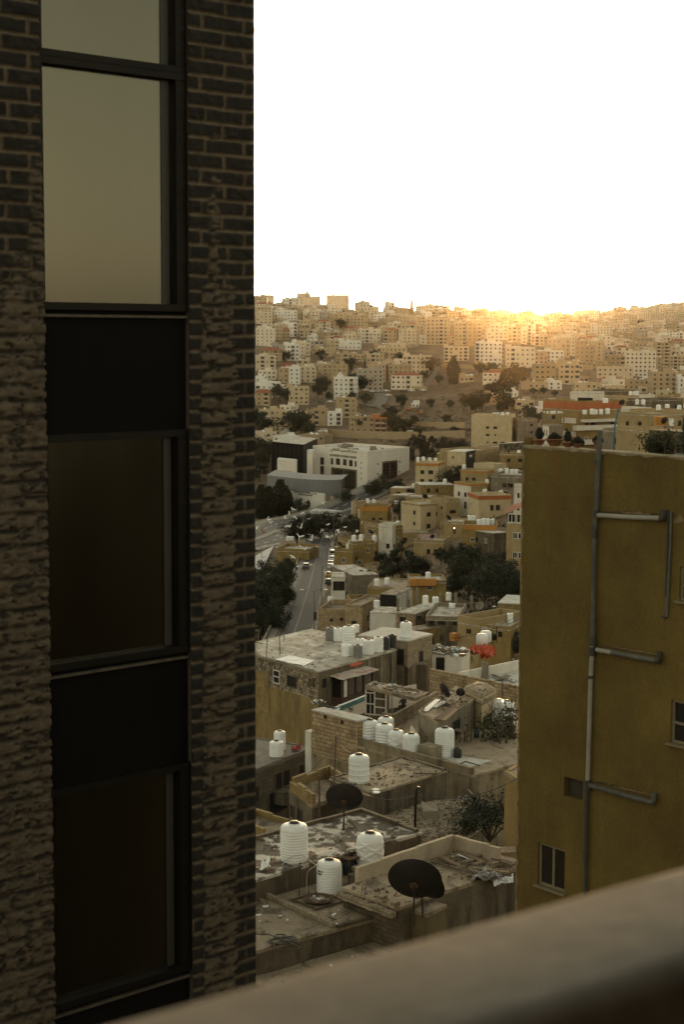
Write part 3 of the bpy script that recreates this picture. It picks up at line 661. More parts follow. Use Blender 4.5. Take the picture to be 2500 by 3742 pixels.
def house(label, P, zt, zb, wall, roof, par=None, name='house', cat='house', group=None, jit=.03, roofth=.14, skip_par=(), parmat=None, walls=None):
    """P: ground-plan corners (world), walls from zb to zt, roof slab, parapet along the edges"""
    P = [Vector((p[0], p[1], 0)) for p in P]; n = len(P)
    ar = sum(P[i].x * P[(i + 1) % n].y - P[(i + 1) % n].x * P[i].y for i in range(n)); h = House(); h.rev = ar < 0
    c = sum(P, Vector()) / n; h.root = empty(name, (c.x, c.y, zb), label, cat, group); h.P = P; h.zt, h.zb = zt, zb
    m = MB(); 
    for i in range(n):
        a, b = P[i], P[(i + 1) % n]; q = [(a.x, a.y, zb), (b.x, b.y, zb), (b.x, b.y, zt), (a.x, a.y, zt)]
        m.face(q[::-1] if h.rev else q, 0 if walls is None else walls[i])
    m.build('wall', wall, h.root)
    grow = [p + (p - c).normalized() * .05 for p in P]
    m = MB(); m.prism([(p.x, p.y) for p in grow], zt, zt + roofth, bottom=True, jit=jit, step=1.0 if jit else 0, rnd=RND); m.build('roof', roof, h.root)
    if par:
        ph, pt = par; m = MB()
        for i in range(n):
            if i in skip_par: continue
            a, b = P[i], P[(i + 1) % n]; d = (b - a).normalized(); nn = Vector((d.y, -d.x, 0)); nn = nn if nn.dot(c - a) > 0 else -nn
            L = (b - a).length; k = max(1, int(L / 1.2)); a2, L2 = a + d * (pt if i % 2 else 0), L - (2 * pt if i % 2 else 0)
            for j in range(k):
                s0, s1 = L2 * j / k, L2 * (j + 1) / k; hh = ph + (RND.uniform(-jit, jit) if jit else 0)
                m.box(a2 + d * ((s0 + s1) / 2) + nn * (pt / 2 + .01) + Vector((0, 0, zt + roofth * .5 + hh / 2)), d * ((s1 - s0) / 2 - .001), nn * (pt / 2), Vector((0, 0, hh / 2)))
        m.build('parapet', parmat or (wall[0] if isinstance(wall, list) else wall), h.root)
    h.vp = [VP(P[i], P[(i + 1) % n]) for i in range(n)]
    return h
def win_px(h, i, x0, y0, x1, y1, st='b', pane=None):
    v = h.vp[i]; xc, yc = (x0 + x1) / 2, (y0 + y1) / 2; a, b = v.at(x0, yc), v.at(x1, yc); t, o = v.at(xc, y0), v.at(xc, y1)
    return window(h.root, v.at(xc, yc) + v.n * .005, v.e, v.n, (b - a).length, abs(t.z - o.z), st, pane)
def win_grid(h, i, rows, cols, w_=1.1, h_=1.2, z1=1.7, dz=3.1, st='b', s0=.12, s1=.88, skip=.1, seed=1):
    rn = random.Random(seed); v = h.vp[i]; L = v.L
    for r_ in range(rows):
        for c in range(cols):
            if rn.random() < skip: continue
            s_ = L * (s0 + (s1 - s0) * ((c + .5) / cols)) ; z = h.zt - z1 - r_ * dz
            if z - h_ < h.zb: continue
            window(h.root, Vector((v.a.x, v.a.y, z)) + v.e * s_ + v.n * .005, v.e, v.n, w_ * rn.choice((.8, 1, 1.2)), h_ * rn.choice((.85, 1)), st if rn.random() < .8 else 'w')
def edge_house(label, A, B, d, depth, zb, wall, roof, **k):
    """visible front edge given by two pixels at distance d, and the depth behind it"""
    a = PD(A[0], A[1], d); b = PZ(B[0], B[1], a.z); 
    if (b - a).length > 60 or b.y < 0: b = PD(B[0], B[1], d)
    e = (b - a); e.z = 0; e.normalize(); n = Vector((-e.y, e.x, 0)); n = n if n.y > 0 else -n
    return house(label, [a, b, b + n * depth, a + n * depth], a.z, zb, wall, roof, **k)
# water tanks: four embossed patterns, dia 1.2 and height 1.6 in the source mesh
def tank_mesh(kind, mat):
    m = MB(); rows = []; NA, NZ = 66, 70; H = 1.36
    for j in range(NZ + 1):
        t = j / NZ; z = H * t; row = []
        for i in range(NA):
            a = 2 * math.pi * i / NA; r = .6
            if t < .84:
                if kind == 0: r += .013 * math.sin(2 * math.pi * t * 13)
                elif kind == 1: r += .022 * (math.exp(-((t % .21) - .10) ** 2 / .0006))
                elif kind == 2: r += .040 * max(max(0, math.cos(4 * a + 20 * t)) ** 5, max(0, math.cos(4 * a - 20 * t)) ** 5) + .015 * math.exp(-((t % .27) - .13) ** 2 / .0004)
                else: r += .022 * math.sin(2 * math.pi * (t * 8 + .16 * math.sin(5 * a)))
                if t < .03: r *= .97
            else:
                q = (t - .84) / .16; r = .6 * math.cos(q * 1.02) ** .75 if q < 1 else .28; z = H * .84 + H * .16 * math.sin(q * math.pi / 2) ** .9 * 1.05
            row.append((r * math.cos(a), r * math.sin(a), z))
        rows.append(row)
    m.grid(rows, 0, True, True); m.face(rows[-1]); zt = rows[-1][0][2]
    m.lathe((0, 0, zt - .03), [(.27, 0), (.27, .07), (.23, .075)], n=20)
    if kind != 3:
        for k in range(4):
            a = k * math.pi / 2 + .5; d = Vector((math.cos(a), math.sin(a), 0)); t_ = Vector((-d.y, d.x, 0))
            m.box(d * .47 + Vector((0, 0, 1.22)), d * .075, t_ * .065, Vector((0, 0, .11)))
    return m.mesh('tank_body', mat)
TKM = {(k, c): tank_mesh(k, mt) for c, mt in (('w', TANKW), ('g', TANKG), ('k', TANKK)) for k in (0, 1, 2, 3)}
_m = MB(); _m.lathe((0, 0, 0), [(.22, 0), (.235, .03), (.225, .075), (.16, .10), (.15, .12), (.06, .125)], n=18); LIDM = _m.mesh('tank_lid', LID)
_m = MB(); _m.lathe((0, 0, 0), [(.22, 0), (.235, .03), (.225, .06), (.1, .075)], n=18); LIDW = _m.mesh('tank_lid', TANKW)
def tank(p, dia=1.2, ht=1.6, kind=0, col='w', label='', group=None, lid='k', rot=0):
    o = empty('water_tank', p, label, 'water tank', group); o.rotation_euler = (0, 0, rot); s_ = dia / 1.2; z_ = ht / 1.5
    b = link('tank_body', TKM[(kind, col)], o); b.scale = (s_, s_, z_)
    l_ = link('lid', LIDM if lid == 'k' else LIDW, o, loc=(0, 0, 1.385 * z_)); l_.scale = (s_, s_, s_)
    return o
_m = MB(); _m.lathe((0, 0, 0), [(.5, 0), (.51, .1), (.5, .85), (.47, 1.0), (.2, 1.08), (.12, 1.08)], n=12); TANKFAR = _m.mesh('tank_body', TANKW)
_m = MB(); _m.lathe((0, 0, 0), [(.5, 0), (.51, .1), (.5, .85), (.47, 1.0), (.2, 1.08), (.12, 1.08)], n=12); TANKFARK = _m.mesh('tank_body', TANKK)
ORD = ['first', 'second', 'third', 'fourth', 'fifth', 'sixth', 'seventh', 'eighth', 'ninth']
def tanks_px(z, pts, dia, ht, where, group, col='w', d=None):
    """mid-distance tanks standing on a roof: pixel of the foot of each, left to right"""
    n = len(pts)
    for i, (x, y) in enumerate(sorted(pts)):
        p = PZ(x, y, z) if d is None else PD(x, y, d)
        lab = ('white' if col == 'w' else 'black') + ' water tank ' + ('standing alone' if n == 1 else f'{ORD[i]} from the left') + ' on ' + where
        if n == 1: tank(p, dia, ht, RND.choice((0, 1, 2)), col, lab, None, RND.choice('kw'), RND.random() * 3)
        else: tank(p, dia * RND.uniform(.92, 1.08), ht * RND.uniform(.85, 1.1), RND.choice((0, 1, 2)), col, lab, group, RND.choice('kw'), RND.random() * 3)
def dish(p, dia, hgt, az, el, label, mat=None, legs=True, group=None):
    """satellite dish on a pole: paraboloid pointing to azimuth az and elevation el"""
    mat = mat or BLACKM; o = empty('satellite_dish', p, label, 'satellite dish', group); p = Vector(p)
    n = Vector((math.sin(az) * math.cos(el), math.cos(az) * math.cos(el), math.sin(el))); c = p + Vector((0, 0, hgt)); r = dia / 2
    prof = [(r * t, .32 * r * t * t) for t in (.04, .25, .5, .7, .85, .95, 1.0)]
    m = MB(); m.lathe(c, prof, ax=n, n=36, cap=False); m.lathe(c - n * .012, prof, ax=n, n=36, cap=False); m.lathe(c + n * (.32 * r - .01), [(r, -.01), (r * 1.012, 0), (r, .02)], ax=n, n=36, cap=False); m.build('reflector', mat, o)
    m = MB(); m.tube([p, c - n * .12], .035 if dia > 1.3 else .025, n=8)
    if legs:
        for k in range(3):
            a = k * 2.09 + .4; m.tube([p + Vector((math.cos(a) * .38 * dia, math.sin(a) * .38 * dia, 0)), p + Vector((0, 0, hgt * .55))], .02, n=6)
    m.build('pole', BLACKM, o)
    m = MB(); x = n.cross(Vector((0, 0, 1))).normalized(); y = x.cross(n)
    m.lathe(c - n * .10, [(r * .16, 0), (r * .16, .05), (r * .1, .09)], ax=n, n=14)
    m.build('mount', RUST, o)
    m = MB(); f = c + n * (r * .8)
    for a in (.5, 2.6, 4.7): m.tube([c + x * (r * .9 * math.cos(a)) + y * (r * .9 * math.sin(a)) + n * (.27 * r), f], .012, n=5)
    m.lathe(f, [(.03, -.06), (.05, 0), (.03, .1)], ax=n, n=8); m.build('feed_arm', BLACKM, o)
    return o
def rubble(name, poly, z, n, size, mats, seed, label=None, hgt=.5):
    """loose broken material lying on a surface"""
    rn = random.Random(seed); xs = [p[0] for p in poly]; ys = [p[1] for p in poly]; m = MB(); k = 0
    def inside(x, y):
        c = False; j = len(poly) - 1
        for i in range(len(poly)):
            if (poly[i][1] > y) != (poly[j][1] > y) and x < (poly[j][0] - poly[i][0]) * (y - poly[i][1]) / (poly[j][1] - poly[i][1]) + poly[i][0]: c = not c
            j = i
        return c
    t = 0
    while k < n and t < n * 20:
        t += 1; x, y = rn.uniform(min(xs), max(xs)), rn.uniform(min(ys), max(ys))
        if not inside(x, y): continue
        k += 1; a = rn.random() * 6.28; s_ = size * rn.choice((.3, .4, .6, 1.0)); q = rn.uniform(.4, 2.2)
        ex = Vector((math.cos(a), math.sin(a), rn.uniform(-.2, .2))) * s_ * q; ey = Vector((-math.sin(a), math.cos(a), rn.uniform(-.3, .3))) * s_
        m.box((x, y, z + s_ * .2), ex * .5, ey * .5, Vector((rn.uniform(-.1, .1), 0, 1)) * s_ * hgt * .5, rn.randrange(len(mats)))
    o = m.build(name, mats); return tag(o, label, None, None, 'stuff')
def pole(label, pts, r, mat, name='pole', cat='pole', extra=None):
    m = MB(); m.tube(pts, r, n=8)
    if extra: extra(m)
    return tag(m.build(name, mat), label, cat)
def sag(a, b, s, n=14):
    a, b = Vector(a), Vector(b); return [a.lerp(b, i / n) - Vector((0, 0, s * 4 * (i / n) * (1 - i / n))) for i in range(n + 1)]
def cable(label, a, b, s, r=.02, group=None):
    m = MB(); m.tube(sag(a, b, s), r, n=5); return tag(m.build('cable', BLACKM), label, 'cable', group)
# foliage
def leaf_mat(name, c1, c2):
    m, n, l, b = newmat(name); p = pos(n); oi = n.new('ShaderNodeObjectInfo')
    col = ramp(n, l, nz(n, l, p, 1.2, 4, .7), [(.3, c1), (.7, c2)])
    r_ = ramp(n, l, oi.outputs['Random'], [(0, (.75, .8, .75)), (1, (1.25, 1.2, 1.15))]); col = mix(n, l, 1.0, col, r_, 'MULTIPLY')
    l.new(col, b.inputs['Base Color']); b.inputs['Roughness'].default_value = .8; return m
LEAF = leaf_mat('leaf_green', (.016, .020, .007), (.046, .048, .017)); LEAFD = leaf_mat('leaf_dark', (.010, .014, .006), (.032, .035, .014)); LEAFY = leaf_mat('leaf_olive', (.035, .038, .012), (.08, .078, .028))
BARK = plain('bark', (.08, .058, .036), .95, 0, .3, 4)
def crown_mesh(kind, seed, n, leaf, mat):
    rn = random.Random(seed); m = MB(); nc = 26 if kind != 'column' else 34; cl = []
    for _ in range(nc):
        if kind == 'round':
            d = Vector((rn.gauss(0, 1), rn.gauss(0, 1), rn.gauss(0, 1))).normalized() * rn.uniform(.35, .95); cl.append((Vector((d.x * .5, d.y * .5, .62 + d.z * .34)), rn.uniform(.10, .22)))
        elif kind == 'column':
            t = rn.random() ** .8; r = .16 * math.sin(math.pi * min(.98, .12 + .88 * t)) ** .6; a = rn.random() * 6.28; cl.append((Vector((math.cos(a) * r * rn.random(), math.sin(a) * r * rn.random(), .08 + .9 * t)), .06 + .05 * (1 - t)))
        else:
            t = rn.random(); r = .34 * (1 - t) ** .9 + .02; a = rn.random() * 6.28; cl.append((Vector((math.cos(a) * r, math.sin(a) * r, .14 + .82 * t)), .05 + .09 * (1 - t)))
    for i in range(n):
        if kind == 'column':
            t = rn.random(); rr = .17 * (math.sin(math.pi * min(.97, .10 + .90 * t ** .8)) ** .55) * (1 + .18 * math.sin(9 * t + 3)); a = rn.random() * 6.28; q = rr * rn.random() ** .35; p0_ = Vector((q * math.cos(a), q * math.sin(a), .04 + .96 * t))
        c, r = cl[i % nc] if kind != 'column' else (p0_, .02); d = Vector((rn.gauss(0, 1), rn.gauss(0, 1), rn.gauss(0, .8))); d = d.normalized() * (r * rn.random() ** .45)
        p = c + d; nn = (d.normalized() + Vector((rn.gauss(0, .6), rn.gauss(0, .6), rn.gauss(.3, .6)))).normalized()
        x = nn.cross(Vector((rn.gauss(0, 1), rn.gauss(0, 1), rn.gauss(0, 1)))).normalized(); y = nn.cross(x); s_ = leaf * rn.uniform(.6, 1.4)
        m.face([p - x * s_ * .5, p - y * s_ * .32, p + x * s_ * .6, p + y * s_ * .32])
    return m.mesh('crown', mat)
def trunk_mesh(kind, seed):
    rn = random.Random(seed); m = MB(); m.tube([(0, 0, -.08), (0, 0, .15), (.02, .01, .4), (0, 0, .75 if kind != 'round' else .6)], [.035, .028, .02, .006], n=7)
    if kind == 'round':
        for _ in range(5):
            a = rn.random() * 6.28; m.tube([(0, 0, .25 + .15 * rn.random()), (.15 * math.cos(a), .15 * math.sin(a), .5), (.32 * math.cos(a), .32 * math.sin(a), .68)], [.016, .011, .004], n=5)
    return m.mesh('trunk', BARK)
CROWN = {'round': [crown_mesh('round', s_, 6500, .034, mt) for s_, mt in ((1, LEAF), (2, LEAFD), (3, LEAFY))], 'column': [crown_mesh('column', s_, 6000, .030, LEAFD) for s_ in (4, 5)], 'pine': [crown_mesh('pine', s_, 4200, .032, LEAFD) for s_ in (6, 7)]}
CROWNS = {'round': [crown_mesh('round', s_, 1100, .08, mt) for s_, mt in ((11, LEAF), (12, LEAFD), (13, LEAFY))], 'column': [crown_mesh('column', 14, 1200, .055, LEAFD)], 'pine': [crown_mesh('pine', 16, 380, .11, LEAFD)]}
TRUNK = {k: trunk_mesh(k, 3) for k in ('round', 'column', 'pine')}
NAMEK = {'round': 'broadleaf_tree', 'column': 'cypress_tree', 'pine': 'pine_tree'}
def tree(p, h_, kind='round', var=0, label='', group=None, wide=1.0, small=False, rot=None):
    o = empty(NAMEK[kind], p, label, 'tree', group); L = (CROWNS if small else CROWN)[kind]; rot = RND.random() * 6.28 if rot is None else rot
    for nm, me in (('crown', L[var % len(L)]), ('trunk', TRUNK[kind])):
        c = link(nm, me, o); c.scale = (h_ * wide, h_ * wide, h_); c.rotation_euler = (0, 0, rot)
    return o
# ------------------------------------------------------------------ roofs in the foreground
Z = lambda pts, z: [PZ(x, y, z) for x, y in pts]
def ext(p, q, L): d = (q - p).normalized(); return p + d * L
# A: dark crusted roof with the ribbed tank and the first dish
zA = -23.6; pR, pT, pF = PZ(1541, 3041, zA + .14), PZ(1321, 2961, zA + .14), PZ(929, 3214, zA + .14)
pF2 = ext(pR, pF, (pF - pR).length + 4); pT2 = pT + (pF2 - pR)
hA = house('low concrete house with a dark crusted roof and low kerbs, under the black dish', [pF2, pR, pT, pT2], zA, -34, CONCD, ROOFD, par=(.22, .2), skip_par=(0, 3), parmat=CONCD)
# B and G: lower terrace with the cream tank, hose and low wall
zB = -24.6; b0, b1, b2 = PZ(1221, 3406, zB), PZ(932, 3272, zB), PZ(1290, 3395, zB)
dB = (b1 - b0).normalized(); uB = Vector((-dB.y, dB.x, 0)); uB = uB if uB.y > 0 else -uB
hB = house('low brown roof terrace with coiled hose, split by a low wall', [b0 - uB * 4.2, b0 - uB * 4.2 + dB * 12, b0 + dB * 12 + uB * 6.0, b0 + uB * 6.0], zB, -34, CONCD, ROOFB, par=(.14, .16), skip_par=(1, 2, 3), parmat=CONCD)
m = MB(); L = 11.5; 
for i in range(14):
    m.box(b0 + dB * (L * (i + .5) / 14) + Vector((0, 0, .14 + .11 + RND.uniform(-.01, .02))), dB * (L / 28 - .012), uB * .10, Vector((0, 0, .11)))
tag(m.build('low_block_wall', BLOCK), 'low row of concrete blocks splitting the terrace below the cream tank', 'wall')
m = MB()
for i in range(9): m.box(b0 + uB * (.15 + .62 * i + .3) + Vector((0, 0, .14 + .06)), uB * .30, dB * .09, Vector((0, 0, .06 + RND.uniform(0, .02))))
m.build('kerb', CONCD, hB.root)
# H: lower slab under them
zH = -25.6; h0 = PZ(1221, 3430, zB) ; hp = [b0 - uB * 4.3 - dB * .15, b0 + uB * 3 - dB * .15, b0 + uB * 3 - dB * 8, b0 - uB * 4.3 - dB * 8]
hH = house('lowest dusty concrete roof just above the parapet ledge', hp, zH, -34, CONCD, ROOFB, par=None)
rubble('roof_litter', [p[:2] for p in hp], zH + .15, 60, .12, [CONC, BLOCK, WHITE, WOODD], 4)
# F: roof with the two big dishes and the planks
zF = -23.7; f0, f1, f2 = PZ(1254, 3253, zF), PZ(1456, 3328, zF), PZ(1880, 3185, zF)
f3 = f2 + (f0 - f1)
fb = PZ(1660, 3085, zF)
hF = house('rough concrete house with a tan roof holding two big dishes and scrap timber', [f0, f1, f2 + (f2 - f1) * .15, f3 + (f2 - f1) * .15], zF, -34, [CONCD, blocks('dark_blocks', (.085, .062, .036), (.135, .102, .062), (.04, .03, .018))], ROOFT, walls=[1, 0, 0, 0], par=None, jit=.05)
dF = (f1 - f0).normalized(); eF = (f2 - f1).normalized()
# white-plastered parapet at its back
q0, q1, q2 = PZ(1423, 3141, zF + .75), PZ(1660, 3061, zF + .75), PZ(1822, 3108, zF + .75)
m = MB()
for a, b in ((q0 - (q1 - q0) * .45, q1), (q1, q2)):
    e = (b - a).normalized(); n = Vector((-e.y, e.x, 0)); n = n if n.y > 0 else -n; k = 8
    for i in range(k):
        s0, s1 = a.lerp(b, i / k), a.lerp(b, (i + 1) / k); hh = .75 + RND.uniform(-.02, .03)
        c = (s0 + s1) / 2 + n * .1; m.box((c.x, c.y, zF + .1 + hh / 2), (s1 - s0) / 2 * .999, n * .1, Vector((0, 0, hh / 2)))
m.build('parapet', PARW, hF.root)
# block ledge in front of F
m = MB(); a, b = f0 - eF * .25, f1 - eF * .25
for i in range(11):
    c = a.lerp(b, (i + .5) / 11); m.box((c.x, c.y, zF - .12 + RND.uniform(-.02, .03)), (b - a) / 22 * .98, eF * .14, Vector((0, 0, .12)))
m.build('ledge', BLOCK, hF.root)
bx0 = PZ(1545, 3312, zF - .15); hF2 = house('small olive rendered box room in front of the two dishes', [PZ(1500, 3330, zF - .25), PZ(1560, 3352, zF - .25), PZ(1630, 3318, zF - .25), PZ(1570, 3298, zF - .25)], zF - .25, -34, plaster('drab_olive', (.11, .082, .035), (.16, .12, .055)), ROOFB)
# planks, bricks and sheets lying on F
PLK = [((1668, 3108), (1770, 3150), .28, WOOD), ((1770, 3108), (1886, 3105), .9, WOOD), ((1760, 3118), (1880, 3160), .35, WOODD), ((1800, 3122), (1888, 3150), .3, WOOD), ((1600, 3135), (1740, 3190), .12, WOODD), ((1612, 3128), (1690, 3172), .2, WOOD), ((1640, 3165), (1780, 3205), .10, RUST), ((1730, 3170), (1860, 3188), .22, WOOD), ((1745, 3185), (1870, 3200), .16, WOODD), ((1580, 3150), (1640, 3165), .1, RUST)]
pl_lab = ['long thin pale plank across the scrap pile', 'wide plywood board at the far end of the roof', 'dark plank sloping beneath the plywood board', 'short plank lying beside the plywood board', 'long dark beam running forward across the roof', 'cut plank beside the long dark beam', 'thin rusty bar across the front of the scrap', 'plank among crumpled plastic near the olive corner', 'dark plank nearest the olive building corner', 'short rusty bar beside the white parapet corner']
for (p0, p1, wd, mt), lb in zip(PLK, pl_lab):
    m = MB(); z0 = zF + .16 + RND.uniform(.03, .12); m.bar(PZ(*p0, z0), PZ(*p1, z0 + RND.uniform(0, .1)), wd, .05, mt and 0); tag(m.build('plank', mt), lb, 'plank', 'scrap timber on the dish roof')
for i, (x, y) in enumerate(((1660, 3135), (1713, 3150), (1757, 3128), (1745, 3160), (1808, 3158))):
    m = MB(); p = PZ(x, y, zF + .26); m.box(p, UD * .22, VD * .1, (0, 0, .1)); tag(m.build('concrete_block', BLOCK), f'{ORD[i]} loose concrete block along the scrap timber, counted from the white corner', 'block', 'blocks on the dish roof')
m = MB(); m.face([PZ(x, y, zF + .2) for x, y in ((1668, 3123), (1690, 3116), (1732, 3130), (1722, 3143))]); m.face([PZ(x, y, zF + .18) for x, y in ((1668, 3123), (1722, 3143), (1732, 3130), (1690, 3116))]); tag(m.build('white_board', WHITE), 'flat white board lying among the planks on the dish roof', 'board')
def crumple(name, quad, z, mat, label, cat, amp=.15, n=12, seed=1):
    q = [PZ(x, y, z) for x, y in quad]; rows = []
    for i in range(n + 1):
        r_ = []
        for j in range(n + 1):
            a = q[0].lerp(q[1], j / n); b = q[3].lerp(q[2], j / n); p = a.lerp(b, i / n); v = Vector((p.x * 2.3, p.y * 2.3, seed))
            r_.append(p + Vector((mnoise.noise(v) * amp * .6, mnoise.noise(v + Vector((9, 0, 0))) * amp * .6, amp * (mnoise.noise(v * 1.7) + mnoise.noise(v * 4) * .5))))
        rows.append(r_)
    m = MB(); m.grid(rows, 0, False); o = m.build(name, mat); sl = o.modifiers.new('thickness', 'SOLIDIFY'); sl.thickness = .015; return tag(o, label, cat)
PLAST = plain('dull_plastic_sheet', (.18, .17, .155), .35); REDT = plaster('red_tarp', (.42, .07, .03), (.56, .12, .05), (.2, .03, .02), .4, 1.5, False)
crumple('plastic_sheet', [(1725, 3180), (1800, 3170), (1850, 3205), (1730, 3215)], zF + .25, PLAST, 'crumpled grey plastic sheeting at the front edge of the dish roof', 'sheet', .22)
crumple('white_sheet', [(1795, 3212), (1876, 3196), (1878, 3222), (1806, 3238)], zF - .05, WHITE, 'crumpled pale sheet hanging over the roof edge by the olive corner', 'sheet', .15)
rubble('roof_litter', [p[:2] for p in (f0, f1, f2, f3)], zF + .15, 170, .13, [CONC, BLOCK, WOODD, WOOD], 8)
for i, (x, y) in enumerate(((1445, 3305), (1398, 3282))):
    m = MB(); m.box(PZ(x, y, zF + .27), UD * .16, VD * .13, (0, 0, .13)); tag(m.build('brick', BLOCK), ['dark block on the roof edge left of the dish pole', 'lone clay brick on the bare roof corner'][i], 'block')
# dishes
dish(PZ(1513, 3385, zF - .2), 2.2, 1.75, R(8), R(27), 'large black satellite dish in front, on the tan roof near the ledge', legs=False)
dish(PZ(1546, 3352, zF - .2), 1.75, 1.35, R(38), R(24), 'black satellite dish half hidden behind the large front dish', legs=False)
dish(PZ(1257, 3035, zA + .15), 1.78, 1.45, R(4), R(30), 'lone black satellite dish on the crusted roof behind the ribbed tank')
# tanks
tank(PZ(1075, 3141, zA + .14), 1.25, 1.80, 0, 'w', 'largest white ribbed water tank, beside the stone tower edge on the crusted roof')
tank(PZ(1352, 3186, zB + .2), 1.22, 1.95, 2, 'w', 'white water tank embossed with diamond pattern, left of the large front dish', rot=.4)
tank(PZ(1203, 3264, zB + .14), 1.10, 1.62, 0, 'w', 'cream ribbed water tank on the brown terrace, with stencilled marks', rot=.8)
m = MB(); cc = PZ(1203, 3264, zB + .14); 
for k in range(7):
    for j in range(2):
        a = R(205) + k * .09; rr = .575; p = cc + Vector((math.cos(a) * rr, math.sin(a) * rr, 1.12 - j * .12)); t_ = Vector((-math.sin(a), math.cos(a), 0))
        if (k * 7 + j * 3) % 5: m.box(p, t_ * .018, Vector((math.cos(a), math.sin(a), 0)) * .004, Vector((0, 0, .035 if k % 2 else .045)))
mk = m.build('printed_mark', TANKK); pr = [o for o in COL.objects if o.get('label', '').startswith('cream ribbed')][0]
mk.parent = pr; mk.matrix_parent_inverse = (Matrix.Translation(pr.location) @ Matrix.Rotation(.8, 4, 'Z')).inverted()
# clutter on B
m = MB(); pt = PZ(1165, 3290, zB + .22); m.lathe(pt, [(.02, .02), (.45, .02), (.62, .05), (.68, .10)], n=24, cap=False); o = empty('rubbish_tray', pt, 'round tray of rubble on a square frame beside the cream tank', 'tray')
m.build('tray', RUST, o); m = MB()
for s_ in (-1, 1): m.bar(pt + UD * .8 * s_ - VD * .8, pt + UD * .8 * s_ + VD * .8, .05, .06); m.bar(pt + VD * .8 * s_ - UD * .85, pt + VD * .8 * s_ + UD * .85, .05, .06)
m.build('frame', RUST, o)
rubble('rubble', [(pt.x + .45 * math.cos(a), pt.y + .45 * math.sin(a)) for a in np.linspace(0, 6.28, 10)], zB + .26, 60, .10, [CONC, BLOCK, WHITE], 5)
rubble('roof_litter', [p[:2] for p in hB.P], zB + .15, 170, .12, [CONC, BLOCK, WOODD, WHITE], 6)
rubble('roof_litter', [p[:2] for p in hA.P], zA + .15, 190, .13, [CONCD, BLOCK, WOODD, CONC], 7)
HOSE = plain('dark_hose', (.035, .028, .02), .6); WHOSE = plain('pale_hose', (.45, .41, .33), .6)
pts = []; 
for cx, cy, rr in ((1030, 3437, .42), (1010, 3440, .3), (1055, 3432, .33), (1025, 3420, .22), (1050, 3455, .55)):
    c = PZ(cx, cy, zB + .19); pts += [c + Vector((math.cos(a) * rr, math.sin(a) * rr, .01 * math.sin(3 * a))) for a in np.linspace(0, 6.0, 18)]
pts += [PZ(985, 3415, zB + .17), PZ(925, 3412, zB + .17)]
m = MB(); m.tube(pts, .022, n=6); tag(m.build('hose', HOSE), 'dark garden hose lying in loose coils on the low terrace', 'hose')
m = MB(); c = PZ(1158, 3233, zA - .1); m.tube(cline([PZ(1030, 3160, zA + .2), PZ(1065, 3130, zA + .5), PZ(1110, 3128, zA + .55), PZ(1150, 3158, zA + .4), PZ(1160, 3160, zB + 1.7)], 8), .016, n=6); m.tube(cline([PZ(1160, 3160, zB + 1.7), PZ(1130, 3180, zB + 1.5), PZ(1121, 3205, zB + 1.0), PZ(1122, 3270, zB + .15)], 8), .016, n=6); tag(m.build('water_pipe', WHOSE), 'thin pale pipe looping from the largest tank to the cream tank', 'pipe')
for i, (x, y, z) in enumerate(((1425, 3158, zB + .15), (1428, 3172, zB + .15))):
    o = empty('paint_bucket', PZ(x, y, z + .35), ['white bucket beside the diamond-patterned tank, farther of two', 'white bucket beside the diamond-patterned tank, nearer of two'][i], 'bucket', 'white buckets'); m = MB(); m.lathe(o.location, [(.15, 0), (.18, .34), (.185, .35), (.17, .34), (.15, .05)], n=16); m.build('body', WHITE, o); m = MB(); m.tube([o.location + Vector((.18, 0, .3)), o.location + Vector((.1, -.14, .2)), o.location + Vector((-.1, -.14, .2)), o.location + Vector((-.18, 0, .3))], .008, n=4); m.build('handle', BLACKM, o)
# dark machinery between the tanks
o = empty('scrap_pump', PZ(1275, 3195, zB + .15), 'rusty pump stand and blue drum between the cream and diamond tanks', 'pump'); c = o.location; m = MB(); m.box(c + Vector((0, 0, .85)), UD * .42, VD * .5, (0, 0, .04)); 
for a in (-1, 1):
    for b in (-1, 1): m.bar(c + UD * .36 * a + VD * .44 * b, c + UD * .36 * a + VD * .44 * b + Vector((0, 0, .85)), .06, .06)
m.build('stand', RUST, o); m = MB(); m.lathe(c + Vector((0, 0, .02)), [(.28, 0), (.3, .05), (.28, .3), (.3, .33), (.28, .6), (.26, .64)], n=16); m.build('drum', plain('dark_blue_drum', (.015, .028, .04), .5), o)
m = MB(); m.lathe(c + Vector((.1, 0, .89)), [(.1, 0), (.12, .1), (.06, .2)], n=10); m.build('motor', BLACKM, o)
o = empty('metal_trolley', PZ(1300, 3232, zB + .15), 'small scrap metal trolley standing on the terrace below the diamond tank', 'trolley'); c = o.location; m = MB(); m.box(c + Vector((0, 0, .45)), UD * .30, VD * .22, (0, 0, .05)); m.box(c + Vector((0, 0, .72)) + UD * .1, UD * .22, VD * .16, (0, 0, .10)); m.build('body', plain('drab_metal', (.14, .115, .075), .6, .2), o); m = MB(); 
for a in (-1, 1):
    for b in (-1, 1): m.bar(c + UD * .25 * a + VD * .18 * b, c + UD * .25 * a + VD * .18 * b + Vector((0, 0, .42)), .04, .04)
m.build('leg', RUST, o)
crumple('plastic_bag', [(955, 3155), (985, 3150), (982, 3172), (945, 3172)], zA + .35, WHITE, 'crumpled white plastic bag on the crusted roof beside the tower', 'bag', .35, 8)
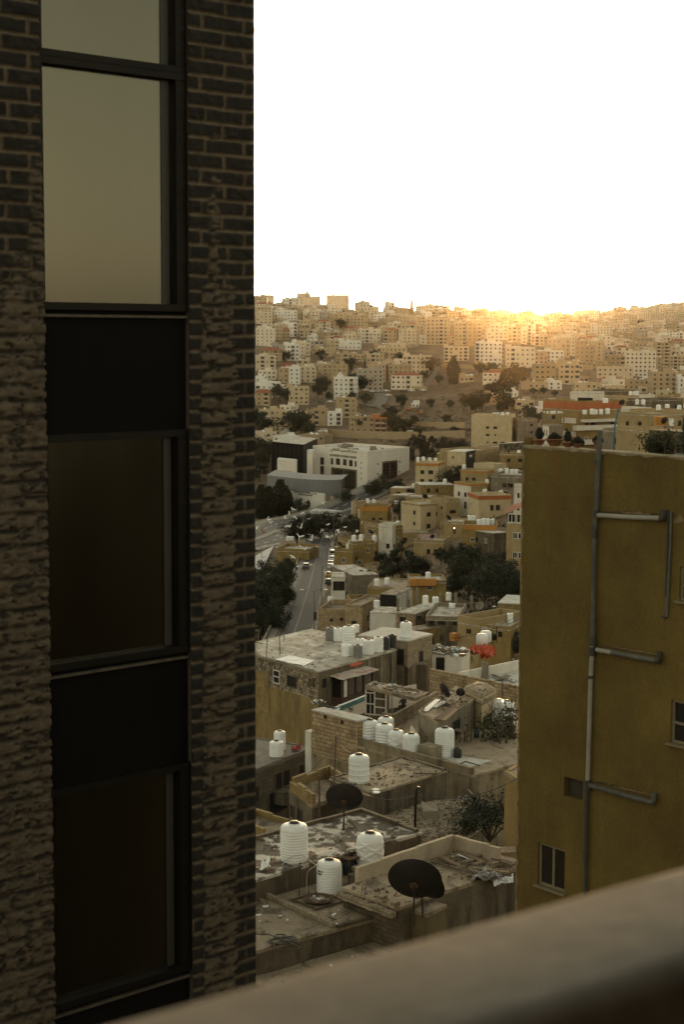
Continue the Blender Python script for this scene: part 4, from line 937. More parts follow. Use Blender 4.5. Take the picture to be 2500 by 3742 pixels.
# starter bars and short poles
for i, (x, y, z, h_) in enumerate(((1093, 3275, zB, 1.3), (1127, 3268, zB, 1.5), (1320, 3282, zF, .55), (1330, 3283, zF, .5), (1140, 3240, zB, 1.2))):
    p = PZ(x, y, z + .14); pole(['thin steel rod by the terrace back wall, left of the pipe', 'thin steel rod beside the hanging pale pipe', 'short steel bar sticking up at the roof corner, left one', 'short steel bar sticking up at the roof corner, right one', 'thin leaning steel rod behind the cream tank'][i], [p, p + Vector((.05, .02, h_))], .014, BLACKM, 'steel_rod', 'steel rod')
# C: brown roof with a single tank
zC = -26.0; c0, c1, c2, c3 = PZ(1206, 2850, zC), PZ(1345, 2910, zC), PZ(1633, 2822, zC), PZ(1466, 2772, zC)
hC = house('stained concrete house with a brown roof and one ringed tank', [c0, c1, c2, c3], zC, -35, [CONCD], ROOFT, par=(.14, .2), skip_par=(1,), jit=.05)
tank(PZ(1312, 2856, zC + .14), 1.2, 1.72, 1, 'w', 'white water tank with raised rings, alone on the brown roof behind the lone dish', rot=.9)
rubble('roof_litter', [p[:2] for p in hC.P], zC + .15, 150, .13, [CONCD, BLOCK, WOODD, CONC], 9)
m = MB(); m.bar(PZ(1510, 2825, zC + .2), PZ(1598, 2827, zC + .2), .10, .06); tag(m.build('plank', WOODD), 'dark plank lying on the brown roof right of the ringed tank', 'plank')
for i, (x, y) in enumerate(((1373, 2887), (1376, 2897))):
    m = MB(); m.lathe(PZ(x, y, zC + .15), [(.20, 0), (.22, .05), (.2, .06)], n=16); tag(m.build('bucket_lid', WHITE), ['white round lid on the brown roof edge, farther one', 'white round lid on the brown roof edge, nearer one'][i], 'lid')
# J: broken little roof left of it
zJ = -27.0; hJ = house('ruined low room with broken parapet walls left of the lone dish', [PZ(1057, 2895, zJ), PZ(1140, 2955, zJ), PZ(1290, 2895, zJ), PZ(1207, 2838, zJ)], zJ, -35, CONCD, ROOFB, par=(.7, .22), skip_par=(1,), jit=.14, parmat=BLOCKO)
win_px(hJ, 0, 1062, 2940, 1075, 2990, 'd'); win_px(hJ, 0, 1090, 2955, 1104, 3000, 'd')
hJ2 = house('low ochre wall house between the stone tower and the ruined room', [PZ(860, 3020, -27.5), PZ(960, 3062, -27.5), PZ(1060, 3020, -27.5), PZ(940, 2985, -27.5)], -27.5, -36, OCHRE, ROOFB, par=(.4, .2), skip_par=(1,), jit=.05)
# K: rubble-covered slab with bushes
zK = -27.2; kp = [(1400, 2990), (1557, 2942), (1718, 2915), (1798, 2940), (1735, 2973), (1760, 3030), (1680, 3080), (1541, 3110), (1450, 3060)]
K = [PZ(x, y, zK) for x, y in kp]; hK = house('flat slab buried in rubble behind the white parapet', K, zK, -36, CONCD, ROOFB, jit=.08)
rubble('rubble', [p[:2] for p in K], zK + .15, 2600, .085, [CONC, BLOCK, CONCD, BLOCKT, WOODD], 21)
m = MB(); m.prism([p[:2] for p in Z([(1541, 2950), (1595, 2968), (1600, 2990), (1548, 2985)], zK + .2)], zK, zK + .55, jit=.06, step=.5, rnd=RND); tag(m.build('broken_wall', CONC), 'stub of pale broken wall standing in the rubble', 'wall')
crumple('red_tarp', [(1462, 2985), (1515, 2962), (1522, 3010), (1470, 3022)], -28.2, plain('dull_red_cloth', (.14, .02, .012), .8), 'dull red tarp in the alley between the roofs', 'tarp', .5, 10, 3)
# I: grey stone house beside the tower
zI = -29.5; i0, i1 = PZ(929, 2824, zI), PZ(1145, 2741, zI); ie = (i1 - i0).normalized(); i0 = i0 - ie * 4; i1 = i1 + ie * .2; inn = Vector((-ie.y, ie.x, 0)); inn = inn if inn.y > 0 else -inn
hI = house('dim grey stone house with tall windows and two tanks, beside the tower', [i0, i1, i1 + inn * 9, i0 + inn * 9], zI, -42, GREYST, roofing('roof_dim', (.17, .15, .12), (.23, .2, .165), (.09, .075, .06), .5), par=(.12, .2), skip_par=(2, 3))
for b in ((1003, 2815, 1060, 2880), (1094, 2790, 1121, 2848), (929, 2872, 944, 2935)): win_px(hI, 0, *b, 'b', PANED)
win_px(hI, 0, 980, 2885, 1050, 2970, 'd')
m = MB(); v = hI.vp[0]; a, b = v.at(1002, 2895), v.at(1040, 2880); m.box((a + b) / 2 + v.n * .4 - Vector((0, 0, .4)), (b - a) / 2, v.n * .4, Vector((0, 0, .45))); m.build('balcony', GREYST, hI.root)
tank(PZ(1010, 2762, zI + .14), .98, 1.15, 3, 'w', 'small wavy white water tank on the dim grey roof, nearer of two'); tank(PZ(1022, 2738, zI + .14), .85, 1.45, 3, 'w', 'taller wavy white water tank just behind the small one on the grey roof')
crumple('red_cloth', [(1065, 2728), (1100, 2722), (1100, 2738), (1068, 2740)], zI + .3, plain('red_cloth', (.25, .02, .015), .8), 'small red and white cloth heap on the dim grey roof', 'cloth', .25, 8)
# E: large old house with the row of tanks
zE = -28.5; e1 = PZ(1164, 2458, zE); e0 = e1 + (PZ(929, 2393, zE) - e1) * 1.35; e2 = PZ(1450, 2378, zE); e3 = e0 + (e2 - e1)
hE = house('large old block house with a grey washed-out roof and a cluster of tanks', [e0, e1, e2, e3], zE, -41, [MIXST, CONCD, BLOCKO], ROOFG, walls=[0, 1, 0, 0], par=None, jit=.06)
m = MB(); v = hE.vp[0]; zs = v.at(1060, 2530).z; m.box((e0 + e1) / 2 * Vector((1, 1, 0)) + v.n * .03 + Vector((0, 0, (zs - 41) / 2)), (e1 - e0) / 2, v.n * .03, Vector((0, 0, (zs + 41) / 2)));
m.build('rendered_base', plaster('ochre_patchy', (.20, .145, .05), (.30, .215, .085), (.085, .06, .025), .75, .4, lo=.45, hi=.68), hE.root)
m = MB(); aa, bb = v.at(922, 2440), v.at(985, 2440); m.box((aa + bb) / 2 * Vector((1, 1, 0)) + v.n * .05 + Vector((0, 0, v.at(950, 2528).z)), (bb - aa) / 2, v.n * .04, Vector((0, 0, 1.9))); m.build('block_panel', BLOCKO, hE.root)
m = MB(); m.box((e0 + e1) / 2 * Vector((1, 1, 0)) + v.n * .12 + Vector((0, 0, zE - .02)), (e1 - e0) / 2, v.n * .14, Vector((0, 0, .06))); m.build('eave', CONC, hE.root)
for b, st, pn in (((1000, 2448, 1024, 2498), 'r', PANED), ((1051, 2469, 1084, 2511), 'd', None), ((1130, 2480, 1149, 2508), 'd', BOARD), ((931, 2538, 953, 2557), 'd', None)): 
    f = win_px(hE, 0, *b, st, pn); f.location += v.n * .04
win_px(hE, 1, 1176, 2478, 1193, 2515, 'd')
# enclosed brown balcony on its right face
bz = zE - .75; bq = [PZ(1168, 2480, bz), PZ(1248, 2468, bz), PZ(1342, 2436, bz), PZ(1290, 2425, bz)]; b1_ = PZ(1250, 2468, bz); bv = hE.vp[1]
bn, be = bv.n, bv.e; s0, s1 = bv.su(1212, 2470), bv.su(1330, 2450); base = lambda s_, o, z: Vector((bv.a.x, bv.a.y, z)) + be * s_ + bn * o
m = MB(); m.prism([base(s0, 0, 0)[:2], base(s0, 1.1, 0)[:2], base(s1, 1.1, 0)[:2], base(s1, 0, 0)[:2]], bz - 3.1, bz - 1.7, bottom=True); m.build('balcony', BROWN, hE.root)
m = MB(); m.prism([base(s0 + .06, 0, 0)[:2], base(s0 + .06, 1.0, 0)[:2], base(s1 - .06, 1.0, 0)[:2], base(s1 - .06, 0, 0)[:2]], bz - 1.7, bz - .05); m.build('balcony_glazing', GLS, hE.root)
for k in (.02, .2, .45, .7, .98): m = MB(); m.box(base(s0 + (s1 - s0) * k, 1.02, bz - .9), be * .09, bn * .06, Vector((0, 0, .82))); m.build('balcony_post', BROWN, hE.root)

m = MB(); m.box(base(s0 + (s1 - s0) * .12, 1.04, bz - .95), be * .22, bn * .03, Vector((0, 0, .72))); m.build('shutter', WFRAME, hE.root)
m = MB(); rows = [[base(s0 - .3 + (s1 - s0 + .5) * i / 10, o, bz + .15 - o * .12 + RND.uniform(-.05, .05)) for i in range(11)] for o in (0, .5, 1.0, 1.5)]; m.grid(rows, 0, False); o = m.build('canopy', plaster('scrap_canopy', (.42, .36, .30), (.55, .50, .44), (.35, .08, .04), .6, 1.2, False, lo=.5, hi=.58), hE.root); o.modifiers.new('t', 'SOLIDIFY').thickness = .04
for i, s_ in enumerate((.45, .62, .78, .93)):
    m = MB(); p = e1.lerp(e2, s_); m.box(Vector((p.x, p.y, zE - 4)) + bn * .08, be * .13, bn * .08, Vector((0, 0, 3.9))); m.build('pilaster', CONC, hE.root)
# raised block at its back right
h2 = [PZ(1310, 2325, -28.1), PZ(1492, 2345, -28.1), PZ(1581, 2320, -28.1), PZ(1400, 2295, -28.1)]
hE2 = house('upper block behind the tank cluster, with pale patched roof and one tank', h2, -28.1, -41, BLOCK, ROOFW, jit=.05)
win_px(hE2, 1, 1532, 2378, 1546, 2430, 'd'); win_px(hE2, 0, 1440, 2370, 1478, 2430, 'd', PANED)
hE3 = house('narrow cream lean-to at the side of the tank cluster house', [PZ(1455, 2365, -29), PZ(1492, 2385, -29), PZ(1572, 2428, -31.5), PZ(1530, 2362, -29)][:3] + [PZ(1560, 2375, -29)], -30.5, -41, CONCD, ROOFB)
def tw(x, y, z, dia, ht, k, c, lb, lid='k'): tank(PZ(x, y, z), dia, ht, k, c, lb, 'tank cluster on the old block house roof', lid, RND.random() * 3)
zt_ = zE + .14
tw(1210, 2340, zt_ + .0, 1.05, 1.35, 1, 'g', 'dark grey square-shouldered tank at the far left of the roof cluster'); tw(1235, 2342, zt_, .95, 1.35, 1, 'w', 'white tank with streaked sides, second in the cluster, beside the dark one')
tw(1274, 2364, zt_, 1.22, 2.1, 3, 'w', 'tallest wavy white tank in the middle of the roof cluster'); tw(1266, 2397, zt_, .93, 1.15, 1, 'w', 'low plain white tank with printed mark at the front of the cluster', 'w')
tw(1308, 2402, zt_, .85, 1.22, 1, 'g', 'grey tank at the front of the roof cluster'); tw(1316, 2378, zt_, .9, 1.25, 1, 'w', 'white tank half hidden behind the grey one')
tw(1347, 2390, zt_, 1.0, 1.42, 0, 'w', 'white ribbed tank right of the grey one in the cluster'); tw(1382, 2382, zt_, .92, 1.48, 2, 'w', 'rightmost white tank of the roof cluster')
tw(1410, 2374, zt_, .8, 1.25, 0, 'k', 'black tank beside the rightmost white one'); tw(1433, 2366, zt_, .85, 1.3, 0, 'k', 'black tank at the right end of the roof cluster')
tw(1300, 2310, zt_, .7, .8, 1, 'w', 'small white tank far back behind the roof cluster', 'w')
tank(PZ(1484, 2328, -27.95), 1.1, 1.55, 1, 'w', 'single smooth white tank on the upper block behind the cluster', None, 'k', 1)
rubble('roof_litter', [p[:2] for p in (e0, e1, e2, e3)], zt_, 160, .12, [CONC, BLOCK, WOODD, WOOD, BLACKM], 31)
crumple('roof_sheet', [(1005, 2410), (1060, 2395), (1150, 2415), (1110, 2433)], zt_ + .06, WHITE, 'pale felt sheet patch on the front of the grey roof', 'sheet', .06, 10)
crumple('red_plastic', [(1275, 2430), (1325, 2418), (1320, 2428), (1285, 2436)], zt_ + .2, REDT, 'scrap of red plastic on the roof edge below the cluster', 'sheet', .2, 8)
# antenna poles on E
pole('leaning wooden aerial mast on the grey roof, nearest the stone tower', [PZ(936, 2388, zt_), PZ(946, 2304, zt_ + 2.0)], .03, WOOD, 'aerial_mast', 'mast')
def xb(mm): mm.tube([PZ(927, 2347, -27.0), PZ(982, 2355, -27.0)], .025, n=5)
pole('dark aerial mast with crossbar running down the block wall', [PZ(985, 2480, zE - .5) + hE.vp[0].n * .4, PZ(975, 2355, zt_ + .6), PZ(979, 2303, zt_ + 2.6)], .035, BLACKM, 'aerial_mast', 'mast', xb)
def xb2(mm): mm.tube([PZ(1015, 2316, zt_ + 2.1), PZ(1038, 2314, zt_ + 2.1), PZ(1037, 2345, zt_ + 1.2)], .03, n=5)
pole('bent steel pipe frame standing on the grey roof', [PZ(1023, 2394, zt_), PZ(1021, 2314, zt_ + 2.1)], .04, CONCD, 'pipe_frame', 'frame', xb2)
# D: terrace with the row of white tanks, pigeon loft and patio
zD = -27.3; A1 = PZ(1156, 2663, -26.7); A2 = PZ(1725, 2808, -26.7); vd = (A2 - A1); vd.z = 0; LD = vd.length; vd.normalize(); ud = Vector((-vd.y, vd.x, 0)); ud = ud if ud.y > 0 else -ud
hD = house('concrete terrace house with the row of white tanks behind its front wall', [A1, A2, A2 + ud * 15, A1 + ud * 15], zD, -37, [plaster('terrace_wall', (.20, .152, .088), (.32, .25, .155), (.06, .045, .026), .85, .5, lo=.46, hi=.66)], ROOFT, par=(.58, .24), skip_par=(1, 2, 3), jit=.04)
m = MB(); p = A2 + ud * .2
for i in range(5): m.box(A2 + ud * (.6 + i * 1.0) - vd * .13 + Vector((0, 0, zD + .16 + .06)), ud * .49, vd * .12, Vector((0, 0, .12)))
m.build('kerb', CONC, hD.root)
vD = VP(A1 + ud * .95, A2 + ud * .95)
def onD(x, o=.95):
    v = VP(A1 + ud * o, A2 + ud * o); p = v.at(x, 2700); return Vector((p.x, p.y, zD + .14))
for x, o, dia, ht, k, lb in ((1352, 1.0, 1.15, 1.75, 3, 'first smooth white tank from the left in the terrace row'), (1405, 1.0, 1.2, 1.72, 3, 'second white tank in the terrace row, embossed with an oval'), (1448, .95, 1.05, 1.5, 2, 'third white tank in the terrace row, with cross ridges'), (1503, .95, 1.12, 1.5, 0, 'fourth and last ribbed white tank in the terrace row'), (1410, 2.4, 1.1, 1.75, 0, 'white tank standing behind the terrace row')):
    tank(onD(x, o), dia, ht, k, 'w', lb, 'row of tanks on the terrace', 'k', RND.random() * 3)
tank(PZ(1625, 2760, zD + .14), 1.27, 1.95, 0, 'w', 'white ribbed tank with lugs, standing apart beside the concrete box', None, 'k', .3)
m = MB(); c = PZ(1572, 2768, zD + .14); m.box(c + Vector((0, 0, .42)), vd * .62, ud * .45, (0, 0, .42)); o = m.build('concrete_box', plaster('rough_box', (.20, .16, .10), (.30, .245, .16), (.09, .07, .045), .7, 1)); tag(o, 'rough concrete box between the terrace row and the lugged tank', 'box')
# pigeon loft
vp = VP(A1, A2); s0, s1 = vp.su(1141, 2600), vp.su(1308, 2640); zl = vp.at(1225, 2617).z
lp = [Vector((A1.x, A1.y, 0)) + vd * s0 - ud * .02, Vector((A1.x, A1.y, 0)) + vd * s1 - ud * .02, Vector((A1.x, A1.y, 0)) + vd * s1 + ud * 1.1, Vector((A1.x, A1.y, 0)) + vd * s0 + ud * 1.1]
hL = house('tan block wall loft with a pale ledge where pigeons perch', lp, zl, zD - 1.2, BLOCKT, ROOFW, roofth=.1)
win_px(hL, 0, 1185, 2613, 1194, 2626, 'd'); win_px(hL, 0, 1247, 2633, 1256, 2645, 'd')
m = MB(); c = Vector((A1.x, A1.y, 0)) + vd * (s0 - .35) + ud * .3; m.box(c + Vector((0, 0, -29.4)), vd * .3, ud * .35, (0, 0, 2.4)); m.build('lit_side_strip', WHITEW, hD.root)  # white column stands for the lit left side of the house
# patio walls
def wall_run(label, pts, z0, z1, th, mat, name='wall', cap=None, cat='wall'):
    m = MB(); 
    for i in range(len(pts) - 1):
        a, b = Vector(pts[i]), Vector(pts[i + 1]); e = (b - a); e.z = 0; L = e.length; e.normalize(); n = Vector((-e.y, e.x, 0)); k = max(1, int(L / .9))
        for j in range(k):
            s0, s1 = L * j / k, L * (j + 1) / k; zz = z1 + RND.uniform(-.03, .03); c = a + e * ((s0 + s1) / 2); m.box((c.x, c.y, (z0 + zz) / 2), e * ((s1 - s0) / 2 - .0005), n * (th / 2) * (1 if i % 2 == 0 else .98), (0, 0, (zz - z0) / 2))
    o = empty(name, Vector((pts[0][0], pts[0][1], z0)), label, cat); m.build('masonry', mat, o)
    if cap:
        m = MB()
        for i in range(len(pts) - 1):
            a, b = Vector(pts[i]), Vector(pts[i + 1]); e = (b - a); e.z = 0; e.normalize(); n = Vector((-e.y, e.x, 0)); c = (a + b) / 2; m.box((c.x, c.y, z1 + cap[1] / 2 + .03), (b - a) * Vector((1, 1, 0)) / 2, n * (th / 2 + .02), (0, 0, cap[1] / 2))
        m.build('coping', cap[0], o)
    return o
w0, w1 = PZ(1229, 2584, -26.1), PZ(1338, 2541, -26.1); wall_run('white courtyard wall with a teal top band beside the loft', [w0, w1], zD, -26.45, .2, WHITEW, cap=(TEAL, .34))
g0, g1, g2 = PZ(1398, 2601, -26.2), PZ(1438, 2610, -26.2), PZ(1596, 2525, -26.2); wall_run('tan block wall around the courtyard behind the tank row', [g0, g1, g2], zD, -26.2, .2, BLOCK)
dp = PZ(1336, 2611, zD + .14); dv = VP(dp, dp + Vector((math.sin(R(112)), math.cos(R(112)), 0)))
def slabq(pts, z, th, mat, name, root): mm = MB(); mm.prism([PZ(x, y, z)[:2] for x, y in pts], z - th, z, bottom=True, jit=.05, step=.7, rnd=RND); return mm.build(name, mat, root)
pat = empty('patio_room', dp, 'open patio room with white glazed door under a scrap-covered slab', 'shelter')
slabq([(1334, 2508), (1370, 2492), (1572, 2527), (1518, 2552)], -24.85, .22, ROOFB, 'roof', pat)
m = MB(); 
for x in (1338, 1370, 1411): p = dv.at(x, 2560); m.box((p.x, p.y, -26.1), dv.e * .05, dv.n * .05, (0, 0, 1.05))
for x0, x1, ys in ((1338, 1370, (2515, 2530, 2570, 2608)), (1370, 1411, (2522, 2552, 2583, 2611))):
    for y in ys: a, b = dv.at(x0, y), dv.at(x1, y); b.z = a.z; m.bar(a, b, .07, .09)
p0, p1 = dv.at(1354, 2530), dv.at(1354, 2605); m.bar(p0, p1, .05, .05); m.build('door_frame', WFRAME, pat)
m = MB(); p = dv.at(1374, 2560); a, b = dv.at(1339, 2560), dv.at(1410, 2560); m.box(((a.x + b.x) / 2, (a.y + b.y) / 2, -26.15) , dv.e * ((b - a).length / 2), dv.n * .01, (0, 0, 1.0)); m.build('glazing', GLS, pat)
m = MB(); m.bar(PZ(1432, 2601, zD), PZ(1432, 2601, zD) + Vector((0, 0, 2.2)), .07, .07); a = PZ(1432, 2601, zD) + Vector((0, 0, 1.95)); b = PZ(1518, 2557, -25.0); m.bar(a, b, .06, .08); m.build('teal_post', TEAL, pat)
m = MB(); p = PZ(1425, 2590, zD); q_ = PZ(1520, 2572, zD); m.box((p + q_) / 2 + Vector((0, 0, .75)), (q_ - p) / 2, ud * .06, (0, 0, .75)); m.build('back_wall', WHITEW, pat)
rubble('roof_litter', [PZ(x, y, -24.85)[:2] for x, y in ((1345, 2510), (1372, 2496), (1560, 2528), (1515, 2546))], -24.83, 70, .35, [WOODD, WOOD, CONC, ROOFG], 41, hgt=.2)
# annex roof with dishes, planks and sheets
zM = -25.3; hM = house('low annex with a crumbling roof of planks behind the tank row', [PZ(1530, 2600, zM), PZ(1598, 2645, zM), PZ(1738, 2562, zM), PZ(1668, 2515, zM)], zM, zD - .2, CONC, ROOFT, jit=.08)
win_px(hM, 1, 1655, 2630, 1680, 2690, 'd')
rubble('roof_litter', [p[:2] for p in hM.P], zM + .15, 110, .2, [CONC, BLOCK, WOODD, WOOD], 42)
for i, (p0, p1, wd, mt) in enumerate((((1560, 2590), (1602, 2556), .35, WHITE), ((1585, 2585), (1626, 2562), .45, plain('blue_grey_sheet', (.16, .21, .23), .6)), ((1600, 2630), (1668, 2582), .5, WOODD), ((1622, 2632), (1670, 2590), .3, WOOD), ((1556, 2598), (1575, 2582), .3, WHITE))):
    m = MB(); m.bar(PZ(*p0, zM + .25), PZ(*p1, zM + .3), wd, .04); tag(m.build('board', mt), ['long white board on the annex roof below the small dishes', 'blue grey corrugated sheet on the annex roof', 'wide brown board on the annex roof, front', 'narrow tan board beside the wide brown one', 'short white board at the annex roof corner'][i], 'board')
dish(PZ(1618, 2575, zM + .15), 1.15, .95, R(62), R(22), 'black dish seen edge-on at the back of the annex roof'); dish(PZ(1683, 2570, zM + .15), .62, .75, R(10), R(12), 'small round black dish on the annex roof beside rubble')
# tarp-covered shed
zs_ = -24.9; hS = house('pale plywood shed with a sagging brown tarp over its roof', [PZ(1693, 2520, zs_), PZ(1762, 2552, zs_), PZ(1815, 2522, zs_), PZ(1745, 2495, zs_)], zs_, zD, CREAM, ROOFT, roofth=.05)
win_px(hS, 0, 1729, 2556, 1752, 2655, 'c', unit_frame('door_leaf', [(-.49, .49, -.49, .49, .03)], CREAM)); win_px(hS, 1, 1766, 2612, 1796, 2662, 'd')
q = [p.copy() for p in hS.P]; m = MB(); rows = []; cc = sum(q, Vector()) / 4
for i in range(13):
    r_ = []
    for j in range(13):
        a = q[0].lerp(q[1], j / 12); b = q[3].lerp(q[2], j / 12); p = a.lerp(b, i / 12); e_ = min(i, j, 12 - i, 12 - j); p = cc + (p - cc) * 1.08
        z = zs_ + .12 + (.22 + .18 * mnoise.noise(p * 1.3)) * min(1, e_ / 3) if e_ > 0 else zs_ - .45 + .1 * mnoise.noise(p * 3); r_.append((p.x, p.y, z))
    rows.append(r_)
m.grid(rows, 0, True); o = m.build('tarp', plaster('brown_tarp', (.25, .19, .12), (.33, .26, .17), (.13, .1, .06), .5, 1.5, False), hS.root); o.modifiers.new('t', 'SOLIDIFY').thickness = .02
tank(PZ(1853, 2655, zD + .1), 1.1, 1.95, 1, 'w', 'white water tank at the olive corner, partly behind bare branches', None, 'k', 1); tank(PZ(1822, 2645, zD + .1), 1.0, 1.9, 1, 'w', 'white water tank squeezed between the tarp shed and the corner tank', None, 'w', 2)
# small things on the terrace
o = empty('wooden_table', PZ(1676, 2708, zD + .14), 'small wooden table behind the lugged tank', 'table'); c = o.location; m = MB(); m.box(c + Vector((0, 0, .75)), vd * .42, ud * .3, (0, 0, .03)); m.build('tabletop', WOOD, o)
for a in (-1, 1):
    for b in (-1, 1): m = MB(); m.box(c + vd * .37 * a + ud * .25 * b + Vector((0, 0, .36)), vd * .03, ud * .03, (0, 0, .36)); m.build('leg', WOODD, o)
for i, (x, dx) in enumerate(((1708, 6), (1722, 4))):
    m = MB(); p = PZ(x, 2712, zD + .14); t = PZ(x + dx, 2640, zD + 1.9) ; m.bar(p, p + Vector((.12, .5, 1.95)), .42, .04); tag(m.build('leaning_board', WOODD), ['dark door board leaning on the annex wall, left one', 'dark door board leaning on the annex wall, right one'][i], 'board')
o = empty('gas_bottle', PZ(1743, 2694, zD + .14), 'blue grey gas bottle on the terrace near the leaning boards', 'gas bottle'); m = MB(); m.lathe(o.location, [(.16, 0), (.19, .06), (.19, .46), (.15, .56), (.06, .6)], n=16); m.build('body', plain('blue_grey_metal', (.05, .07, .085), .5, .2), o); m = MB(); m.lathe(o.location + Vector((0, 0, .6)), [(.09, 0), (.10, .12), (.09, .12)], n=12); m.build('collar', BLACKM, o)
m = MB(); m.lathe(PZ(1673, 2768, zD + .14), [(.24, 0), (.27, .04), (.27, .55), (.24, .6), (.09, .62), (.08, .72)], n=18); tag(m.build('plastic_drum', TANKK), 'black plastic drum beside the lugged white tank', 'drum')
for i, (a, b, c, d, mt) in enumerate((((1480, 2690), (1505, 2612), (1538, 2640), (1512, 2690), WHITEW), ((1530, 2690), (1545, 2628), (1560, 2630), (1552, 2690), CONCD))):
    m = MB(); P_ = [onD(1500 + 35 * i, 2.2) + vd * dx + Vector((0, .25 * dz, dz)) for dx, dz in ((-.4, 0), (.1, 1.5), (.75, 1.0), (.45, 0))]; m.face(P_); ob_ = m.build('metal_sheet', mt); ob_.modifiers.new('t', 'SOLIDIFY').thickness = .02; tag(ob_, ['large pale metal sheet leaning behind the terrace tanks', 'grey metal sheet leaning right of the pale one'][i], 'metal sheet')
# white-painted floor patch with frame at the terrace corner
m = MB(); m.prism([p[:2] for p in Z([(1612, 2770), (1688, 2762), (1800, 2780), (1725, 2802)], zD + .15)], zD + .145, zD + .155); m.build('painted_floor', ROOFW, hD.root)
for i, (p0, p1) in enumerate((((1672, 2795), (1702, 2782)), ((1702, 2782), (1755, 2797)))): m = MB(); m.bar(PZ(*p0, zD + .2), PZ(*p1, zD + .2), .05, .05); tag(m.build('timber_bar', WOODD), ['dark bar on the white terrace corner, left piece', 'dark bar on the white terrace corner, right piece'][i], 'bar')
# white roof on the right with block wall
zLf = -30.0; L0 = PZ(1573, 2442, -29.0); L1 = PZ(1895, 2507, -29.0); le = (L1 - L0); le.z = 0; le.normalize(); ln = Vector((-le.y, le.x, 0)); ln = ln if ln.y > 0 else -ln
wall_run('long pale concrete block wall below the white roof terrace', [L0, L1 + le * 4], -35, -29.0, .22, BLOCKT)
s_ = (PZ(1665, 2459, -29.0) - L0).dot(le); Lq = L0 + le * s_ + ln * .3
hW = house('white roof terrace with a pale parapet, cut by the olive building', [Lq, L1 + le * 5 + ln * .3, L1 + le * 5 + ln * 14, Lq + ln * 14], zLf, -38, WHITEW, ROOFW, par=(.95, .22), skip_par=(0, 1, 2), jit=.01)
for i, (p0, p1, wd) in enumerate((((1730, 2470), (1790, 2458), .5), ((1800, 2465), (1880, 2495), .3), ((1815, 2482), (1860, 2468), .6), ((1770, 2452), (1820, 2448), .2))):
    m = MB(); m.bar(PZ(*p0, zLf + .3), PZ(*p1, zLf + .35), wd, .04); tag(m.build('board', [WHITE, WOODD, CONC, WOOD][i]), ['white board on the white terrace behind the block wall', 'dark ladder-like board on the white terrace', 'grey sheet on the white terrace beside the dark board', 'thin timber at the back of the white terrace'][i], 'board')
m = MB(); p = PZ(1772, 2478, zLf + .15); m.box(p + Vector((0, 0, .7)), le * .42, ln * .06, Vector((0, .25, .7))); tag(m.build('old_radiator', CONC), 'ribbed grey panel standing up behind the block wall', 'panel')
o = empty('garden_bench', PZ(1890, 2426, zLf + .15), 'dark bench at the far end of the white terrace', 'bench'); c = o.location; m = MB(); m.box(c + Vector((0, 0, .45)), ln * .6, le * .25, (0, 0, .04)); m.build('seat', WOODD, o); m = MB(); m.box(c + Vector((0, 0, .75)) + le * .25, ln * .6, le * .03, (0, 0, .25)); m.build('backrest', WOODD, o)
for a in (-1, 1): m = MB(); m.box(c + ln * .5 * a + Vector((0, 0, .21)), ln * .04, le * .2, (0, 0, .21)); m.build('leg', BLACKM, o)
pole('dark thin pole in front of the pale block wall', [PZ(1838, 2545, -29.5) + Vector((0, 0, -1)), PZ(1837, 2486, -28)], .04, BLACKM)
# junk shed, red tarp and square tanks
zN = -30.2; hN = house('ramshackle white shed with junk heaped on its roof', [PZ(1580, 2398, zN), PZ(1688, 2404, zN), PZ(1718, 2380, zN), PZ(1585, 2364, zN)], zN, -35, WHITEW, ROOFW, jit=.06)
win_px(hN, 0, 1594, 2402, 1626, 2450, 'd'); rubble('roof_junk', [p[:2] for p in hN.P], zN + .15, 150, .4, [WOODD, WOOD, WHITE, BLACKM, CONC, TEAL], 51, hgt=.4)
crumple('red_tarp', [(1705, 2372), (1770, 2352), (1816, 2368), (1800, 2402)], -31.2, REDT, 'bright red tarp spread over junk beside the dark trees', 'tarp', .5, 16, 5)
crumple('red_tarp', [(1740, 2388), (1800, 2366), (1812, 2372), (1790, 2406)], -31.9, REDT, 'red tarp flap hanging below the spread red tarp', 'tarp', .4, 12, 8)
for i, (x, y) in enumerate(((1762, 2357), (1776, 2346))):
    m = MB(); p = PZ(x, y, -31.3); m.lathe(p, [(.48, 0), (.6, .08), (.6, .95), (.5, 1.15), (.2, 1.2)], n=6); tag(m.build('box_tank', TANKW), ['boxy white tank above the red tarp, nearer', 'boxy white tank above the red tarp, farther'][i], 'water tank')
dish(PZ(1800, 2365, -32), .95, 1.0, R(20), R(25), 'dark dish right of the boxy tanks above the red tarp'); dish(PZ(1725, 2425, -33), .85, 1.2, R(45), R(25), 'dark dish on the ground beside the junk shed')
# ochre wall house by the olive corner
zY = -20.6; hY = house('narrow ochre house squeezed beside the olive building', [PZ(1846, 2830, zY), PZ(1900, 2865, zY), PZ(1960, 2820, zY), PZ(1905, 2795, zY)], zY, -34, OCHRE, ROOFB, par=(.12, .2))
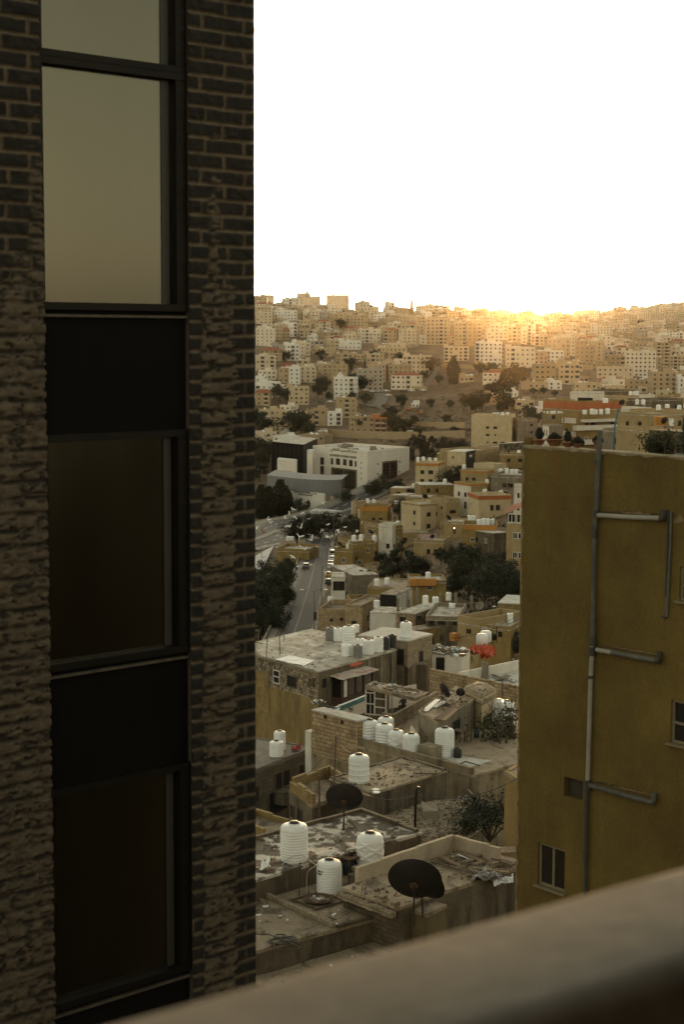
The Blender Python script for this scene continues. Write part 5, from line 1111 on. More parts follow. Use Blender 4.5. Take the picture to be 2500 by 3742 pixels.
# alley below: chain link fence
fz0, fz1 = PZ(1625, 3395, -25.4), PZ(1795, 3330, -25.4); o = empty('wire_fence', fz0, 'sagging chain-link fence between the dish roof and the olive building', 'fence'); m = MB(); n_ = 26; L_ = (fz1 - fz0)
for i in range(-12, n_ + 12):
    for sgn in (1, -1):
        t0, t1 = i / n_, (i + 12 * sgn) / n_; a0_, a1_ = t0, t1; z0_, z1_ = 0.0, 1.6
        if min(a0_, a1_) < 0 or max(a0_, a1_) > 1: continue
        m.tube([fz0 + L_ * a0_ + Vector((0, 0, z0_)), fz0 + L_ * a1_ + Vector((0, 0, z1_))], .007, n=4, cap=False)
m.build('mesh', RUST, o)
for t in (0.02, .5, .98): m = MB(); m.tube([fz0 + L_ * t - Vector((0, 0, .5)), fz0 + L_ * t + Vector((0, 0, 1.75))], .03, n=6); m.build('post', BLACKM, o)
rubble('rubble', [PZ(x, y, -26.5)[:2] for x, y in ((1560, 3420), (1640, 3260), (1880, 3230), (1860, 3400))], -26.6, 500, .16, [CONC, BLOCK, CONCD, WOODD], 61)
m = MB(); m.prism([PZ(x, y, -26.8)[:2] for x, y in ((1500, 3450), (1620, 3240), (1960, 3200), (1900, 3460))], -34, -26.7); tag(m.build('alley_floor', ROOFB), kind='structure')
# poles and cables
pole('rusty hooked pole rising between the ringed tank and the lone dish', [PZ(1219, 2890, -26), PZ(1226, 2750, -23.9), PZ(1229, 2695, -23.0), PZ(1227, 2689, -22.9), PZ(1224, 2692, -22.95)], .045, RUST)
pole('dark straight pole left of the lone dish', [PZ(1168, 3010, -26.5), PZ(1166, 2834, -23.8)], .05, RUST)
pole('dark iron pole with a bent top in front of the rubble slab', [PZ(1515, 3105, -25.5), PZ(1519, 2960, -22.9), PZ(1522, 2884, -21.6), PZ(1528, 2876, -21.5), PZ(1534, 2880, -21.5)], .06, BLACKM)
cable('long dark cable sagging across the rubble to the olive corner', PD(1336, 2905, 84), PD(1526, 2905, 80), .25); cable('dark cable from the bent pole to the ochre house', PD(1526, 2905, 80), PD(1890, 2845, 74), .5)
cable('thin cable from the hooked pole to the terrace wall', PD(1228, 2702, 100), PD(1310, 2750, 97), .3, .012); cable('thin wire from the hooked pole down to the left roof', PD(1228, 2712, 100), PD(1040, 2880, 96), .4, .012)
cable('low wire across the lone dish roof', PD(1168, 2950, 88), PD(1400, 2908, 90), .3, .012); cable('wire from the block house down past the loft', PD(1158, 2660, 112), PD(1312, 2750, 98), 1.2, .012)
m = MB(); m.bar(PZ(1712, 2886, -27), PZ(1742, 2920, -27.2), .12, .08); tag(m.build('timber_bar', CONC), 'pale leaning post at the corner of the terrace house', 'bar')
# shrubs and trees close by
def leafy(name, p, r, hgt, n, leaf, mat, label, seed, stems=6, cat='shrub', dens=1.0):
    rn = random.Random(seed); o = empty(name, p, label, cat); p = Vector(p); m = MB(); cl = []
    for k in range(stems):
        a = rn.random() * 6.28; rr = r * rn.uniform(.3, .95); tip = p + Vector((math.cos(a) * rr, math.sin(a) * rr, hgt * rn.uniform(.55, 1.0))); mid = p.lerp(tip, .5) + Vector((rn.uniform(-.2, .2) * r, rn.uniform(-.2, .2) * r, .1 * hgt)); m.tube([p, mid, tip], [.05 * hgt / 2, .03 * hgt / 2, .008], n=5)
        for q in range(3): t2 = mid.lerp(tip, rn.random()) ; e2 = t2 + Vector((rn.gauss(0, .3) * r, rn.gauss(0, .3) * r, rn.uniform(0, .35) * hgt)); m.tube([t2, e2], [.012 * hgt / 2, .004], n=4); cl.append(e2)
        cl += [tip, mid.lerp(tip, .6)]
    m.build('stem', BARK, o); m = MB()
    for i in range(n):
        c = cl[i % len(cl)]; d = Vector((rn.gauss(0, 1), rn.gauss(0, 1), rn.gauss(0, .7))) * (r * .22); q = c + d; nn = Vector((rn.gauss(0, .7), rn.gauss(0, .7), rn.gauss(.5, .6))).normalized(); x = nn.cross(Vector((rn.gauss(0, 1), rn.gauss(0, 1), rn.gauss(0, 1)))).normalized(); y = nn.cross(x); s_ = leaf * rn.uniform(.6, 1.3)
        m.face([q - x * s_, q - y * s_ * .45, q + x * s_, q + y * s_ * .45])
    m.build('foliage', mat, o); return o
leafy('broadleaf_tree', PZ(1840, 2860, -30), 2.0, 5.4, 800, .13, LEAFY, 'thin half-bare tree with sparse leaves beside the olive corner', 71, 9, 'tree')
leafy('climbing_plant', PZ(1835, 2890, -31), .9, 5.0, 1500, .14, leaf_mat('dead_leaves', (.06, .042, .02), (.12, .085, .04)), 'dry brown creeper hanging beside the thin tree', 72, 7, 'plant')
leafy('leafy_shrub', PZ(1792, 3075, -28.5), 1.8, 2.3, 3200, .10, LEAFD, 'large dark shrub growing behind the white parapet near the ochre house', 73, 10)
leafy('leafy_shrub', PZ(1690, 3058, -27.2), 1.0, 1.0, 900, .09, LEAF, 'low green bush on the rubble behind the parapet corner', 74, 7)
leafy('leafy_shrub', PZ(1830, 3330, -28), 1.6, 2.6, 1800, .1, LEAFD, 'dark shrub below the dish roof beside the olive corner', 75, 7)
# ------------------------------------------------------------------ unseen slab and wall added to shade the parapet, block to darken the panes
m = MB(); m.prism([(a0 + pn_ * .5)[:2], (a1 + pn_ * .5)[:2], (a1 + pn_ * 4)[:2], (a0 + pn_ * 4)[:2]], 1.1, 1.3, bottom=True); tag(m.build('added_shade_slab', SOLID), kind='structure')  # unseen slab added overhead to darken the parapet's inner face
m = MB(); m.prism([(a0 + pn_ * 1.9)[:2], (a1 + pn_ * 1.9)[:2], (a1 + pn_ * 2.2)[:2], (a0 + pn_ * 2.2)[:2]], -2, 1.1); tag(m.build('added_shade_wall', SOLID), kind='structure')  # unseen wall added behind the camera to darken the ledge
hNb = house('unseen near-black block added to darken the lower tower panes', [(26, 2, 0), (34, 22, 0), (60, 16, 0), (52, -12, 0)], -1.2, -34, plaster('painted_shade_block', (.012, .010, .007), (.02, .016, .011)), ROOFD, jit=0)  # added block, its near-black colour stands for shade
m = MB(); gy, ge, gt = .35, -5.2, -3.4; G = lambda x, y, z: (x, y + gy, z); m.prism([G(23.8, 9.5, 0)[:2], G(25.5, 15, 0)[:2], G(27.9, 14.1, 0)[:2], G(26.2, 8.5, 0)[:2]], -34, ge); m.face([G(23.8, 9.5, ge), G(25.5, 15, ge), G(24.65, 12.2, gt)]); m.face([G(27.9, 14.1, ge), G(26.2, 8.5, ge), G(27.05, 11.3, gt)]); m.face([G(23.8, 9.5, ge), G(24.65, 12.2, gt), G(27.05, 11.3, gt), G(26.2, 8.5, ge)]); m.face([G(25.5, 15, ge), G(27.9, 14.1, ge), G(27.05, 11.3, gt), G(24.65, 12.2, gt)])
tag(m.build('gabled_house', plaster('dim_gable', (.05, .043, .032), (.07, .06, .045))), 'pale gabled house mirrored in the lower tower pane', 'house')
# ------------------------------------------------------------------ roof of the olive building: pots, plants, tank, pole
ROT = plaster('terracotta', (.20, .085, .035), (.28, .13, .055), (.06, .04, .02), .6, 5, False)
PLANTD = plain('dark_succulent', (.020, .020, .012), .9, 0, .5, 20)
def pot(x, rim, y0, y1, shape, ph, label, kind):
    b = RW.su(x, y0); base = rP(b, .14, ZR + .03); sc = 41.0 / 6000; rr = rim / 2 * sc; hh = (y0 - y1) * sc
    o = empty('plant_pot', base, label, 'plant pot', None); m = MB()
    pr = [(rr * .45, 0), (rr * .7, hh * .35), (rr * .95, hh * .85), (rr * 1.06, hh * .88), (rr * 1.06, hh), (rr * .9, hh), (rr * .8, hh * .8)] if shape == 'bowl' else [(rr * .6, 0), (rr * .85, hh * .4), (rr * .8, hh * .75), (rr, hh * .85), (rr, hh), (rr * .85, hh), (rr * .75, hh * .9)]
    m.lathe(base, pr, n=24); m.build('pot', ROT, o); m = MB(); top = base + Vector((0, 0, hh * .9)); q_ = ph * sc; rn = random.Random(x)
    cl = [(0, 0, q_ * .5, q_ * .34), (0, 0, q_ * .85, q_ * .2)] if kind == 'tall' else [(0, 0, q_ * .45, q_ * .5), (q_ * .5, 0, q_ * .15, q_ * .4), (-q_ * .5, 0, q_ * .15, q_ * .4)]
    for (cx, cy, cz, r_) in cl:
        for i in range(220):
            d = Vector((rn.gauss(0, 1), rn.gauss(0, 1), rn.gauss(0, 1))).normalized(); p = top + Vector((cx, cy, cz)) + d * r_ * rn.uniform(.6, 1); x_ = d.cross(Vector((rn.gauss(0, 1), rn.gauss(0, 1), .3))).normalized(); y_ = d.cross(x_); s_ = .035
            m.face([p - x_ * s_, p - y_ * s_, p + (x_ + d) * s_, p + y_ * s_])
        m.lathe(top + Vector((cx, cy, cz - r_)), [(r_ * .1, 0), (r_ * .7, r_ * .4), (r_ * .75, r_), (r_ * .5, r_ * 1.6), (.005, r_ * 1.9)], n=12)
    m.build('plant', PLANTD, o)
pot(1958, 46, 1631, 1611, 'bowl', 40, 'terracotta bowl with a tall dark plant, nearest the building corner', 'tall'); pot(2013, 66, 1634, 1607, 'bowl', 24, 'widest terracotta bowl with a low dark cactus', 'low')
pot(2062, 48, 1637, 1619, 'bowl', 36, 'shallow ochre bowl with a leaning tall dark cactus', 'tall'); pot(2098, 40, 1640, 1624, 'bowl', 24, 'small shallow bowl with a round dark cactus', 'low'); pot(2171, 32, 1642, 1611, 'urn', 18, 'deep terracotta urn with a small dark cactus beside the drain pipe', 'low')
m = MB(); c = rP(RW.su(1920, 1628), .14, ZR); m.lathe(c + Vector((0, 0, -.05)), [(.12, 0), (.14, .12), (.13, .24), (.06, .29)], n=14); tag(m.build('corner_stone', OLIVE), 'rounded olive stone knob on the building corner', 'stone')
m = MB(); a = rP(RW.su(2202, 1640), .35, ZR - .9); m.tube([a, rP(RW.su(2205, 1570), .42, ZR + .55) , rP(RW.su(2210, 1517), .5, ZR + 1.0)], .022, n=6); tag(m.build('blue_pole', plain('blue_paint', (.03, .12, .19), .5)), 'thin blue pole leaning beside the drain pipe top', 'pole')
m = MB(); m.box(rP(4.0, 4.6, ZR - .15), rv * 2.6, ru * .12, (0, 0, .62)); m.box(rP(1.6, 4.3, ZR - .3), rv * .8, ru * .4, (0, 0, .6)); o = m.build('roof_wall', CONCD); tag(o, 'weathered grey roof wall behind the potted shrubs', 'wall')
o = empty('steel_tank', rP(4.45, 2.2, ZR - .9), 'dark green steel tank at the right edge of the olive roof', 'tank'); m = MB(); m.box(o.location + Vector((0, 0, .85)), rv * .75, ru * .6, (0, 0, .85)); m.build('body', plain('dark_green_steel', (.022, .028, .022), .6, .2), o); m = MB(); m.box(o.location + Vector((0, 0, 1.73)), rv * .78, ru * .63, (0, 0, .02)); m.build('lid', CONC, o)
for x, lb, nn_, hh, mt in ((2290, 'bushy green shrub on the olive roof beside the drain pipe', 1300, .75, LEAF), (2345, 'spindly dry plant on the olive roof', 160, .9, LEAFY), (2430, 'thin potted plant in a pale green jar on the olive roof', 200, .7, LEAFD)): leafy('potted_shrub', rP(RW.su(x, 1640), 1.1, ZR - .55), .45, hh + .2, nn_, .05, mt, lb, x, 6, 'shrub')
m = MB(); m.lathe(rP(RW.su(2428, 1650), 1.1, ZR - .9), [(.3, 0), (.42, .3), (.45, .75), (.48, .8), (.44, .9), (.40, .88)], n=20); tag(m.build('glazed_jar', plaster('pale_green_glaze', (.16, .20, .15), (.22, .26, .2), (.05, .05, .03), .6, 5, False)), 'pale green glazed jar just behind the olive parapet', 'jar')
# ------------------------------------------------------------------ middle distance houses
def zbase(pts): return min(zg(p[0], p[1]) for p in pts) - 3
MIDL = []
def mid(label, A, B, d, depth, wall, roof=ROOFG, par=(.7, .2), grid=(), band=None, **k):
    a = PD(A[0], A[1], d); b = PZ(B[0], B[1], a.z); e = (b - a); e.z = 0; e.normalize(); n = Vector((-e.y, e.x, 0)); n = n if n.y > 0 else -n
    MIDL.append((A[0], B[0], min(A[1], B[1]), d, label))
    pts = [a, b, b + n * depth, a + n * depth]; zt = a.z - (par[0] if par else 0)
    h = house(label, pts, zt, zbase(pts), wall, roof, par=par, jit=0, **k)
    for g_ in grid: win_grid(h, *g_[:3], **(g_[3] if len(g_) > 3 else {}))
    if band:
        m = MB()
        for i in (0, 1, 3):
            v = h.vp[i]; c = (h.P[i] + h.P[(i + 1) % 4]) / 2; m.box(Vector((c.x, c.y, zt + par[0] / 2 - .05)) + v.n * .06, v.e * (v.L / 2 - .02 + (.08 if i == 0 else 0)), v.n * .05, Vector((0, 0, band[1] / 2)))
        m.build('roof_band', band[0], h.root)
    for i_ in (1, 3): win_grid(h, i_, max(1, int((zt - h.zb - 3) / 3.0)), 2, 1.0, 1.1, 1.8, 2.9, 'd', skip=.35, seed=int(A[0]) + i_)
    h.zr = zt + .14; return h
T = lambda h, pts, where, dia=1.1, ht=1.6, col='w': tanks_px(h.zr, pts, dia, ht, where, 'tanks on ' + where, col)
h = mid('cream two-storey house with ochre roof band and four tanks, right of the cultural centre', (1519, 1692), (1601, 1694), 500, 10, [CREAM], grid=((0, 2, 2, dict(z1=2.0, dz=2.7, skip=0, w_=1.5)),), band=(ORANGE, .8)); T(h, [(1528, 1688), (1548, 1688), (1571, 1688), (1593, 1688)], 'the cream house with the ochre band')
h = mid('tan house with a flag on its veranda and a scorched side', (1740, 1648), (1826, 1640), 520, 14, [TANW, CONCD], walls=[0, 0, 0, 0]); 
m = MB(); v = h.vp[0]; a = PD(1826, 1622, 519); b = PD(1874, 1621, 526); h_ = house('scorched grey block beside the flag veranda', [a, b, b + UD * 8, a + UD * 8], a.z, zbase([a, b]), SOOT, ROOFW, jit=0)
h = mid('open veranda under a white metal roof with a striped flag', (1703, 1652), (1742, 1644), 512, 6, [CREAM, DARK], walls=[1, 0, 0, 0], roof=ROOFW, par=None)
fl = empty('flag', PD(1723, 1665, 505), 'black white and green striped flag with a red triangle hung on the veranda', 'flag')
c = PD(1723, 1665, 506); vv = h.vp[0]
for i, mt in enumerate((BLACKM, WHITE, plain('flag_green', (.03, .16, .06), .8))): m = MB(); m.box(c + Vector((0, 0, .5 - .5 * i)), vv.e * 1.7, vv.n * .02, (0, 0, .248)); m.build('stripe', mt, fl)
m = MB(); t_ = c + vv.n * .03; m.face([t_ + vv.e * 1.7 + Vector((0, 0, .75)), t_ + vv.e * 1.7 - Vector((0, 0, .75)), t_ + vv.e * .3]); m.face([t_ + vv.e * 1.7 - Vector((0, 0, .75)), t_ + vv.e * 1.7 + Vector((0, 0, .75)), t_ + vv.e * .3]); m.build('triangle', plain('flag_red', (.42, .03, .03), .8), fl)
h = mid('tan house with an ochre band and cluttered roof below the flag', (1684, 1719), (1782, 1722), 470, 9, [TANW], grid=((0, 2, 3, dict(z1=1.8, skip=.1)),), band=(ORANGE, .5)); T(h, [(1697, 1712)], 'the cluttered tan house roof', 1.1, 1.3)
h = mid('bare grey concrete house with four white tanks', (1797, 1734), (1915, 1738), 460, 14, [CONC], grid=((0, 1, 4, dict(z1=2.2, skip=.2, w_=1.6)),)); T(h, [(1831, 1728), (1853, 1729), (1872, 1731), (1888, 1731)], 'the bare grey concrete house', 1.15, 1.5)
h = mid('narrow cream house with tall side wall, left of the red-banded balcony house', (1722, 1768), (1782, 1765), 432, 8, [TANW, WHITEW], walls=[0, 0, 0, 1], grid=((0, 2, 2, dict(z1=2.6, skip=.3)), (3, 2, 2, dict(z1=2.4, skip=0, st='d'))), band=(ORANGE, .5)); T(h, [(1781, 1767)], 'the narrow cream house', 1, 1.2)
h = mid('cream house with a rust red balcony band and flat tanks', (1752, 1812), (1868, 1810), 415, 10, [CREAM], par=(.9, .2), grid=((0, 1, 4, dict(z1=2.2, skip=.2, h_=1.5)),), band=(REDOR, 1.0)); T(h, [(1832, 1806), (1773, 1802)], 'the rust red balcony house', 1.2, 1.1); T(h, [(1800, 1803), (1850, 1806)], 'the rust red balcony house, in black', 1, 1.0, 'k')
h = mid('pale house cut off by the olive building corner', (1880, 1768), (1935, 1775), 400, 8, [WHITEW], grid=((0, 2, 2, dict(z1=2, skip=0)),))
# red-roofed house at the corner of the olive wall
h = mid('tall dim house under a sloping red sheet roof at the olive corner', (1853, 1912), (1925, 1916), 300, 9, [TANW], par=None, grid=((0, 4, 2, dict(z1=2.2, dz=3.6, st='w', skip=0, s0=.3)), (3, 4, 1, dict(z1=2.0, dz=3.6, st='d', skip=0))))
v = h.vp[0]; m = MB(); a, b = h.P[0], h.P[1]; m.box((a + b) / 2 * Vector((1, 1, 0)) + v.n * -.1 + Vector((0, 0, h.zt + .9)), v.e * (v.L / 2), v.n * .05, (0, 0, .9)); m.build('glazed_room', CONCD, h.root)
for i in range(2): window(h.root, Vector((a.x, a.y, h.zt + 1.0)) + v.e * (1.0 + 1.65 * i) + v.n * .02, v.e, v.n, 1.5, 1.7, 'w')
m = MB(); q_ = [Vector((a.x, a.y, h.zt + 1.75)) + v.n * .4 - v.e * .6, Vector((b.x, b.y, h.zt + 3.4)) + v.n * .4, Vector((b.x, b.y, h.zt + 4.2)) - v.n * 4, Vector((a.x, a.y, h.zt + 3.0)) - v.n * 4 - v.e * .6]; m.face(q_); m.face(q_[::-1]); o_ = m.build('sloping_roof', TILE, h.root)
h = mid('pair of joined cream houses with corner balconies and two tanks', (1538, 1842), (1632, 1836), 430, 9, [CREAM], grid=((0, 2, 2, dict(z1=2.2, skip=0, w_=1.6)),), band=(TANW, .4)); T(h, [(1600, 1834), (1617, 1838)], 'the joined cream houses', 1.15, 1.6); dish(PD(1553, 1826, 432), 1.5, .8, R(20), R(30), 'black dish on the roof of the joined cream houses', legs=False)
h = mid('plain cream house with one wide window, beside the joined cream houses', (1633, 1824), (1682, 1822), 428, 9, [TANW]); win_px(h, 0, 1644, 1864, 1666, 1876, 'd')
h = mid('yellow house with ochre band and white tank row, left of the red-roofed corner house', (1690, 1919), (1815, 1921), 350, 9, [OCHRE], par=(.9, .2), grid=((0, 3, 2, dict(z1=2.2, dz=2.6, st='w', skip=.1, w_=1.0, h_=.9)),), band=(ORANGE, 1.0)); T(h, [(1752, 1918), (1769, 1918), (1785, 1918), (1802, 1917)], 'the yellow house with the ochre band', 1.0, 1.5); T(h, [(1720, 1902), (1733, 1902)], 'the back of the yellow banded house', 1.1, 1.2)
h = mid('unplastered grey annex at the side of the yellow banded house', (1806, 1950), (1850, 1946), 345, 8, [CONCD], roof=ROOFW, par=None)
h = mid('low house with washing under a dark veranda roof', (1512, 1972), (1622, 1976), 385, 9, [TANW], grid=((0, 1, 3, dict(z1=2, skip=.2)),)); T(h, [(1635, 1936)], 'the low house with the dark veranda', 1, 1.3); dish(PD(1582, 1974, 386), 1.2, .8, R(-20), R(30), 'black dish on the low veranda house', legs=False)
m = MB(); 
for i in range(9): m.box(PD(1535 + i * 7, 1955, 390) - Vector((0, 0, .3)), (.22, 0, 0), (0, .02, 0), (0, 0, .5), 0)
tag(m.build('washing', plaster('mixed_cloth', (.35, .12, .12), (.55, .5, .48), (.1, .12, .2), .6, 1.2, False)), 'line of drying washing under the dark veranda', 'washing', kind='stuff')
h = mid('low tan house with a lit wall lamp over its brown door', (1612, 1905), (1690, 1908), 402, 9, [TANW], par=(.5, .2)); win_px(h, 0, 1656, 1934, 1668, 1951, 'd', BOARD); dish(PD(1638, 1908, 396), 1.5, 1.0, R(50), R(35), 'black dish tilted on the lamp-lit tan house', legs=False)
lm = empty('wall_lamp', PD(1661, 1930, 399), 'small lit bulb glowing over the brown door', 'lamp'); m = MB(); m.lathe(lm.location, [(.06, -.1), (.11, 0), (.06, .1)], n=10); em, en_, el_, eb_ = newmat('lit_bulb'); eb_.inputs['Emission Color'].default_value = (1, .62, .25, 1); eb_.inputs['Emission Strength'].default_value = 4; m.build('bulb', em, lm)
h = mid('tall narrow white house with a tan side wall', (1384, 1917), (1434, 1919), 400, 6, [WHITEW], grid=((0, 2, 2, dict(z1=4.5, dz=3.2, st='d', skip=.4)),)); T(h, [(1455, 1916)], 'the narrow white house', 1, .9)
h = mid('tan house attached to the right of the narrow white house', (1435, 1924), (1473, 1920), 401, 6, [OCHRE], grid=((0, 3, 1, dict(z1=2.6, dz=3.0, st='w', skip=0)),))
h = mid('ochre house with a broad orange band and shacks on its roof', (1316, 1852), (1416, 1854), 470, 9, [OCHRE], par=(1.0, .2), grid=((0, 2, 3, dict(z1=2.6, skip=.2)),), band=(ORANGE, 1.3)); T(h, [(1346, 1838), (1366, 1838), (1450, 1842)], 'the shack-topped ochre house', 1.1, 1.2)
h = mid('three-storey ochre house nearest the street, front wing', (1222, 2005), (1290, 2008), 392, 9, [OCHRE], grid=((0, 3, 1, dict(z1=2, skip=0, st='w')),)); T(h, [(1273, 2004)], 'the front wing of the street ochre house', 1.1, 1.3); dish(PD(1240, 2000, 390), 1.5, .7, R(60), R(40), 'black dish on the street-side ochre house', legs=False)
h = mid('three-storey ochre house set back beside the street wing', (1291, 1980), (1368, 1976), 394, 9, [OCHRE], grid=((0, 3, 2, dict(z1=1.6, dz=2.8, st='w', skip=.2)),)); T(h, [(1293, 1979), (1320, 1976), (1369, 1980)], 'the set-back ochre house', 1.1, 1.7)
h = mid('plain yellow house with a white-pipe roof between highway and street', (1012, 2004), (1130, 2008), 480, 12, [OCHRE], par=(.9, .2)); T(h, [(1053, 1975), (1066, 1975)], 'the plain yellow house by the highway', 1.3, 1.5)
h = mid('low white shop row with a blue sheet roof at the street corner', (1213, 2112), (1262, 2112), 345, 8, [WHITEW], roof=ROOFG, par=None, grid=((0, 1, 2, dict(z1=1.7, h_=2.0, w_=1.6, st='d', skip=0)),))
h = mid('grey flat roof with two dark dishes beside the white shop row', (1292, 2104), (1382, 2100), 352, 16, [CONC], par=None)
for i, x in enumerate((1320, 1347)): dish(PD(x, 2112, 358), 1.5, 1.0, R(5), R(28), ['black dish on the grey roof by the shop row, left one', 'black dish on the grey roof by the shop row, right one'][i])
h = mid('long ochre wall house with two ribbed tanks', (1343, 2146), (1502, 2150), 300, 12, [OCHRE], par=(.3, .2), roof=ROOFB, grid=((0, 1, 5, dict(z1=2, skip=.6)),)); T(h, [(1378, 2140), (1415, 2136)], 'the long ochre house', 1.0, 1.4)
h = mid('ochre house wearing a bright orange balcony band', (1500, 2122), (1632, 2122), 295, 8, [OCHRE], par=(.5, .2)); win_px(h, 0, 1562, 2140, 1580, 2156, 'w'); v = h.vp[0]; m = MB(); a, b = v.at(1497, 2125), v.at(1593, 2125); m.box((a + b) / 2 + v.n * .5, (b - a) / 2, v.n * .5, (0, 0, .62)); m.build('balcony_band', ORANGE, h.root); T(h, [(1565, 2118)], 'the orange balcony house', 1.0, 1.5); dish(PD(1543, 2114, 294), 1.2, .8, R(30), R(30), 'black dish on the orange balcony house', legs=False)
h = mid('sandy block house at the street bend, front part', (1163, 2225), (1262, 2229), 292, 11, [BLOCKT], roof=ROOFB, par=(1.0, .2), grid=()); win_px(h, 0, 1206, 2261, 1217, 2271, 'd'); win_px(h, 0, 1242, 2257, 1254, 2269, 'd'); win_px(h, 0, 1146, 2235, 1157, 2268, 'b'); T(h, [(1207, 2208)], 'the sandy block house', 1.0, 1.6)
h = mid('sandy block house at the street bend, raised end wall', (1262, 2208), (1324, 2212), 288, 12, [STONEB], roof=ROOFB, par=(.4, .2)); win_px(h, 0, 1285, 2269, 1304, 2280, 'd'); win_grid(h, 1, 2, 3, w_=.9, h_=1.0, z1=2.4, st='d', skip=.1)
h = mid('roofless shack with white walls behind the sandy block house', (1390, 2172), (1450, 2176), 278, 8, [WHITEW, DARK], walls=[1, 0, 0, 0], roof=ROOFB, par=None); T(h, [(1377, 2220)], 'the shack yard', 1.0, 1.3)
h = mid('unfinished concrete house with bare columns, left wing in patterned block', (1451, 2240), (1518, 2246), 236, 10, [blocks('patterned_block', (.16, .09, .05), (.46, .36, .23), (.24, .18, .11), .16, .16, .02)], par=None, roof=ROOFG); win_px(h, 0, 1461, 2254, 1484, 2272, 'd')
h1 = h; h = mid('unfinished concrete house with bare columns, right wing', (1556, 2252), (1676, 2256), 230, 12, [CONCD], par=(.6, .25), parmat=BLOCK, roof=ROOFG)
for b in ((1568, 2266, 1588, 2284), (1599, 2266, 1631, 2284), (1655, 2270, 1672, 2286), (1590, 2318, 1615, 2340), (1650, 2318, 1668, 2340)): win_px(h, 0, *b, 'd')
win_px(h1, 0, 1522, 2248, 1542, 2266, 'd')
zP_ = h1.zr
for i, (x, y0, y1) in enumerate(((1455, 2238, 2186), (1497, 2238, 2190), (1490, 2190, 2160), (1526, 2196, 2152), (1610, 2212, 2168), (1643, 2254, 2202), (1666, 2216, 2168), (1724, 2200, 2178))):
    p = PD(x, y0, 245); t = PD(x, y1, 245); m = MB(); m.box((p + t) / 2 - Vector((0, 0, .6)), (.20, 0, 0), (0, .20, 0), (0, 0, (t.z - p.z) / 2 + .6)); 
    for dx in (-.1, .1): m.tube([t + Vector((dx, 0, 0)), t + Vector((dx, 0, .45))], .02, n=4)
    tag(m.build('concrete_column', CONC), f'{ORD[i]} bare concrete column from the left above the unfinished house roof', 'column', 'columns above the unfinished house')
T(h1, [(1555, 2210), (1592, 2213)], 'the unfinished house roof', .95, 1.45); T(h, [(1653, 2222)], 'the right wing of the unfinished house', .9, .8)
tank(PD(1640, 2194, 262), .9, 1.4, 1, 'w', 'white tank on a stand behind the unfinished house columns')
dish(PD(1756, 2235, 240), 1.4, .8, R(-150), R(35), 'pale grey dish facing the camera on the roof right of the unfinished house', mat=CONC)
h = mid('yellow rendered house with a ragged parapet, right of the unfinished house', (1674, 2251), (1755, 2264), 215, 9, [TANW], par=(1.0, .2), roof=ROOFG, grid=()); win_px(h, 0, 1706, 2298, 1723, 2316, 'b')
v = h.vp[0]; m = MB(); a, b = v.at(1660, 2325), v.at(1680, 2325); m.box((a + b) / 2 + v.n * .5, v.e * .45, v.n * .5, (0, 0, .5)); m.build('balcony', ORANGE, h.root)
h = mid('low yellow house with a grey flat roof at the olive corner', (1754, 2284), (1868, 2292), 212, 12, [OCHRE], par=(.5, .2), roof=ROOFG, grid=()); win_px(h, 0, 1762, 2290, 1781, 2320, 'w'); win_px(h, 0, 1821, 2308, 1837, 2328, 'd'); T(h, [(1865, 2275)], 'the low yellow house at the corner', .85, 1.4); T(h, [(1807, 2245)], 'the low yellow house, in black', .7, 1.2, 'k')
h = mid('rough block wall house at the back of the yellow corner house', (1820, 2205), (1925, 2210), 246, 8, [BLOCKO], par=None, roof=ROOFW)
h = mid('small tan block room below the roof of tanks, by the dark hedge', (1452, 2300), (1500, 2310), 228, 6, [BLOCKO], par=None, roof=ROOFB)
h = mid('low white garage behind the patterned block wing', (1352, 2240), (1445, 2244), 262, 6, [WHITEW], par=None, roof=ROOFG)
# ------------------------------------------------------------------ big house with the rust band, and neighbours right of it (seen above the olive roof)
h = mid('wide apartment house with a rust red roof band and laundry balconies', (2115, 1466), (2272, 1462), 376, 12, [OCHRE], par=(2.2, .2), grid=((0, 2, 5, dict(z1=3.4, dz=3.2, skip=.1, st='d', w_=1.5)),), band=(REDOR, 1.7)); hR = h
v = h.vp[0]; m = MB()
for zz in (h.zt - 3.9, h.zt - 7.2): m.box((h.P[0] + h.P[1]) / 2 * Vector((1, 1, 0)) + v.n * .7 - v.e * .8 + Vector((0, 0, zz)), v.e * (v.L / 2 + .8), v.n * .7, (0, 0, .55))
m.build('balcony', WHITEW, h.root)
m = MB(); m.box((h.P[0] + h.P[1]) / 2 * Vector((1, 1, 0)) + v.n * .9 + v.e * .3 + Vector((0, 0, h.zt - 2.3)), v.e * (v.L / 2 - .5), v.n * .9, (0, 0, .3)); m.build('awning', WHITEW, h.root)
vb = v; tanks_px(h.zt - 2.0, [(2138, 1514), (2165, 1514), (2178, 1514), (2198, 1514), (2222, 1513)], 1.0, 1.3, 'the awning ledge of the rust band house', 'tanks on the rust band awning', d=375.0)
a = PD(2066, 1478, 380); b = PD(2116, 1462, 377); h = house('rounded white wing of the rust band house with wrap-around balconies', [a, Vector((b.x, b.y - .1, 0)), b + Vector((3, 9, 0)), a + Vector((2, 9, 0))], a.z, zbase([a, b]), WHITEW, ROOFG, jit=0); win_grid(h, 0, 4, 2, w_=1.2, h_=1.3, z1=2.2, dz=3.1, skip=0, st='b')
v = h.vp[0]; m = MB()
for k in range(4): m.box((h.P[0] + h.P[1]) / 2 * Vector((1, 1, 0)) + v.n * .5 + Vector((0, 0, h.zt - 3.6 - 3.1 * k)), v.e * (v.L / 2), v.n * .5, (0, 0, .6))
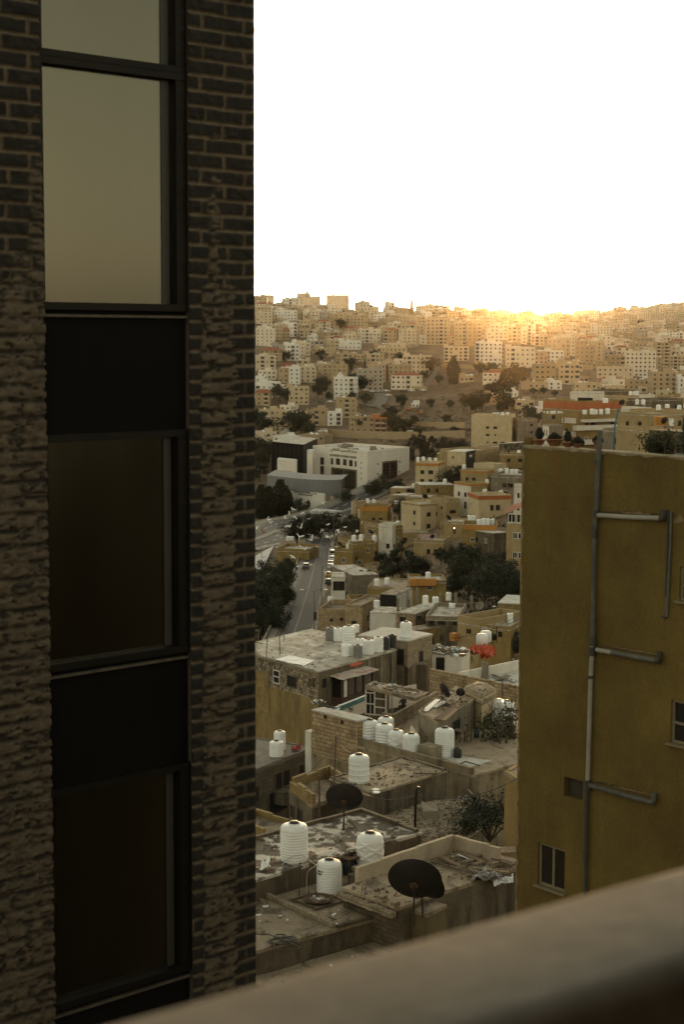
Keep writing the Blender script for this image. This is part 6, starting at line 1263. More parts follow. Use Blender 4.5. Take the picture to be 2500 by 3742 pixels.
m.build('balcony', WHITEW, h.root); m = MB(); m.box((h.P[0] + h.P[1]) / 2 * Vector((1, 1, 0)) + v.n * .2 + Vector((0, 0, h.zt - .1)), v.e * (v.L / 2), v.n * .25, (0, 0, .75)); m.build('roof_band', REDOR, h.root)
h = mid('white penthouse room with a fancy parapet on the rust band roof', (2085, 1432), (2174, 1434), 384, 6, [WHITEW], par=(.4, .2), grid=()); win_px(h, 0, 2112, 1453, 2168, 1470, 'd'); win_px(h, 0, 2087, 1457, 2091, 1470, 'd'); win_px(h, 0, 2097, 1459, 2101, 1471, 'd')
T(h, [(2214, 1472)], 'the white penthouse ledge', 1.1, 1.0)
a = PD(1985, 1505, 372); b = PD(2009, 1512, 364); c = PD(2062, 1508, 369)
h = house('bare concrete frame house with an open top storey', [a, b, c, c + (a - b)], PD(2009, 1558, 366).z, zbase([a, b, c]), [WHITEW, CONC], CONC, walls=[0, 1, 0, 0], jit=0); win_grid(h, 0, 2, 2, w_=.9, h_=1.3, z1=1.6, st='d', skip=0); win_px(h, 1, 2026, 1594, 2041, 1608, 'd'); m = MB()
for p in (a, b, c, c + (a - b), (b + c) / 2, (a + b) / 2): m.box(Vector((p.x, p.y, (h.zt + 1.5 + PD(2009, 1512, 366).z) / 2)), (.16, 0, 0), (0, .16, 0), (0, 0, (PD(2009, 1512, 366).z - h.zt) / 2))
m.build('column', CONC, h.root); m = MB(); m.prism([p[:2] for p in (a, b, c, c + (a - b))], PD(2009, 1512, 366).z, PD(2009, 1512, 366).z + .25, bottom=True); m.build('top_slab', ROOFW, h.root)
# small roofs in front of the right hillside
RR = [('tan house with a dark square window right of the laundry house', (2352, 1568), (2445, 1566), 300, TANW, [(2362, 1564)][:0]), ('rough low house with a bright orange shed on its roof', (2380, 1512), (2520, 1506), 345, TANW, []), ('pale low house under the bright tank row', (2270, 1492), (2385, 1490), 430, WHITEW, [(2330, 1478), (2352, 1478)]), ('tan house with three white tanks beside the dark rooms', (2250, 1450), (2338, 1446), 520, TANW, [(2306, 1444), (2320, 1444), (2330, 1444)]), ('dark low house with brown window frames on the slope', (2240, 1426), (2300, 1424), 600, CONCD, []), ('house half hidden by an open dark shed near the right edge', (2385, 1460), (2500, 1456), 470, CONCD, []), ('scrappy cement house behind the olive roof', (2205, 1566), (2300, 1570), 320, CONC, []), ('cream house with bright tanks at the far right edge', (2400, 1500), (2525, 1496), 400, TANW, [(2408, 1500), (2440, 1496), (2484, 1500)])]
for lb, A, B, d, mt, tk in RR:
    h = mid(lb, A, B, d, 9, [mt], par=(.5, .2), roof=ROOFG, grid=((0, 1, 3, dict(z1=1.8, skip=.4, st='d')),))
    if tk: T(h, tk, 'the ' + lb.split(' beside')[0].split(' under')[0].split(' at')[0], 1.15, 1.6)
tank(PD(2455, 1556, 335), 1.0, 1.6, 1, 'w', 'bright white tank beside a big black dish near the right edge'); dish(PD(2432, 1556, 336), 1.6, 1.0, R(-30), R(25), 'big black dish beside the bright tank near the right edge', legs=False)
m = MB(); p = PD(2416, 1552, 338); m.box(p + Vector((0, 0, .8)), (1.2, 0, 0), (0, 1, 0), (0, 0, .9)); tag(m.build('orange_shed', ORANGE), 'bright orange little shed on a rough roof near the right edge', 'shed')
dish(PD(2276, 1485, 378), 1.5, .8, R(-20), R(25), 'black dish at the right end of the rust band roof', legs=False)
# yellow slab block in the middle
h = mid('plain yellow five-storey block with small scattered windows', (1724, 1516), (1872, 1518), 660, 13, [CREAM], par=(.8, .25), grid=((0, 4, 4, dict(z1=4.2, dz=3.0, w_=1.5, h_=1.0, skip=.15, st='b')),)); T(h, [(1808, 1517), (1820, 1517), (1838, 1518), (1856, 1518)], 'the plain yellow block', 1.5, 1.3)
h = mid('grey stone side block attached to the plain yellow block', (1876, 1526), (1894, 1530), 664, 8, [CONC], grid=((0, 4, 1, dict(skip=.2)),))
# ------------------------------------------------------------------ white cultural centre
CCW = plaster('white_limestone', (.72, .66, .57), (.80, .75, .66), (.45, .38, .29), .35, .08, True, .02, 2); CCG = plaster('grey_cladding', (.20, .20, .20), (.25, .25, .25), (.15, .15, .15), .3, .1)
zc = -58.4; C0, C1, C2 = PZ(1143, 1628, zc), PZ(1343, 1648, zc), PZ(1497, 1633, zc); C3 = PZ(1268, 1618, zc)
cc_ = house('large white stone cultural centre with Arabic and Latin lettering', [C0, C1, C2, C3], zc - 1.5, -92, CCW, ROOFW, par=(1.5, .5), jit=0, name='cultural_centre', cat='building')
CW = [(0, 1171, 1671, 1184, 1698), (0, 1171, 1702, 1184, 1734), (0, 1171, 1738, 1184, 1757), (0, 1209, 1674, 1218, 1697), (0, 1228, 1675, 1243, 1699), (0, 1254, 1678, 1267, 1701), (0, 1276, 1681, 1289, 1704), (0, 1297, 1684, 1303, 1706), (0, 1319, 1688, 1322, 1694), (0, 1319, 1708, 1322, 1713), (0, 1319, 1727, 1322, 1733), (0, 1319, 1746, 1322, 1752), (1, 1379, 1692, 1383, 1699), (1, 1379, 1729, 1383, 1736), (1, 1459, 1684, 1463, 1691), (1, 1459, 1721, 1463, 1727)]
for i, x0, y0, x1, y1 in CW: win_px(cc_, i, x0, y0, x1, y1, 'b')
for args in ((0, 1210, 1712, 1304, 1800, 6, 5), (1, 1397, 1684, 1453, 1790, 4, 8)):
    i, x0, y0, x1, y1, nx, nz_ = args; f = win_px(cc_, i, x0, y0, x1, y1, 'b'); v = cc_.vp[i]; yc, xc = (y0 + y1) / 2, (x0 + x1) / 2; a, b = v.at(x0, yc), v.at(x1, yc); t, o = v.at(xc, y0), v.at(xc, y1); m = MB()
    for k in range(1, nx): p = a.lerp(b, k / nx); m.box(Vector((p.x, p.y, (t.z + o.z) / 2)) + v.n * .06, v.e * .09, v.n * .05, (0, 0, (t.z - o.z) / 2))
    for k in range(1, nz_): p = (a + b) / 2; m.box(Vector((p.x, p.y, o.z + (t.z - o.z) * k / nz_)) + v.n * .075, v.e * ((b - a).length / 2), v.n * .05, (0, 0, .07))
    m.build('glazing_bars', plain('dark_mullion', (.045, .040, .034), .5), cc_.root)
def lettering(txt, root, v, x0, x1, y0, y1, mat, name='lettering'):
    """raised letters fitted to a box on a wall, as real mesh"""
    cu = bpy.data.curves.new(name, 'FONT'); cu.body = txt; cu.extrude = .02; cu.resolution_u = 2; ob_ = bpy.data.objects.new('tmp', cu); COL.objects.link(ob_)
    dg = bpy.context.evaluated_depsgraph_get(); me = bpy.data.meshes.new_from_object(ob_.evaluated_get(dg)); bpy.data.objects.remove(ob_)
    n = len(me.vertices); co = np.empty(n * 3, dtype=np.float32); me.vertices.foreach_get('co', co); co = co.reshape(-1, 3)
    yc, xc = (y0 + y1) / 2, (x0 + x1) / 2; a, b = v.at(x0, yc), v.at(x1, yc); t, o = v.at(xc, y0), v.at(xc, y1)
    if v.e.dot(b - a) < 0: pass
    e = (b - a); ez = t.z - o.z; lo, hi = co.min(0), co.max(0); s_ = (co[:, 0] - lo[0]) / (hi[0] - lo[0]); u_ = (co[:, 1] - lo[1]) / (hi[1] - lo[1])
    base = np.array(a); base[2] = o.z; W = base + s_[:, None] * np.array((e.x, e.y, 0)) + u_[:, None] * np.array((0, 0, ez)) + (np.array(v.n) * (.06 + (co[:, 2:3] > 0) * .12))
    W[:, 2] = o.z + u_ * ez; W -= np.array(root.location); me.vertices.foreach_set('co', W.astype(np.float32).ravel()); me.materials.clear(); me.materials.append(mat); me.update(); return link(name, me, root)
def arabic(s):
    """joined Arabic letter shapes, laid out right to left"""
    F_ = {'م': (0xFEE1, 1), 'ر': (0xFEAD, 0), 'ك': (0xFED9, 1), 'ز': (0xFEAF, 0), 'ا': (0xFE8D, 0), 'ل': (0xFEDD, 1), 'ح': (0xFEA1, 1), 'س': (0xFEB1, 1), 'ي': (0xFEF1, 1), 'ن': (0xFEE5, 1), 'ث': (0xFE99, 1), 'ق': (0xFED5, 1), 'ف': (0xFED1, 1)}
    out = []
    for wd in s.split(' '):
        o_ = ''
        for i, ch in enumerate(wd):
            b_, dual = F_[ch]; prev = i > 0 and F_[wd[i - 1]][1]; nxt = i < len(wd) - 1
            f_ = (3 if prev else 2) if (dual and nxt) else (1 if prev else 0); o_ += chr(b_ + f_)
        out.append(o_)
    return ' '.join(out)[::-1]
INK = plain('dark_bronze_letters', (.03, .024, .018), .5)
lettering(arabic('مركز الحسين الثقافي'), cc_.root, cc_.vp[0], 1208, 1304, 1640, 1655, INK, 'arabic_lettering'); lettering('AL-HUSSEIN CULTURAL CENTER', cc_.root, cc_.vp[0], 1206, 1303, 1663, 1671, INK)
rn_ = random.Random(3)
for k in range(16):
    m = MB(); a_, b_ = rn_.uniform(.1, .85), rn_.uniform(.1, .85); p = C0 + (C1 - C0) * a_ + (C3 - C0) * b_; m.box(Vector((p.x, p.y, zc - .6)), (rn_.uniform(.4, 1.8), 0, 0), (0, rn_.uniform(.4, 1.5), 0), (0, 0, rn_.uniform(.3, 1.1))); m.build('roof_unit', CONC, cc_.root)
BLKC = plain('black_cladding', (.008, .007, .006), .6); BLKC.node_tree.nodes['Principled BSDF'].inputs['Specular IOR Level'].default_value = .1
# dark glass wing, small white box, stone side fin
h = house('black glass wing behind the white cultural centre', [PD(992, 1622, 905), PD(1110, 1625, 880), PD(1160, 1622, 935), PD(1060, 1612, 960)], PD(1110, 1625, 880).z, -92, BLKC, ROOFG, jit=0, cat='building', name='glass_building'); m = MB(); v = h.vp[0]
for k in range(8): p = h.P[0].lerp(h.P[1], k / 7); m.box(Vector((p.x, p.y, h.zt - 10)) + v.n * .08, v.e * .06, v.n * .08, (0, 0, 9.5))
m.build('glazing_bars', plain('dark_mullion', (.045, .040, .034), .5), h.root)
h = house('slim pale stone fin left of the white cultural centre front', [PD(1122, 1647, 868), PD(1142, 1646, 862), PD(1150, 1646, 872), PD(1130, 1646, 876)], PD(1130, 1647, 865).z, -84, CCW, ROOFW, jit=0, cat='building', name='stone_fin')
h = house('small white box pavilion with a recessed panel below the black glass wing', [PD(1013, 1682, 850), PD(1082, 1682, 838), PD(1086, 1681, 850), PD(1018, 1680, 862)], PD(1050, 1682, 844).z, -84, CCW, ROOFW, jit=0, cat='building', name='pavilion'); win_px(h, 0, 1023, 1720, 1068, 1742, 'c', unit_frame('recess_panel', [(-.49, .49, -.49, .49, .012)], TANW))
# theatre: grey clad curved upper band over a pale stone wall
pts = [PD(975, 1735, 800), PD(1050, 1742, 785), PD(1130, 1752, 775), PD(1200, 1763, 772), PD(1250, 1772, 775)]; L_ = cline(pts, 8); tht = empty('theatre', Vector((pts[2].x, pts[2].y, -82)), 'low theatre with grey curved cladding over a pale lettered wall', 'building')
zt0, zt1 = pts[0].z, pts[0].z; m = MB(); hgt = lambda t: 5.5 + 2.6 * t
m.grid([[(p.x, p.y, PD(975, 1735, 800).z) for p in L_], [(p.x, p.y, PD(975, 1735, 800).z - hgt(i / (len(L_) - 1))) for i, p in enumerate(L_)]], 0, False); m.grid([[(p.x, p.y, pts[0].z) for p in L_], [(p.x + 3, p.y + 30, pts[0].z) for p in L_]], 0, False); m.build('upper_cladding', CCG, tht); m = MB()
for i in range(0, len(L_), 1): p = L_[i]; m.box(Vector((p.x, p.y - .06, pts[0].z - hgt(i / (len(L_) - 1)) / 2)), (.08, 0, 0), (0, .06, 0), (0, 0, hgt(i / (len(L_) - 1)) / 2))
m.build('cladding_joints', plain('joint_grey', (.10, .10, .095), .7), tht)
wa, wb = PD(995, 1786, 792), PD(1186, 1796, 768); wvp = VP(wa, wb); m = MB(); m.box((wa + wb) / 2 * Vector((1, 1, 0)) + Vector((0, 1, -80)), (wb - wa) * Vector((1, 1, 0)) / 2, wvp.n * .6, (0, 0, wa.z + 80)); m.build('stone_wall', CCW, tht)
wc_, wd_ = PD(1208, 1797, 772), PD(1246, 1800, 776); m = MB(); m.box((wc_ + wd_) / 2 * Vector((1, 1, 0)) + Vector((0, 1, -80)), (wd_ - wc_) * Vector((1, 1, 0)) / 2, (0, .6, 0), (0, 0, wc_.z + 80)); m.build('stone_wall', CCW, tht)
wv2 = VP(wa + wvp.n * .6 + Vector((0, 1, 0)), wb + wvp.n * .6 + Vector((0, 1, 0))); lettering(arabic('مسرح مركز الحسين الثقافي'), tht, wv2, 1073, 1158, 1796, 1806, INK, 'arabic_lettering'); lettering('AL HUSSEIN CULTURAL CENTER THEATER', tht, wv2, 1092, 1142, 1806.5, 1810.5, INK)
m = MB(); m.box(wv2.at(1065, 1845) , wv2.e * 1.9, wv2.n * .05, (0, 0, 1.6)); m.build('door', DARK, tht)
m = MB(); P_ = [PD(1130, 1868, 735), PD(1250, 1862, 735), PD(1260, 1846, 765), PD(1180, 1850, 765)]; z_ = min(p.z for p in P_); m.prism([p[:2] for p in P_], z_ - 6, z_ + .9); tag(m.build('forecourt', PALE), kind='structure')
# ------------------------------------------------------------------ small houses packed between the bigger ones
def to_px0(p):
    c = Vector(p); zc_ = c.dot(fw); return CX + F * c.dot(rt) / zc_, CY - F * c.dot(up) / zc_
rf_ = random.Random(123); FILL = []; WCH = [(OCHRE, 'ochre'), (TANW, 'tan'), (CREAM, 'cream'), (BLOCKO, 'rough block'), (WHITEW, 'white'), (CONC, 'grey cement'), (BLOCKT, 'tan block')]
def short(s):
    for k in (' with ', ' at ', ' under ', ' right of', ' left of', ' below', ' beside', ' nearest', ' wearing', ' set back', ' set-back', ' between', ', ', ' attached', ' behind', ' cut ', ' by ', ' above'): s = s.split(k)[0]
    return s
cands = []
for d_ in range(235, 960, 13):
    for X_ in np.arange((1225 - 1250) / 6000 * d_, (2540 - 1250) / 6000 * d_, 10.5): cands.append((X_ + rf_.uniform(-3, 3), d_ + rf_.uniform(-5, 5)))
usedf = {}
for X_, d_ in cands:
    z_ = zg(X_, d_); x, y = to_px0((X_, d_, z_))
    if not ((1232 < x < 1905 and y > 1815 and d_ < 610 and x > 1232 + max(0, (1880 - y)) * .9) or (1990 < x < 2535 and 1415 < y < 1640 and d_ > 400) or (1560 < x < 1905 and 1700 < y < 1830)): continue
    if y > 2340: continue
    if 1690 < x < 1905 and y > 2050: continue
    w_, dp, hh = rf_.uniform(6, 10), rf_.uniform(6, 9), rf_.choice((2.9, 3.2, 3.4, 5.8, 6.2)); top = y - hh / d_ * 6000; hw = w_ / 2 / d_ * 6000; ok = True
    if min((Vector((p.x - X_, p.y - d_, 0)).length for p in list(ST) + list(HW))) < 13: continue
    for (a, b, yt, de, lb) in MIDL:
        ov = min(b, x + hw) - max(a, x - hw)
        if ov > 2 and d_ < de and top < yt + 62 * 400 / de: ok = False; break
        if ov > -4 and abs(de + 5 - d_) < 13: ok = False; break
    if not ok: continue
    for (fx, fd, fw_, ft) in FILL:
        if abs(fx - X_) < (w_ + fw_) / 2 + .8 and abs(fd - d_) < 9: ok = False; break
        if abs(fx / fd - X_ / d_) * 6000 < (w_ + fw_) / 2 / d_ * 4500 and d_ < fd and top < ft + 14: ok = False; break
        if abs(fx / fd - X_ / d_) * 6000 < (w_ + fw_) / 2 / d_ * 4500 and d_ > fd and top > ft - 10: ok = False; break
    if not ok or rf_.random() < .12: continue
    FILL.append((X_, d_, w_, top)); wm_, wn_ = rf_.choice(WCH); yw = R(rf_.choice((-12, 49 - 90, 20, -30, 8))); ex = Vector((math.cos(yw), math.sin(yw), 0)); ey = Vector((-ex.y, ex.x, 0)); c = Vector((X_, d_, 0))
    P_ = [c - ex * w_ / 2, c + ex * w_ / 2, c + ex * w_ / 2 + ey * dp, c - ex * w_ / 2 + ey * dp]; nr = MIDL and min(MIDL, key=lambda e: ((e[0] + e[1]) / 2 - x) ** 2 + 3 * (e[2] + 25 - top) ** 2); cx_ = (nr[0] + nr[1]) / 2
    rel = 'below' if top > nr[2] + 40 and abs(cx_ - x) < 60 else 'above' if top < nr[2] - 20 and abs(cx_ - x) < 60 else 'right of' if x > cx_ else 'left of'
    tk = rf_.choice((0, 0, 1, 2)); base = f"small {wn_} {'one' if hh < 4 else 'two'}-storey house {rel} the {short(nr[4])}"
    if base in usedf: usedf[base] += 1; base = base.replace('small', ['tiny', 'low', 'squat', 'little', 'narrow'][min(usedf[base] - 1, 4)])
    usedf.setdefault(base, 0); base = ' '.join(base.split()[:16])
    h = house(base, P_, z_ + hh, z_ - 4, [wm_], rf_.choice((ROOFG, ROOFB, ROOFT, ROOFG, ROOFW)), par=(rf_.choice((.3, .6, .9)), .2) if rf_.random() < .75 else None, jit=0, group='small houses packed on the valley side')
    win_grid(h, 0, 1 if hh < 4 else 2, rf_.choice((2, 2, 3, 3)), z1=1.6, dz=2.9, skip=.12, st=rf_.choice('bdd'), seed=int(X_ * 7 + d_)); win_grid(h, 3 if yw < 0 else 1, 1 if hh < 4 else 2, 2, z1=1.6, dz=2.9, skip=.2, st='d', seed=int(d_))
    for i in range(tk):
        p = c + ex * (w_ * (.3 - .2 * i)) + ey * (dp * .35 + i * .2); tank(Vector((p.x, p.y, z_ + hh + .14)), rf_.uniform(.9, 1.15), rf_.uniform(1.2, 1.6), rf_.choice((0, 1, 2)), 'w' if rf_.random() < .88 else 'k', ('water tank' if tk == 1 else 'left water tank' if i else 'right water tank') + ' on the ' + ' '.join(base.split()[:11]), None, 'w', rf_.random() * 3)
    if rf_.random() < .35: p = c - ex * w_ * .25 + ey * dp * .3; dish(Vector((p.x, p.y, z_ + hh + .14)), rf_.uniform(.9, 1.3), .7, R(rf_.uniform(-40, 60)), R(30), 'black dish on the ' + ' '.join(base.split()[:12]), legs=False)
print('fill', len(FILL))
# ------------------------------------------------------------------ far hillside town
FC = {'tan': (.42, .31, .185), 'sandy': (.51, .395, .25), 'cream': (.61, .50, .35), 'pale': (.69, .605, .475), 'white': (.76, .725, .65), 'buff': (.36, .27, .165), 'grey': (.36, .32, .26), 'pinkish': (.46, .33, .225)}
FM = {k: plaster('far_' + k, tuple(x * .92 for x in c), tuple(min(.8, x * 1.06) for x in c), tuple(x * .5 for x in c), .35, .06, True, .02, 1.2, .55, .8) for k, c in FC.items()}
FWIN = plain('far_window', (.03, .025, .02), .35, 0, .5, .4); FROOF = roofing('far_roof', (.40, .35, .28), (.54, .49, .41), (.2, .16, .12), .5, None, 0, .08); FBAL = plain('far_slab', (.50, .43, .33), .9)
def far_house(c, w_, dep, floors, yaw, zb, col, rn, style='plain', hgt=None, label=None, group=None, roof='flat', mb=None, wmi=0):
    """apartment block: walls with sunk window strips, balconies, stair hut and parapet"""
    fh = 3.1; H = hgt or floors * fh; zt = zb + H; ex = Vector((math.cos(yaw), math.sin(yaw), 0)); ey = Vector((-math.sin(yaw), math.cos(yaw), 0)); c = Vector((c[0], c[1], 0)); MA = FM[col] if mb is None else None
    B = mb or MB(); P = lambda a, b, z: c + ex * a + ey * b + Vector((0, 0, z)); hw = w_ / 2
    wm, gm, rm, sm_ = wmi, 1, 2, 3
    B.face([P(-hw, 0, zb - 7), P(hw, 0, zb - 7), P(hw, 0, zt), P(-hw, 0, zt)], wm); B.face([P(hw, 0, zb - 7), P(hw, dep, zb - 7), P(hw, dep, zt), P(hw, 0, zt)], wm); B.face([P(-hw, dep, zb - 7), P(-hw, 0, zb - 7), P(-hw, 0, zt), P(-hw, dep, zt)], wm); B.face([P(hw, dep, zb - 7), P(-hw, dep, zb - 7), P(-hw, dep, zt), P(hw, dep, zt)], wm)
    W = []
    if roof == 'flat':
        ph = .9; B.face([P(-hw, 0, zt - .02), P(hw, 0, zt - .02), P(hw, dep, zt - .02), P(-hw, dep, zt - .02)], rm)
        for (a, b, dx, dy) in ((0, .12, hw, .12), (0, dep - .12, hw, .12), (-hw + .12, dep / 2, .12, dep / 2 - .25), (hw - .12, dep / 2, .12, dep / 2 - .25)): B.box(P(a, b, zt + ph / 2), ex * dx, ey * dy, (0, 0, ph / 2), wm)
        q = rn.uniform(-.5, .4) * w_; B.box(P(q, dep * rn.uniform(.4, .7), zt + 1.3), ex * rn.uniform(1.5, 2.6), ey * rn.uniform(1.5, 2.6), (0, 0, 1.35), wm, rm)
    else:
        B.face([P(-hw - .5, -.5, zt), P(hw + .5, -.5, zt), P(hw * .5, dep / 2, zt + 2.2), P(-hw * .5, dep / 2, zt + 2.2)], 4); B.face([P(hw + .5, -.5, zt), P(hw + .5, dep + .5, zt), P(hw * .5, dep / 2, zt + 2.2)], 4); B.face([P(-hw - .5, dep + .5, zt), P(-hw - .5, -.5, zt), P(-hw * .5, dep / 2, zt + 2.2)], 4); B.face([P(hw + .5, dep + .5, zt), P(-hw - .5, dep + .5, zt), P(-hw * .5, dep / 2, zt + 2.2), P(hw * .5, dep / 2, zt + 2.2)], 4)
    nf = max(1, int(round(H / fh))); fh = H / nf; nc = max(2, int(w_ / 3.3)); nd = max(2, int(dep / 3.6)); balc = set()
    if style == 'balcony': balc = {rn.randrange(nc)} | ({nc - 1} if rn.random() < .5 else set())
    ww, wh = rn.uniform(1.0, 1.5), rn.uniform(1.1, 1.5)
    for f in range(nf):
        z = zb + fh * (f + .55)
        for k in range(nc):
            a = -hw + w_ * (k + .5) / nc
            if k in balc:
                W.append((P(a, -.03, z), ex * min(1.3, w_ / nc * .42), ey, 1.0)); B.box(P(a, -.6, z - 1.2), ex * min(1.45, w_ / nc * .46), ey * .6, (0, 0, .45), sm_)  # wide dark panel stands for the shade in the balcony recess
            elif rn.random() > .10: W.append((P(a + rn.uniform(-.15, .15), -.03, z), ex * ww / 2 * rn.choice((.7, 1, 1, 1.2)), ey, wh / 2))
        for sgn in (-1, 1):
            for k in range(nd):
                if rn.random() > .3: W.append((P(sgn * (hw + .03), dep * (k + .5) / nd, z), ey * ww / 2, ex * sgn * -1, wh / 2))
    for (p, e_, n_, hz) in W: B.box(p, e_, n_.normalized() * .02, (0, 0, hz), gm)
    for (p, e_, n_, hz) in W:
        if hz < .9 and rn.random() < .5: B.box(p - Vector((0, 0, hz + .06)) - n_.normalized() * .05, e_ * 1.2, n_.normalized() * .08, (0, 0, .05), sm_)
    if rn.random() < .35: B.box(P(0, -.05, zb + fh * (nf - 1)), ex * hw, ey * .08, (0, 0, .12), sm_)
    if mb is not None: return zt
    o = B.build('house', [MA, FWIN, FROOF, FBAL, TILE]); tag(o, label, 'house', group); return zt
FARTANK = []
def roof_tanks(c, w_, dep, yaw, zt, rn, n=None):
    ex = Vector((math.cos(yaw), math.sin(yaw), 0)); ey = Vector((-math.sin(yaw), math.cos(yaw), 0)); c = Vector((c[0], c[1], 0)); k = n if n is not None else rn.choice((0, 1, 2, 2, 3, 4)); a0_ = rn.uniform(-.4, .2) * w_
    for i in range(k): p = c + ex * (a0_ + 1.5 * i + rn.uniform(-.15, .15)) + ey * rn.uniform(.8, dep * .5); FARTANK.append((Vector((p.x, p.y, zt)), rn.uniform(1.1, 1.6), rn.uniform(1.2, 2.0), rn.random()))
def bxy(x0, x1, yt, yb, d0=850): p = gpx((x0 + x1) / 2, yb, d0); return p
